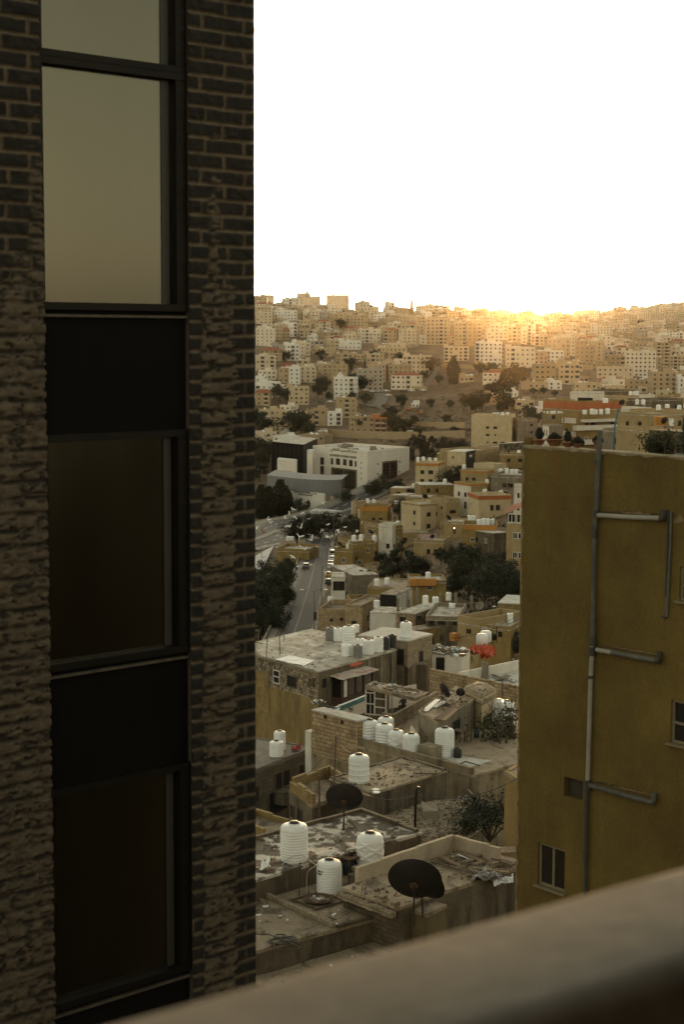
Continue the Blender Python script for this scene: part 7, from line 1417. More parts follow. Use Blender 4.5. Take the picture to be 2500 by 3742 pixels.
EXPL = [  # x0, x1, top, foot, yaw, colour, style, roof, label
 (1191, 1275, 1078, 1137, -8, 'sandy', 'balcony', 'flat', 'widest tan apartment block breaking the skyline at left'), (1086, 1136, 1071, 1121, 10, 'sandy', 'plain', 'flat', 'tan skyline block with a chimney turret'), (1136, 1172, 1084, 1120, 8, 'sandy', 'plain', 'flat', 'low tan wing right of the chimney turret block'),
 (960, 1002, 1078, 1112, 5, 'sandy', 'plain', 'flat', 'tan skyline house at the tower edge'), (1345, 1386, 1118, 1150, 5, 'sandy', 'plain', 'flat', 'low skyline house left of the minaret'), (1426, 1454, 1128, 1156, 0, 'tan', 'plain', 'flat', 'small skyline house between wide block and minaret'), (1470, 1500, 1128, 1158, 0, 'tan', 'plain', 'flat', 'skyline house at the foot of the minaret'),
 (1558, 1636, 1164, 1260, -14, 'sandy', 'balcony', 'flat', 'tall golden apartment block left of the sun glow, first of three'), (1660, 1706, 1178, 1262, -12, 'sandy', 'balcony', 'flat', 'tall golden apartment block just left of the glow, second of three'), (1708, 1762, 1178, 1262, 12, 'tan', 'balcony', 'flat', 'golden block touching the glow, with brown balconies'), (1792, 1856, 1186, 1264, -6, 'pale', 'plain', 'flat', 'bright tall block directly under the sun'),
 (1856, 1906, 1192, 1262, 10, 'sandy', 'balcony', 'flat', 'golden block right of the bright tall one'), (1456, 1520, 1204, 1266, -20, 'cream', 'plain', 'flat', 'cream mid-hill block with a stepped corner'), (1402, 1452, 1200, 1262, -15, 'tan', 'balcony', 'tile', 'tan mid-hill house with a small red roof and balconies'), (1305, 1392, 1202, 1254, -8, 'pale', 'balcony', 'flat', 'pale block with deep framed balconies on the mid slope'), (1265, 1346, 1150, 1206, 6, 'tan', 'plain', 'flat', 'broad blank tan wall block high on the left'),
 (1229, 1318, 1244, 1278, -6, 'white', 'plain', 'flat', 'long low white building on the mid slope'), (1152, 1206, 1168, 1208, -5, 'cream', 'balcony', 'tile', 'cream villa with a red roofed terrace high on the left'), (1206, 1254, 1146, 1204, 12, 'tan', 'plain', 'flat', 'tan block behind a dark tree high on the left'), (1005, 1060, 1196, 1240, 5, 'buff', 'plain', 'tile', 'tan house under a low red tiled roof at left'), (934, 1000, 1200, 1264, -6, 'pale', 'plain', 'flat', 'tall pale block beside the tower, upper left'), (1002, 1086, 1134, 1170, 4, 'white', 'plain', 'flat', 'white block with a row of dark windows, upper left'),
 (934, 994, 1140, 1184, 0, 'cream', 'plain', 'flat', 'cream block beside the tower just below the skyline'), (950, 1032, 1272, 1318, -6, 'tan', 'balcony', 'tile', 'broad house with a glazed attic under a red tiled roof'), (1046, 1094, 1258, 1318, 8, 'white', 'balcony', 'flat', 'white stepped block with dark balconies, left slope'), (932, 1004, 1298, 1360, -5, 'cream', 'balcony', 'flat', 'cream four-storey block beside the tower'), (1095, 1156, 1337, 1398, 6, 'cream', 'plain', 'flat', 'cream block with a neat grid of windows, left slope'), (1055, 1096, 1342, 1405, -4, 'white', 'plain', 'flat', 'bright white narrow block joined to the cream gridded one'),
 (1016, 1056, 1344, 1400, -8, 'tan', 'plain', 'flat', 'tan block left of the bright white narrow one'), (1160, 1268, 1330, 1374, -8, 'tan', 'plain', 'flat', 'wide tan house right of the cream gridded block'), (1471, 1570, 1298, 1366, -16, 'cream', 'balcony', 'flat', 'cream block at the head of the hillside stairs'), (1428, 1538, 1362, 1424, -12, 'pale', 'balcony', 'tile', 'pale villa with a red tiled roof left of the hillside stairs'), (1305, 1402, 1348, 1428, 10, 'grey', 'plain', 'flat', 'greyish block with rounded corner above the parked cars'), (1219, 1294, 1378, 1463, -14, 'white', 'balcony', 'flat', 'tall white block with stacked dark balconies, left slope'),
 (1055, 1130, 1412, 1479, 6, 'sandy', 'plain', 'flat', 'sandy three-storey block left of the tall white one'), (932, 986, 1424, 1482, -5, 'tan', 'balcony', 'tile', 'tan house with a red roof at the tower edge, lower left'), (932, 966, 1374, 1400, 0, 'white', 'plain', 'flat', 'pale bluish little house at the tower edge'), (1119, 1194, 1494, 1556, -6, 'tan', 'balcony', 'flat', 'tan block with long brown balconies, lower left slope'), (1195, 1252, 1504, 1556, 4, 'white', 'balcony', 'flat', 'white block with dark terraces above the valley'), (1275, 1370, 1520, 1582, -8, 'tan', 'plain', 'flat', 'tan block with tanks left of the orange house'),
 (1002, 1066, 1514, 1580, -6, 'sandy', 'plain', 'flat', 'sandy block standing alone above dark trees, lower left'), (1020, 1066, 1580, 1600, 0, 'pale', 'plain', 'flat', 'small pale annex at the foot of the sandy block'), (1377, 1484, 1268, 1318, -10, 'sandy', 'balcony', 'flat', 'sandy terrace of flats on the mid slope'), (1252, 1310, 1290, 1352, 4, 'tan', 'balcony', 'flat', 'tan four-storey block in the middle of the left slope'), (1622, 1712, 1266, 1320, -8, 'cream', 'balcony', 'flat', 'cream block above the bare earth slope'), (1736, 1836, 1250, 1336, -6, 'white', 'balcony', 'flat', 'white six-storey block below the sun, with two stair towers'),
 (1848, 1956, 1268, 1338, -8, 'pale', 'balcony', 'flat', 'pale stepped block right of the white six-storey one'), (1978, 2062, 1280, 1326, -6, 'white', 'balcony', 'flat', 'white block with dark ground floor right of the glow'), (2000, 2086, 1238, 1302, 8, 'sandy', 'plain', 'flat', 'sandy block with a regular window grid right of the glow'), (2102, 2172, 1262, 1326, -10, 'tan', 'plain', 'flat', 'tan block with a dark side, right of centre'), (2044, 2120, 1328, 1406, -6, 'sandy', 'balcony', 'flat', 'sandy five-storey block with a laundry level'), (1953, 2034, 1330, 1388, 6, 'tan', 'plain', 'flat', 'tan three-storey block left of the sandy laundry block'),
 (2287, 2398, 1284, 1378, -10, 'pale', 'plain', 'flat', 'biggest pale block with rows of small square windows, right slope'), (2184, 2316, 1340, 1394, -6, 'cream', 'plain', 'flat', 'long cream building below the biggest pale block'), (2400, 2444, 1250, 1352, 6, 'tan', 'balcony', 'flat', 'tall slim tan tower house near the right edge'), (1764, 1878, 1352, 1398, -8, 'pale', 'balcony', 'tile', 'long pale villa with a red roof and arched terraces'), (1910, 1996, 1394, 1424, 0, 'sandy', 'plain', 'flat', 'low sandy school-like building with wide windows'), (2003, 2056, 1392, 1424, 4, 'white', 'plain', 'flat', 'white house with an outside stair, right of the low sandy building'),
 (2258, 2378, 1386, 1424, -6, 'tan', 'balcony', 'flat', 'tan terrace house with long slabs, right slope'), (2380, 2476, 1358, 1446, 4, 'tan', 'plain', 'flat', 'large blank tan block near the right edge'), (2478, 2530, 1378, 1450, -4, 'white', 'plain', 'flat', 'white house cut by the right edge'), (1886, 1955, 1462, 1490, 0, 'sandy', 'balcony', 'flat', 'sandy villa with a small red awning'), (1904, 1992, 1492, 1522, 4, 'pale', 'plain', 'flat', 'low pale house behind the utility poles'), (1850, 1896, 1428, 1452, 0, 'white', 'plain', 'flat', 'small white cube house below the cypress'),
 (1975, 2036, 1468, 1490, 0, 'white', 'plain', 'flat', 'low white house left of the rust band house'), (1776, 1856, 1440, 1476, -6, 'tan', 'plain', 'flat', 'low tan house beside the tall cypress'), (1505, 1532, 1474, 1488, 0, 'white', 'plain', 'flat', 'tiny white hut with a chimney on the bare slope'), (1142, 1200, 1578, 1604, -6, 'tan', 'plain', 'flat', 'low huts with tanks at the foot of the left slope'), (2448, 2520, 1300, 1352, 0, 'sandy', 'balcony', 'flat', 'sandy block behind the slim tower house'), (2160, 2240, 1190, 1222, -6, 'pale', 'plain', 'flat', 'pale block high on the hazy right slope'), (1680, 1732, 1372, 1398, 0, 'sandy', 'balcony', 'flat', 'sandy villa left of the long pale red-roofed one'), (1940, 2004, 1226, 1264, -4, 'cream', 'balcony', 'flat', 'cream block just right of the sun glow'),
 (2146, 2216, 1326, 1352, 0, 'tan', 'balcony', 'flat', 'tan terrace above the bare rocky patch'), (2232, 2286, 1300, 1352, 5, 'buff', 'balcony', 'flat', 'dim brown block left of the biggest pale one')]
rn = random.Random(77); BOX = []
for (x0, x1, yt, yb, yw, col, sty, rf, lb) in EXPL:
    p = bxy(x0, x1, yt, yb, 620 if yb > 1440 and x0 > 1700 else 850); wd = (x1 - x0) / 6000 * p.y / max(.6, math.cos(R(yw))); H = (yb - yt) / 6000 * p.y
    if rf == 'flat': H -= .9
    else: H -= 2.0
    dep = rn.uniform(9, 13); zt = far_house(p, wd * .97, dep, 0, R(yw), p.z, col, rn, sty, H, lb, None, rf)
    if rf == 'flat': roof_tanks(p, wd, dep, R(yw), zt, rn, rn.choice((1, 2, 3, 4)))
    BOX.append((x0, x1, yt, yb, p.y))
# the orange painted house
p = bxy(1371, 1412, 1524, 1586); FM['orange'] = plain('far_orange', (.42, .15, .045), .85, 0, .12, .3); zt = far_house(p, 41 / 6000 * p.y, 9, 0, R(-4), p.z, 'orange', rn, 'balcony', 62 / 6000 * p.y - .9, 'bright orange painted house on the left slope above the valley'); BOX.append((1371, 1412, 1524, 1586, p.y))
FM['redroof'] = plain('far_red', (.40, .05, .025), .7); p = bxy(1032, 1068, 1328, 1342); m = MB(); m.box(p + Vector((0, 0, 1.5)), (3.6, 0, 0), (0, 3, 0), (0, 0, 1.3)); tag(m.build('red_shed', FM['redroof']), 'small bright red roof shed on the left slope', 'shed')
# keep-out areas of bare hillside, in pixels of the ground point
BARE = [(1500, 1735, 1282, 1470), (1290, 1760, 1470, 1640), (2110, 2240, 1352, 1428), (1300, 1480, 1432, 1500), (1700, 1990, 1400, 1620), (2056, 2140, 1408, 1470)]
def to_px(p):
    c = Vector(p); zc_ = c.dot(fw); return CX + F * c.dot(rt) / zc_, CY - F * c.dot(up) / zc_
far_n = {}; cand = []
d = 985
while d < 2150:
    X = (880 - 1250) / 6000 * d; Xe = (2560 - 1250) / 6000 * d
    while X < Xe:
        dd = d + rn.uniform(-14, 14); z = zg(X, dd); px_, py_ = to_px((X, dd, z)); wd = rn.uniform(8, 16.5)
        cand.append((px_, py_, X + wd / 2, dd, wd)); X += wd + rn.uniform(.3, 3.5) + (rn.random() < .12) * 8
    d += rn.uniform(21, 30) * (1 + (d - 985) / 2600)
adj = {'tan': 'tan', 'sandy': 'sandy', 'cream': 'cream', 'pale': 'pale', 'white': 'white', 'buff': 'brown', 'grey': 'grey', 'pinkish': 'pinkish'}
def lm_rel(px_, py_):
    best = min(EXPL, key=lambda e: ((e[0] + e[1]) / 2 - px_) ** 2 + 4 * ((e[2] + e[3]) / 2 - py_) ** 2); cx, cy = (best[0] + best[1]) / 2, (best[2] + best[3]) / 2
    rel = 'above' if py_ < cy - 22 else 'below' if py_ > cy + 30 else 'right of' if px_ > cx else 'left of'
    s = best[8]
    for k in (' with ', ' of three', ' between', ' beside', ' left of', ' right of', ' above', ' below', ' at ', ' behind', ' under', ' on ', ' near', ' cut', ' joined', ' standing', ',', ' touching', ' directly', ' breaking', ' high', ' just', ' in the'): s = s.split(k)[0]
    return rel, s
used = {}; SFAR = MB(); things = []; SCOL = list(FM.keys())
FNUM = ['one', 'two', 'three', 'four', 'five', 'six', 'seven', 'eight']
for (px_, py_, X, dd, wd) in cand:
    if any(a < px_ < b and c < py_ < e_ for a, b, c, e_ in BARE): continue
    fl = rn.choice((1, 2, 2, 3, 3, 4, 4, 5)) if dd > 1080 else rn.choice((2, 3, 3, 4)); H = fl * 3.1; top = py_ - H / dd * 6000; hw_ = wd / 2 / dd * 6000
    bad = False; cx_ = px_
    for (a, b, c, e_, d_) in BOX:   # do not hide the blocks placed by hand
        ov = min(b, cx_ + hw_) - max(a, cx_ - hw_)
        if ov > 3 and dd < d_ + 14 and top < e_ - 7 and py_ > c + 4:
            bad = True; break
        if ov > 3 and abs(dd - d_) < 15: bad = True; break
    if bad: continue
    if px_ < 900 or px_ > 2545: continue
    things.append((dd, px_, py_, X, wd, fl, H))
things.sort(); NT = max(40, 300 - sum(1 for o in COL.objects if o.get('category') == 'house'))
for i, (dd, px_, py_, X, wd, fl, H) in enumerate(things):
    col = rn.choices(['tan', 'sandy', 'cream', 'pale', 'white', 'buff', 'grey', 'pinkish'], [22, 24, 18, 14, 9, 8, 4, 6])[0]; yaw = R(rn.choice((-1, 1)) * rn.uniform(2, 28)); dep = rn.uniform(8, 14); z = zg(X, dd); rf = 'tile' if rn.random() < .05 else 'flat'; sty = 'balcony' if rn.random() < .35 else 'plain'
    if i < NT:
        rel, s = lm_rel(px_, py_ - H / dd * 3000)
        base = f'{adj[col]} {FNUM[min(fl, 8) - 1]}-storey ' + ('red-roofed ' if rf == 'tile' else '') + ('balconied ' if sty == 'balcony' else '') + f'house {rel} the {s}'
        if base in used:
            used[base] += 1; base = base.replace(' house ', [' wider house ', ' narrower house ', ' partly hidden house ', ' plainer house ', ' smaller house '][min(used[base] - 1, 4)])
        used.setdefault(base, 0)
        ws = base.split(); base = ' '.join(ws[:16])
        zt = far_house((X, dd), wd, dep, fl, yaw, z, col, rn, sty, H, base, 'houses on the far hillside', rf)
        if rf == 'flat': roof_tanks((X, dd), wd, dep, yaw, zt, rn)
    else:
        b = SFAR; zt = far_house((X, dd), wd, dep, fl, yaw, z, col, rn, sty, H, mb=SFAR, roof=rf, wmi=5 + SCOL.index(col))
        if rf == 'flat': roof_tanks((X, dd), wd, dep, yaw, zt, rn)
print('far things', len(things))
# the hazy ridge beyond: more houses than one could count
d = 2200
while d < 3900:
    X = (1650 - 1250) / 6000 * d if d > 2500 else (880 - 1250) / 6000 * d; Xe = (2560 - 1250) / 6000 * d
    while X < Xe:
        wd = rn.uniform(13, 26); far_house((X + wd / 2, d + rn.uniform(-25, 25)), wd, 12, rn.choice((2, 3, 4, 5)), R(rn.uniform(-25, 25)), zg(X, d), 'sandy', rn, 'plain', None, mb=SFAR, wmi=rn.choice((0, 0, 5, 6, 7, 8))); X += wd + rn.uniform(2, 14)
    d += 95
o = SFAR.build('distant_houses', [plaster('distant_walls', (.42, .33, .21), (.58, .49, .36), (.25, .19, .12), .4, .02, True, .02, .4), FWIN, FROOF, FBAL, TILE] + [FM[k] for k in SCOL]); tag(o, None, None, None, 'stuff')
# far water tanks
FARTANK.sort(key=lambda t: t[0].y); nT = 190; m = MB()
for i, (p, dia, ht, r_) in enumerate(FARTANK):
    if i < nT:
        o = link('water_tank', TANKFAR if r_ > .07 else TANKFARK, loc=p); o.scale = (dia, dia, ht); px_, py_ = to_px(p); rel, s = lm_rel(px_, py_)
        tag(o, ('white' if r_ > .07 else 'black') + f' rooftop water tank {rel} the {s}', 'water tank', f'rooftop tanks {rel} the {s}')
    else: m.lathe(p, [(dia * .5, 0), (dia * .51, ht * .1), (dia * .5, ht * .85), (dia * .2, ht)], n=8)
o = m.build('distant_water_tanks', TANKW); tag(o, None, None, None, 'stuff')
# minaret, chimney turret, masts
MINM = plain('minaret_stone', (.34, .22, .10), .9); p = PD(1505, 1160, 1960); s_ = p.y / 6000; mn = empty('minaret', p, 'slender minaret with a balcony and pointed cap on the skyline', 'minaret'); m = MB(); m.lathe(p, [(8 * s_, -20 * s_), (8 * s_, 30 * s_)], n=8); m.lathe(p + Vector((0, 0, 30 * s_)), [(11 * s_, 0), (11 * s_, 4 * s_), (6.5 * s_, 4.2 * s_), (6.5 * s_, 22 * s_)], n=8); m.build('shaft', MINM, mn); m = MB(); m.lathe(p + Vector((0, 0, 52 * s_)), [(6.4 * s_, 0), (5.6 * s_, 4 * s_), (3.4 * s_, 9 * s_), (.8 * s_, 18 * s_)], n=10); m.build('cap', MINM, mn)
p = gpx(1123, 1075, 1500); s_ = 1950 / 6000; q = PD(1123, 1078, 1950); m = MB(); m.box(q + Vector((0, 0, 1)), (5 * s_, 0, 0), (0, 5 * s_, 0), (0, 0, 12 * s_)); m.box(q + Vector((0, 0, 13 * s_)), (6 * s_, 0, 0), (0, 6 * s_, 0), (0, 0, 2 * s_)); tag(m.build('chimney_turret', FM['sandy']), 'square turret rising from the tan skyline block', 'turret')
for x, y0, y1, lb in ((1601, 1150, 1122, 'thin lattice mast on the skyline right of the minaret'), (1667, 1152, 1098, 'tall thin aerial on the skyline left of the sun'), (2372, 1150, 1110, 'thin mast on the hazy right ridge')):
    p = PD(x, y0, 1990); t = PD(x, y1, 1990); m = MB(); m.tube([p - Vector((0, 0, 4)), t], [.5, .15], n=5); m.box(p.lerp(t, .6), (1.1, 0, 0), (0, .2, 0), (0, 0, .8)); tag(m.build('aerial_mast', FM['grey']), lb, 'mast')
# ------------------------------------------------------------------ trees in the valley and on the slopes
TR = [(1648, 2085, 95, 'round', 1, 1.0, 'dark tree in the gully left of the yellow banded house'), (1612, 2060, 60, 'round', 0, 1.0, 'low tree behind the orange balcony house'), (1700, 2092, 110, 'round', 1, .9, 'dark tree at the foot of the yellow banded house'), (1848, 2140, 130, 'round', 1, 1.0, 'dark tree below the grey annex by the olive wall'),(1790, 2120, 100, 'round', 0, 1.0, 'green tree between the gully trees and grey annex'),(1012, 2335, 150, 'round', 1, .8, 'dark tree hugging the bend of the street kerb wall'), (1048, 2240, 110, 'round', 0, .75, 'small green tree on the street kerb wall'), # foot x, y, height px, kind, var, wide, label
 (925, 2340, 200, 'round', 1, 1.0, 'big dark tree left of the street, nearest the grey roof'), (958, 2312, 205, 'round', 1, .85, 'big dark tree left of the street kerb wall'), (988, 2258, 170, 'round', 1, .85, 'dark tree leaning over the street kerb wall'), (1032, 2192, 130, 'round', 0, .85, 'dark green tree at the kerb below the yellow house'), (945, 2250, 180, 'round', 1, 1.0, 'dense tree below the pale concrete ramp'), (985, 2185, 140, 'round', 1, 1.0, 'dense dark tree in front of the yellow highway house'), (930, 2215, 120, 'round', 1, 1.2, 'dark tree half hidden by the stone tower below the ramp'), (1052, 2128, 90, 'round', 0, .95, 'olive green tree at the right end of the yellow highway house'),
 (955, 1895, 120, 'column', 0, 1.7, 'broad poplar at the tower edge by the highway'), (982, 1892, 112, 'column', 0, 1.6, 'broad poplar second from the tower'), (1024, 1885, 128, 'column', 0, 1.8, 'tallest broad poplar before the theatre wall'), (1044, 1878, 100, 'column', 0, 1.5, 'poplar touching the theatre lettering'), (1092, 1882, 62, 'round', 1, 1.0, 'small round tree before the theatre door'), (1124, 1880, 55, 'pine', 0, 1.1, 'small pointed tree before the theatre wall'),
 (1085, 1992, 100, 'round', 1, 1.2, 'dark tree between highway and street, left'), (1125, 1992, 118, 'round', 1, 1.0, 'largest dark tree between highway and street'), (1172, 1978, 110, 'round', 1, .9, 'dark tree at the top of the street'), (1222, 1968, 95, 'round', 1, 1.1, 'dark tree right of the street top'), (1285, 1968, 85, 'round', 0, 1.2, 'green tree left of the shack-topped ochre house'), (1312, 1972, 80, 'round', 1, 1.1, 'dark tree at the foot of the shack-topped ochre house'), (1268, 1862, 75, 'round', 1, 1.1, 'dark tree at the right end of the theatre'),
 (1312, 1838, 52, 'round', 1, 1.1, 'small tree at the corner of the cultural centre'), (1362, 1822, 62, 'round', 0, 1.2, 'leafy tree before the centre side wall'), (1395, 1812, 72, 'round', 0, 1.1, 'leafy tree under the tall dark centre window'), (1452, 1802, 55, 'round', 1, 1.2, 'dark tree at the right end of the centre'), (1478, 1905, 90, 'round', 1, 1.1, 'dark tree on the bank right of the ochre house'), (1512, 1935, 110, 'round', 1, 1.0, 'dark tree above the narrow white house'), (1500, 1850, 70, 'round', 1, 1.0, 'dark shrubby tree below the banded cream house'),
 (1650, 1818, 115, 'round', 1, 1.0, 'large dark tree right of the banded cream house'), (1676, 1806, 80, 'round', 0, .9, 'green tree beside the large dark one'), (1512, 1682, 95, 'pine', 0, 1.1, 'dark pine nearest the cultural centre'), (1538, 1694, 118, 'pine', 1, 1.1, 'tallest dark pine behind the banded cream house'), (1582, 1684, 92, 'pine', 0, 1.2, 'dark pine right of the tallest one'), (1640, 1696, 100, 'round', 1, 1.2, 'broad dark tree below the plain yellow block'), (1685, 1690, 86, 'round', 1, 1.2, 'dark tree by the flag veranda'),
 (1468, 2118, 145, 'pine', 1, 1.3, 'dark conifer right of the narrow white house'), (1436, 2122, 95, 'round', 1, 1.2, 'dark tree left of the conifer'), (1512, 2116, 95, 'round', 1, 1.2, 'dark tree right of the conifer'), (1542, 2105, 70, 'round', 1, 1.0, 'dark tree above the orange balcony house'), (1390, 2085, 75, 'round', 1, 1.0, 'dark tree behind the grey dish roof'),
 (1665, 2190, 95, 'round', 0, 1.1, 'green tree right of the orange balcony house'), (1715, 2176, 175, 'round', 0, 1.1, 'tall green tree before the yellow banded house'), (1770, 2196, 150, 'round', 1, 1.2, 'dense dark tree in the gully, middle'), (1825, 2206, 165, 'round', 1, 1.2, 'dense dark tree in the gully beside the olive wall'), (1880, 2210, 150, 'round', 1, 1.1, 'dark tree cut by the olive wall'),
 (1340, 2305, 55, 'round', 1, 1.3, 'dark bush tree right of the sandy block house'), (1385, 2308, 60, 'round', 1, 1.3, 'dark bush tree before the white garage'), (1425, 2306, 52, 'round', 1, 1.3, 'dark bush tree at the patterned block wing'), (1838, 2420, 105, 'round', 1, 1.0, 'dark tree right of the red tarp'), (1880, 2425, 125, 'round', 0, 1.0, 'dark tree behind the white terrace parapet')]
for x, y, hp, kd, vr, wd, lb in TR:
    p = gpx(x, y, 150); tree(p - Vector((0, 0, .3)), hp / 6000 * p.y * 1.06, kd, vr, lb, None, wd)
TF = [(1657, 1406, 98, 'column', 'dark cypress on the bare earth slope'), (1838, 1502, 130, 'column', 'tall dark cypress below the red-roofed villa'), (1892, 1432, 100, 'round', 'tall dark tree right of the long red-roofed villa'), (1752, 1372, 46, 'round', 'tree below the white six-storey block'), (1792, 1376, 50, 'round', 'tree right below the white six-storey block'), (1245, 1206, 42, 'round', 'dark tree beside the high tan block'), (1300, 1428, 66, 'round', 'dark tree left of the rounded grey block'), (1322, 1434, 60, 'round', 'dark tree below the rounded grey block'), (1292, 1478, 46, 'round', 'tree right of the tall white block foot'), (1336, 1482, 46, 'round', 'scrubby tree left of the hill road'),
 (1466, 1492, 50, 'round', 'broad round tree on the slope right of the hill road'), (1572, 1492, 36, 'round', 'round tree on the dry slope, middle'), (1640, 1496, 34, 'round', 'small tree on the dry slope, right'), (1576, 1368, 62, 'round', 'dark tree along the hillside stairs, upper'), (1548, 1398, 42, 'round', 'dark tree along the hillside stairs, lower'), (1606, 1404, 34, 'round', 'low tree right of the hillside stairs'), (1022, 1468, 62, 'round', 'dark tree left of the sandy three-storey block'), (1048, 1474, 54, 'round', 'dark tree at the foot of the sandy three-storey block'), (1178, 1444, 66, 'round', 'tree standing between the sandy and tall white blocks'), (1160, 1454, 50, 'round', 'low dark tree right of the sandy three-storey block'),
 (1198, 1468, 36, 'round', 'bush left of the tall white block foot'), (1282, 1362, 54, 'round', 'dark tree above the tall white block'), (1366, 1332, 54, 'round', 'dark tree in the gap above the rounded grey block'), (1172, 1322, 42, 'round', 'dark tree on the mid slope left of centre'), (1046, 1322, 38, 'round', 'dark tree below the stepped white block'), (1462, 1334, 46, 'round', 'dark tree left of the stair-head block'), (1100, 1592, 90, 'round', 'big dark tree right of the lone sandy block'), (1076, 1602, 96, 'round', 'big dark tree at the lone sandy block'), (1132, 1604, 62, 'round', 'dark tree left of the low huts'), (960, 1604, 84, 'round', 'dark tree left of the lone sandy block'),
 (940, 1570, 74, 'round', 'dark tree by the tower above the valley'), (1322, 1578, 60, 'round', 'round tree before the tan tank block'), (1424, 1574, 66, 'round', 'dark tree right of the orange house'), (1452, 1594, 72, 'round', 'dark tree above the cultural centre roof'), (1484, 1588, 52, 'round', 'dark tree left of the white bus'), (1434, 1534, 50, 'round', 'tree above and right of the orange house'), (1506, 1562, 44, 'round', 'small tree above the dirt road'), (1632, 1552, 38, 'round', 'small tree above the dirt road, right'), (1662, 1586, 28, 'round', 'bush beside the dirt road'), (1524, 1594, 38, 'round', 'dark tree right of the white bus'),
 (1566, 1154, 30, 'round', 'round dark tree on the skyline right of the minaret'), (1604, 1154, 24, 'round', 'small tree on the skyline beside the lattice mast'), (1762, 1504, 76, 'round', 'dark tree behind the plain yellow block'), (1738, 1512, 66, 'round', 'dark tree above the left end of the plain yellow block'), (1708, 1504, 66, 'round', 'dark tree left of the plain yellow block'), (1804, 1462, 66, 'round', 'broad dark tree left of the tall cypress'), (1930, 1546, 66, 'round', 'dark tree behind the utility poles'), (1952, 1576, 76, 'round', 'dark tree left of the concrete frame house'), (1906, 1588, 66, 'round', 'dark tree right of the plain yellow block'), (1986, 1444, 30, 'round', 'bush below the low sandy school-like building'),
 (1950, 1444, 28, 'round', 'low bush below the low sandy building, left'), (2482, 1334, 54, 'round', 'dark tree near the right edge on the slope'), (2250, 1202, 26, 'round', 'tree on the hazy right slope'), (2342, 1194, 28, 'round', 'dark tree high on the hazy right slope'), (1872, 1498, 44, 'round', 'dark tree right of the tall cypress'), (940, 1694, 96, 'round', 'dark tree at the tower edge left of the glass wing'), (966, 1726, 86, 'round', 'dark tree left of the white box pavilion'), (984, 1690, 74, 'round', 'dark tree touching the black glass wing'), (948, 1760, 70, 'round', 'dark tree left of the theatre cladding'), (2030, 1452, 26, 'round', 'low bush above the low white house')]
for i, (x, y, hp, kd, lb) in enumerate(TF):
    p = gpx(x, y, 560); tree(p - Vector((0, 0, .3)), hp / 6000 * p.y * 1.08, kd, 1 if i % 4 else 0, lb, None, 1.1 if kd == 'round' else 1.3, small=True)
# dry scrub on the bare slopes
rs = random.Random(9); m = MB()
for (a, b, c, e_) in BARE + [(930, 1110, 1590, 1780), (1400, 1700, 1480, 1640)]:
    for _ in range(int((b - a) * (e_ - c) / 260)):
        p = gpx(rs.uniform(a, b), rs.uniform(c, e_), 560); r_ = rs.uniform(.5, 2.0)
        for k in range(14):
            d = Vector((rs.gauss(0, 1), rs.gauss(0, 1), abs(rs.gauss(.3, .5)))) * r_ * .5; q = p + d; x_ = Vector((rs.gauss(0, 1), rs.gauss(0, 1), rs.gauss(0, 1))).normalized(); y_ = x_.cross(Vector((rs.gauss(0, 1), rs.gauss(0, 1), rs.gauss(0, 1)))).normalized(); s_ = r_ * .28
            m.face([q - x_ * s_, q - y_ * s_ * .6, q + x_ * s_, q + y_ * s_ * .6])
tag(m.build('hillside_scrub', leaf_mat('scrub', (.05, .042, .02), (.11, .085, .045))), None, None, None, 'stuff')
m = MB()
for _ in range(1500):   # low growth along the street bank and between the valley houses
    x, y = rs.choice(((rs.uniform(925, 1090), rs.uniform(2040, 2400)), (rs.uniform(1230, 1880), rs.uniform(1690, 2200)), (rs.uniform(1330, 1900), rs.uniform(2150, 2330)))); p = gpx(x, y, 150)
    if abs(x - (1058 + (2400 - y) * .34)) < 80 and y < 2412 and x < 1240: continue
    r_ = rs.uniform(.4, 1.3)
    for k in range(16):
        d = Vector((rs.gauss(0, 1), rs.gauss(0, 1), abs(rs.gauss(.3, .5)))) * r_ * .5; q = p + d; x_ = Vector((rs.gauss(0, 1), rs.gauss(0, 1), rs.gauss(0, 1))).normalized(); y_ = x_.cross(Vector((rs.gauss(0, 1), rs.gauss(0, 1), rs.gauss(0, 1)))).normalized(); s_ = r_ * .25
        m.face([q - x_ * s_, q - y_ * s_ * .6, q + x_ * s_, q + y_ * s_ * .6])
tag(m.build('undergrowth', LEAFD), None, None, None, 'stuff')
# retaining walls on the dry slope
for i, (pts, hh, lb) in enumerate((([(1190, 1592), (1300, 1600), (1480, 1606), (1600, 1604), (1700, 1600)], 4.5, 'long tan retaining wall behind the cultural centre'), ([(1440, 1548), (1560, 1560), (1700, 1562)], 3.2, 'stepped retaining wall across the dry slope'), ([(1245, 1480), (1310, 1484)], 4.0, 'tan retaining wall below the tall white block'), ([(1460, 1424), (1560, 1424)], 2.4, 'pale wall below the red-roofed villa and parked cars'), ([(1600, 1340), (1700, 1346), (1740, 1350)], 3.0, 'retaining wall above the bare earth slope'), ([(2120, 1352), (2230, 1350)], 4.0, 'pale retaining wall above the bare rocky patch'))):
    L_ = [Vector(gpx(x, y, 820)) for x, y in pts]; L_ = cline(L_, 8); m = MB(); m.grid([[(p.x, p.y, p.z - 1) for p in L_], [(p.x, p.y, p.z + hh) for p in L_], [(p.x, p.y + .6, p.z + hh) for p in L_], [(p.x, p.y + .6, p.z - 1) for p in L_]], 0, False); tag(m.build('retaining_wall', FM['tan'] if i % 2 else FM['buff']), lb, 'wall')
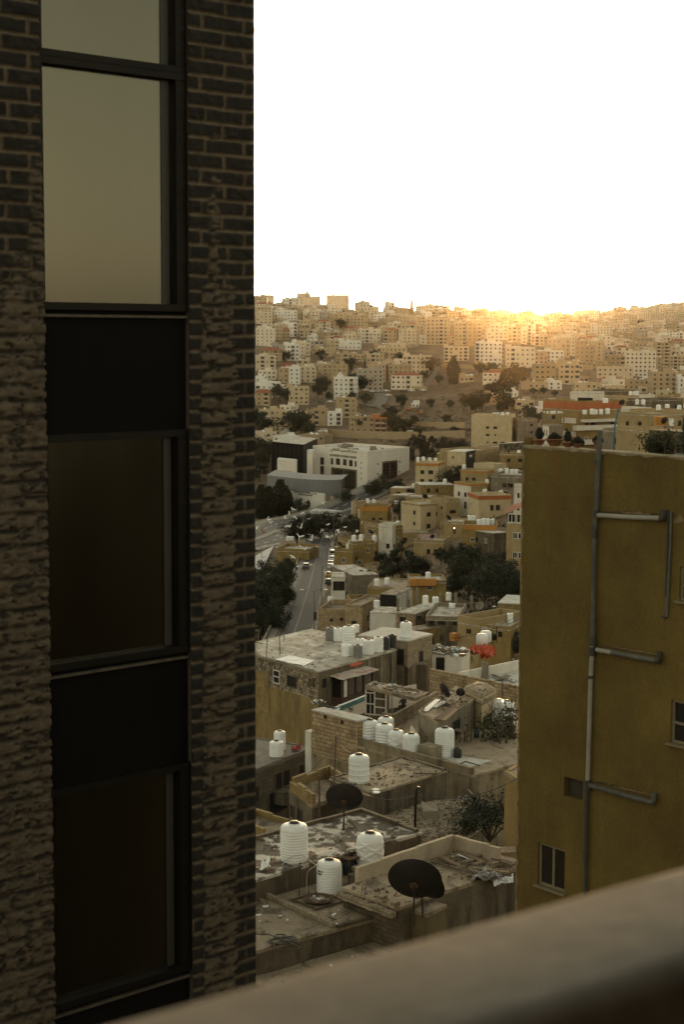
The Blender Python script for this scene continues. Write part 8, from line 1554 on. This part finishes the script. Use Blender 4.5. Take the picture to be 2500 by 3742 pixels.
# ------------------------------------------------------------------ vehicles
GLASSV = glassy('car_glass', (.02, .02, .018), .08); TYRE = plain('tyre', (.02, .02, .02), .8)
def car_mesh(van):
    prof = [(-2.1, .35), (-2.15, .75), (-2.0, .95), (-1.7, 1.0), (-1.25, 1.42), (.35, 1.45), (1.0, 1.0), (1.9, .88), (2.15, .7), (2.15, .35)] if not van else [(-2.3, .35), (-2.35, 1.0), (-2.3, 1.9), (-2.1, 2.0), (.9, 2.0), (1.5, 1.25), (2.2, 1.05), (2.35, .8), (2.35, .35)]
    m = MB(); hw = .85 if not van else .95
    def sec(s_, k): return [(x, s_ * hw * (k if z > 1.02 else 1), z) for x, z in prof]
    a, b = sec(-1, .84), sec(1, .84); n = len(prof)
    for i in range(n): j = (i + 1) % n; m.face([a[i], b[i], b[j], a[j]])
    m.face(a); m.face(b[::-1]); return m.mesh('car_body', None)
def car_bits(van):
    g = MB(); 
    if not van:
        for s_ in (-1, 1): g.face([(-1.5, s_ * .84, 1.03), (.75, s_ * .84, 1.03), (.3, s_ * .735, 1.38), (-1.15, s_ * .735, 1.38)])
        g.face([(.97, -.68, 1.05), (.97, .68, 1.05), (.42, .64, 1.42), (.42, -.64, 1.42)]); g.face([(-1.68, .68, 1.05), (-1.68, -.68, 1.05), (-1.3, -.64, 1.40), (-1.3, .64, 1.40)])
    else:
        for s_ in (-1, 1): g.face([(-1.9, s_ * .90, 1.15), (1.3, s_ * .90, 1.15), (.85, s_ * .815, 1.8), (-1.9, s_ * .815, 1.8)])
        g.face([(1.5, -.75, 1.32), (1.5, .75, 1.32), (.98, .72, 1.93), (.98, -.72, 1.93)]); g.face([(-2.36, .7, 1.15), (-2.36, -.7, 1.15), (-2.33, -.66, 1.8), (-2.33, .66, 1.8)])
    return g.mesh('car_glass', GLASSV)
_w = MB(); _w.lathe((0, -.1, 0), [(.05, 0), (.30, .0), (.32, .03), (.32, .19), (.05, .2)], ax=(0, 1, 0), n=14); WHEEL = _w.mesh('wheel', TYRE)
BODY = {v: car_mesh(v) for v in (0, 1)}; GL_ = {v: car_bits(v) for v in (0, 1)}; PAINT = {k: plain('paint_' + k, c, .35, 0, .03) for k, c in {'white': (.62, .61, .58), 'silver': (.38, .38, .37), 'dark': (.05, .05, .05), 'gold': (.22, .16, .07), 'yellow': (.5, .34, .06), 'black': (.02, .02, .02)}.items()}
BODIES = {}
def car(p, yaw, paint, van, label, group=None, sc=1.0):
    o = empty('van' if van else 'car', p, label, 'van' if van else 'car', group); o.rotation_euler = (0, 0, yaw); o.scale = (sc, sc, sc)
    if (van, paint) not in BODIES: me = BODY[van].copy(); me.materials.clear(); me.materials.append(PAINT[paint]); BODIES[(van, paint)] = me
    link('body', BODIES[(van, paint)], o); link('window', GL_[van], o)
    for a in (-1.3, 1.3):
        for b in (-.78, .78): link('wheel', WHEEL, o, loc=(a, b, .32))
    return o
def near_st(L_, d, off):
    i = min(range(1, len(L_) - 1), key=lambda k: abs(L_[k].y - d)); t = (L_[i + 1] - L_[i - 1]); t.z = 0; t.normalize(); s_ = Vector((t.y, -t.x, 0)); return L_[i] + s_ * off + Vector((0, 0, .03)), math.atan2(t.y, t.x)
for d_, off, pt, vn, rev, lb in ((500, -1.7, 'white', 1, 1, 'white van driving down the street towards the camera'), (560, -.5, 'silver', 0, 1, 'silver car behind the white van at the street top'), (610, 1.5, 'white', 1, 0, 'white minibus at the head of the street'), (455, -2.2, 'dark', 0, 1, 'small dark car on the left lane of the street'), (430, 4.6, 'yellow', 0, 0, 'yellow taxi parked at the right kerb of the street'), (375, -4.6, 'white', 1, 1, 'white pickup-like van half under the dark street trees'), (452, 4.6, 'white', 0, 0, 'white car parked ahead of the yellow taxi'), (464, 4.6, 'silver', 0, 0, 'silver car in the row parked along the right kerb'), (476, 4.6, 'white', 0, 0, 'white car in the middle of the parked kerb row'), (490, 4.6, 'white', 1, 0, 'white van last in the parked kerb row'), (412, 4.8, 'dark', 0, 0, 'dark car parked nearest on the right kerb')):
    p, yw = near_st(ST, d_, off); car(p, yw + (math.pi if rev else 0), pt, vn, lb)
def near_x(L_, x, off):
    i = min(range(1, len(L_) - 1), key=lambda k: abs(to_px(L_[k])[0] - x)); t = (L_[i + 1] - L_[i - 1]); t.z = 0; t.normalize(); s_ = Vector((t.y, -t.x, 0)); return L_[i] + s_ * off + Vector((0, 0, .04)), math.atan2(t.y, t.x)
for x, off, pt, rev, lb in ((1006, -10.5, 'silver', 1, 'silver car on the far lane of the highway'), (958, -11, 'gold', 1, 'old gold car on the highway beside the tower'), (944, -4, 'white', 1, 'white car on the highway cut by the stone tower'), (1285, 5, 'white', 0, 'white car on the highway below the theatre forecourt')):
    p, yw = near_x(HW, x, off); car(p, yw + (math.pi if rev else 0), pt, 0, lb)
for x, y, pt, lb in ((1337, 1431, 'white', 'white car parked at the foot of the rounded grey block'), (1362, 1436, 'white', 'white car parked second along the hill road'), (1384, 1436, 'silver', 'silver car parked at the bend of the hill road'), (1412, 1434, 'white', 'white car parked before the pale wall'), (1420, 1450, 'white', 'white car on the lay-by below the pale wall'), (1474, 1435, 'dark', 'dark car parked below the red-roofed villa'), (1505, 1434, 'white', 'white car parked below the red-roofed villa'), (1547, 1432, 'white', 'white car parked at the stair foot'), (1172, 1476, 'dark', 'dark car below the sandy three-storey block'), (1208, 1474, 'white', 'white car left of the tall white block')):
    p = gpx(x, y, 850); car(p + Vector((0, 0, .5)), R(-8), pt, 0, lb, None, 1.15)
p = gpx(1506, 1582, 850); o = empty('bus', p + Vector((0, 0, .4)), 'white bus parked on the dirt road above the cultural centre', 'bus'); m = MB(); m.box(o.location + Vector((0, 0, 1.7)), (4.5, .3, 0), (-.08, 1.2, 0), (0, 0, 1.35)); m.build('body', PAINT['white'], o); m = MB(); m.box(o.location + Vector((0, -1.22, 2.1)), (4.2, .28, 0), (0, .03, 0), (0, 0, .45)); m.build('window', GLASSV, o)
for dx in (-2.8, 2.8): link('wheel', WHEEL, o, loc=(dx, -1.1, .35)); 
for x, y, lb in ((1497, 1502, 'orange roller left of the dry slope hut'), (1540, 1516, 'orange roller parked on the dry slope')):
    p = gpx(x, y, 850); o = empty('road_roller', p, lb, 'machine'); m = MB(); m.box(p + Vector((0, 0, 1.6)), (1.5, 0, 0), (0, .9, 0), (0, 0, .6)); m.build('body', FM['orange'], o); m = MB(); m.box(p + Vector((.2, 0, 2.9)), (.8, 0, 0), (0, .8, 0), (0, 0, .12)); m.box(p + Vector((.2, 0, 2.5)), (.06, 0, 0), (0, .06, 0), (0, 0, .4)); m.build('canopy', FM['pale'], o)
    for dx in (-1.1, 1.1): m = MB(); m.lathe(p + Vector((dx, -.9, .6)), [(.6, 0), (.6, 1.8)], ax=(0, 1, 0), n=14); m.build('roller', TYRE, o)
# ------------------------------------------------------------------ street lamps and utility poles
LAMPM = plain('lamp_grey', (.16, .15, .135), .5, .3)
def lamp(p, hgt, yaw, label, double=True):
    o = empty('street_lamp', p, label, 'street lamp', 'street lamps'); p = Vector(p); d = Vector((math.cos(yaw), math.sin(yaw), 0)); m = MB(); m.tube([p, p + Vector((0, 0, hgt))], [.11, .07], n=8); m.build('pole', LAMPM, o)
    for s_ in ((-1, 1) if double else (1,)):
        m = MB(); t = p + Vector((0, 0, hgt)); m.tube([t - Vector((0, 0, .3)), t + d * s_ * .8 + Vector((0, 0, .25)), t + d * s_ * 2.2 + Vector((0, 0, .2))], .05, n=6); m.build('arm', LAMPM, o); m = MB(); c = t + d * s_ * 2.4 + Vector((0, 0, .17)); m.box(c, d * .4, Vector((-d.y, d.x, 0)) * .14, (0, 0, .07)); m.build('lamp_head', PAINT['silver'], o)
for i, (d_, off) in enumerate(((325, 4.2), (372, 4.2), (420, 4.2), (475, 4.2), (540, 4.2))):
    p, yw = near_st(ST, d_, off); lamp(p, 9, yw + math.pi / 2, ['double-armed street lamp nearest the sandy block house', 'double-armed street lamp second up the street', 'double-armed street lamp at the taxi', 'double-armed street lamp beside the parked kerb row', 'double-armed street lamp at the street top'][i])
p = gpx(956, 2104, 300); lamp(p, 8.5, 2.6, 'single lamp post on the pale ramp beside the tower', False); p = gpx(958, 1792, 560); lamp(p, 11, .2, 'tall lamp post left of the theatre', True); p = gpx(1086, 1900, 560); lamp(p, 12, .2, 'lamp post before the theatre door', False)
for i, (x, y0, y1) in enumerate(((1907, 1620, 1532), (1924, 1600, 1538), (1935, 1610, 1532))):
    a, b = PD(x, y0 + 30, 560), PD(x, y1, 560); m = MB(); m.tube([a, b], .13, n=7); m.box(b - Vector((0, 0, .5)), (.9, 0, 0), (0, .06, 0), (0, 0, .06)); tag(m.build('utility_pole', LAMPM), ['thin utility pole nearest the plain yellow block', 'middle utility pole behind the olive roof corner', 'right utility pole before the dark trees'][i], 'pole', 'utility poles behind the olive roof')
cable('cable strung between the utility poles', PD(1907, 1535, 560), PD(1990, 1540, 540), .8, .03)
for i, (x, y0, y1, d_) in enumerate(((1617, 1985, 1895, 395), (1650, 2110, 2010, 330), (1669, 2115, 2020, 328), (1215, 2140, 2060, 372), (1815, 2350, 2290, 205), (1130, 2380, 2306, 262))):
    m = MB(); m.tube([PD(x, y0, d_), PD(x + 1, y1, d_)], .07, n=6); tag(m.build('pole', BLACKM), ['thin dark pole above the lamp-lit house', 'thin pole in the gully, left of pair', 'thin pole in the gully, right of pair', 'dark pole beside the shop row', 'dark pole in front of the low yellow house', 'short post beside the grey roof aerial'][i], 'pole')
for a, b, s_, lb in ((PD(1230, 2052, 372), PD(1500, 2050, 380), 1.0, 'cable sagging across the street-side ochre houses'), (PD(1670, 2030, 328), PD(1900, 1990, 300), 1.0, 'cable crossing to the red-roofed corner house'), (PD(1640, 2330, 200), PD(1905, 2240, 200), .8, 'long cable crossing before the yellow corner houses'), (PD(1480, 2345, 190), PD(1905, 2262, 190), .8, 'second long cable below the first before the yellow houses'), (PD(1500, 2152, 285), PD(1650, 2128, 285), .6, 'cable across the orange balcony house')): cable(lb, a, b, s_, .022)
# ------------------------------------------------------------------ birds
PIG = plain('white_feathers', (.74, .73, .70), .7, 0, .06); PIGD = plain('dark_feathers', (.06, .058, .055), .7, 0, .3, 20); PIGB = plain('brown_feathers', (.22, .11, .06), .7)
def pigeon_mesh(up, sweep, mat, perched=False):
    m = MB(); m.lathe((-.17, 0, 0), [(.012, 0), (.035, .05), (.062, .13), (.06, .20), (.034, .26), (.034, .29), (.022, .32), (.006, .345)], ax=(1, 0, .12 if not perched else .7), n=10)
    t0 = Vector((-.16, 0, 0)) if not perched else Vector((-.17, 0, .0)); m.face([t0, t0 + Vector((-.13, .07, .0)), t0 + Vector((-.15, 0, 0)), t0 + Vector((-.13, -.07, 0))])
    for s_ in (-1, 1):
        if perched: m.face([(-.12, s_ * .055, .02), (.02, s_ * .062, .11), (-.04, s_ * .06, .0), (-.24, s_ * .02, -.03)]); continue
        w = [(.06, .03, .02), (.09, .17, .02 + up * .14), (.03 - sweep, .36, .02 + up * .33), (-.09 - sweep, .34, .02 + up * .31), (-.08, .18, .02 + up * .14), (-.09, .03, .02)]; p = [(x, s_ * y, z) for x, y, z in w]; m.face([p[0], p[1], p[4], p[5]]); m.face([p[1], p[2], p[3], p[4]])
    if perched:
        for s_ in (-1, 1): m.tube([(-.03, s_ * .025, -.02), (-.02, s_ * .025, -.09)], .006, n=4)
    return m.mesh('pigeon', mat)
FLY = [pigeon_mesh(1.0, .02, PIG), pigeon_mesh(.2, .06, PIG), pigeon_mesh(-.6, .05, PIG), pigeon_mesh(.7, .1, PIG), pigeon_mesh(.5, .05, PIGB)]
BD = [(450, 790), (410, 838), (459, 856), (545, 820), (695, 806), (735, 736), (595, 880), (790, 930), (1110, 905), (203, 888), (226, 916), (162, 1003), (290, 1045), (355, 1015), (422, 946), (520, 966), (505, 1050), (605, 1030), (720, 993), (775, 1055), (820, 1044), (872, 985), (940, 960), (1060, 990), (296, 1150), (506, 1137), (556, 1172), (622, 1082), (445, 1243), (490, 1337), (750, 1382), (980, 1102), (372, 876), (105, 956)]
where = [(0, 'over the theatre forecourt trees'), (960, 'over the highway'), (1100, 'over the dark trees by the street')]
rb = random.Random(14)
for i, (zx, zy) in enumerate(BD):
    x, y = 900 + zx / 2.613, 1560 + zy / 2.613; d_ = rb.uniform(150, 205); k = 4 if i in (11, 13) else rb.randrange(4); big = rb.uniform(.95, 1.15)
    o = link('pigeon', FLY[k], loc=PD(x, y, d_)); o.rotation_euler = (rb.uniform(-.7, .7), rb.uniform(-.6, .3), rb.uniform(0, 6.28)); o.scale = (big,) * 3
    wh = 'over the highway by the tower' if x < 1010 and y < 1990 else 'over the yellow highway house' if y > 1980 and x < 1150 else 'in front of the theatre and its poplars' if y < 1890 else 'near the ochre houses right of the street' if x > 1230 else 'over the dark trees at the street top' if y < 1990 else 'low over the street'
    ps = ['with wings raised high', 'gliding on level wings', 'with wings swept down', 'with wings half raised', 'brown-winged, turning'][k]
    tag(o, ('white' if k < 4 else 'brown and white') + f' pigeon {ps}, {wh}', 'pigeon', f'pigeons {ps} {wh}')
PER = [pigeon_mesh(0, 0, PIG, True), pigeon_mesh(0, 0, PIGD, True)]
for i, (zx, zy, k) in enumerate(((655, 1222, 0), (676, 1230, 0), (690, 1236, 1), (718, 1222, 0), (735, 1236, 1), (772, 1272, 1), (825, 1284, 1), (880, 1306, 0), (980, 1292, 1), (1010, 1300, 1), (715, 1250, 1), (890, 1270, 0), (650, 1240, 1))):
    x, y = 900 + zx / 2.613, 2100 + zy / 2.613; o = link('pigeon', PER[k], loc=PZ(x, y + 3, zl + .2) if False else PZ(x, y + 4, zl + .12) + Vector((0, 0, .1))); o.rotation_euler = (0, 0, rb.uniform(0, 6.28)); o.scale = (1.15,) * 3
    tag(o, ('white' if k == 0 else 'dark') + ' pigeon perched on the loft ledge, ' + ('at its left end' if x < 1170 else 'near its left end' if x < 1190 else 'in its middle' if x < 1240 else 'at its right end'), 'pigeon', ('white' if k == 0 else 'dark') + ' pigeons perched on the loft ledge ' + ('left end' if x < 1170 else 'near left' if x < 1190 else 'middle' if x < 1240 else 'right end'))
# ------------------------------------------------------------------ person sitting in the patio room
def person(p, yaw, label):
    root = empty('person', p, label, 'person'); root.rotation_euler = (0, 0, yaw); me = bpy.data.meshes.new('body')
    J = [((0, 0, .48), .13), ((0, .02, .72), .14), ((0, .0, .95), .15), ((0, -.02, 1.06), .055), ((0, -.04, 1.17), .095), ((0, -.04, 1.27), .085), ((.19, 0, .98), .06), ((.27, -.12, .74), .045), ((.18, -.32, .66), .035), ((.14, -.42, .66), .03), ((-.19, 0, .98), .06), ((-.27, -.12, .74), .045), ((-.18, -.32, .66), .035), ((-.14, -.42, .66), .03), ((.11, -.05, .47), .10), ((.13, -.45, .48), .075), ((.13, -.48, .10), .05), ((.13, -.60, .05), .04), ((-.11, -.05, .47), .10), ((-.13, -.45, .48), .075), ((-.13, -.48, .10), .05), ((-.13, -.60, .05), .04)]
    E = [(0, 1), (1, 2), (2, 3), (3, 4), (4, 5), (2, 6), (6, 7), (7, 8), (8, 9), (2, 10), (10, 11), (11, 12), (12, 13), (0, 14), (14, 15), (15, 16), (16, 17), (0, 18), (18, 19), (19, 20), (20, 21)]
    me.from_pydata([j[0] for j in J], E, [])
    o = link('body', me, root); sk = o.modifiers.new('skin', 'SKIN'); 
    for i, j in enumerate(J): me.skin_vertices[0].data[i].radius = (j[1], j[1])
    me.skin_vertices[0].data[0].use_root = True; sb = o.modifiers.new('sub', 'SUBSURF'); sb.levels = 2; sb.render_levels = 2; me.materials.append(plain('dark_shirt', (.05, .04, .035), .9)); 
    m = MB(); m.lathe((0, -.05, 1.12), [(.05, 0), (.085, .05), (.095, .12), (.075, .19), (.02, .225)], n=12); h_ = link('head', m.mesh('head', plain('skin_tone', (.32, .17, .10), .7)), root); m = MB(); m.lathe((0, -.025, 1.22), [(.10, 0), (.105, .05), (.085, .10), (.02, .135)], n=12); link('hair', m.mesh('hair', plain('dark_hair', (.02, .015, .01), .8)), root)
    st = MB(); st.box(Vector((0, .02, .40)), (.22, 0, 0), (0, .22, 0), (0, 0, .03)); 
    return root
pp = PZ(1474, 2606, zD + .14); person(pp, R(200), 'person in dark clothes sitting inside the open patio room')
o = empty('stool', pp, 'low stool under the person in the patio room', 'stool'); m = MB(); m.box(pp + Vector((0, 0, .38)), (.2, 0, 0), (0, .2, 0), (0, 0, .025)); m.build('seat', WOODD, o)
for a in (-1, 1):
    for b in (-1, 1): m = MB(); m.box(pp + Vector((.16 * a, .16 * b, .175)), (.02, 0, 0), (0, .02, 0), (0, 0, .175)); m.build('leg', WOODD, o)
# ------------------------------------------------------------------ air
hz_ = MB(); hz_.box((0, 2600, -5), (4200, 0, 0), (0, 3200, 0), (0, 0, 90)); ho = hz_.build('haze', []); 
hm = bpy.data.materials.new('haze_air'); hm.use_nodes = True; hn = hm.node_tree.nodes; hn.remove(hn['Principled BSDF'])
pv = hn.new('ShaderNodeVolumePrincipled'); pv.inputs['Density'].default_value = HAZE; pv.inputs['Color'].default_value = (1.0, .90, .74, 1); pv.inputs['Anisotropy'].default_value = HG
hm.node_tree.links.new(pv.outputs[0], hn['Material Output'].inputs['Volume']); ho.data.materials.append(hm); tag(ho, kind='stuff')
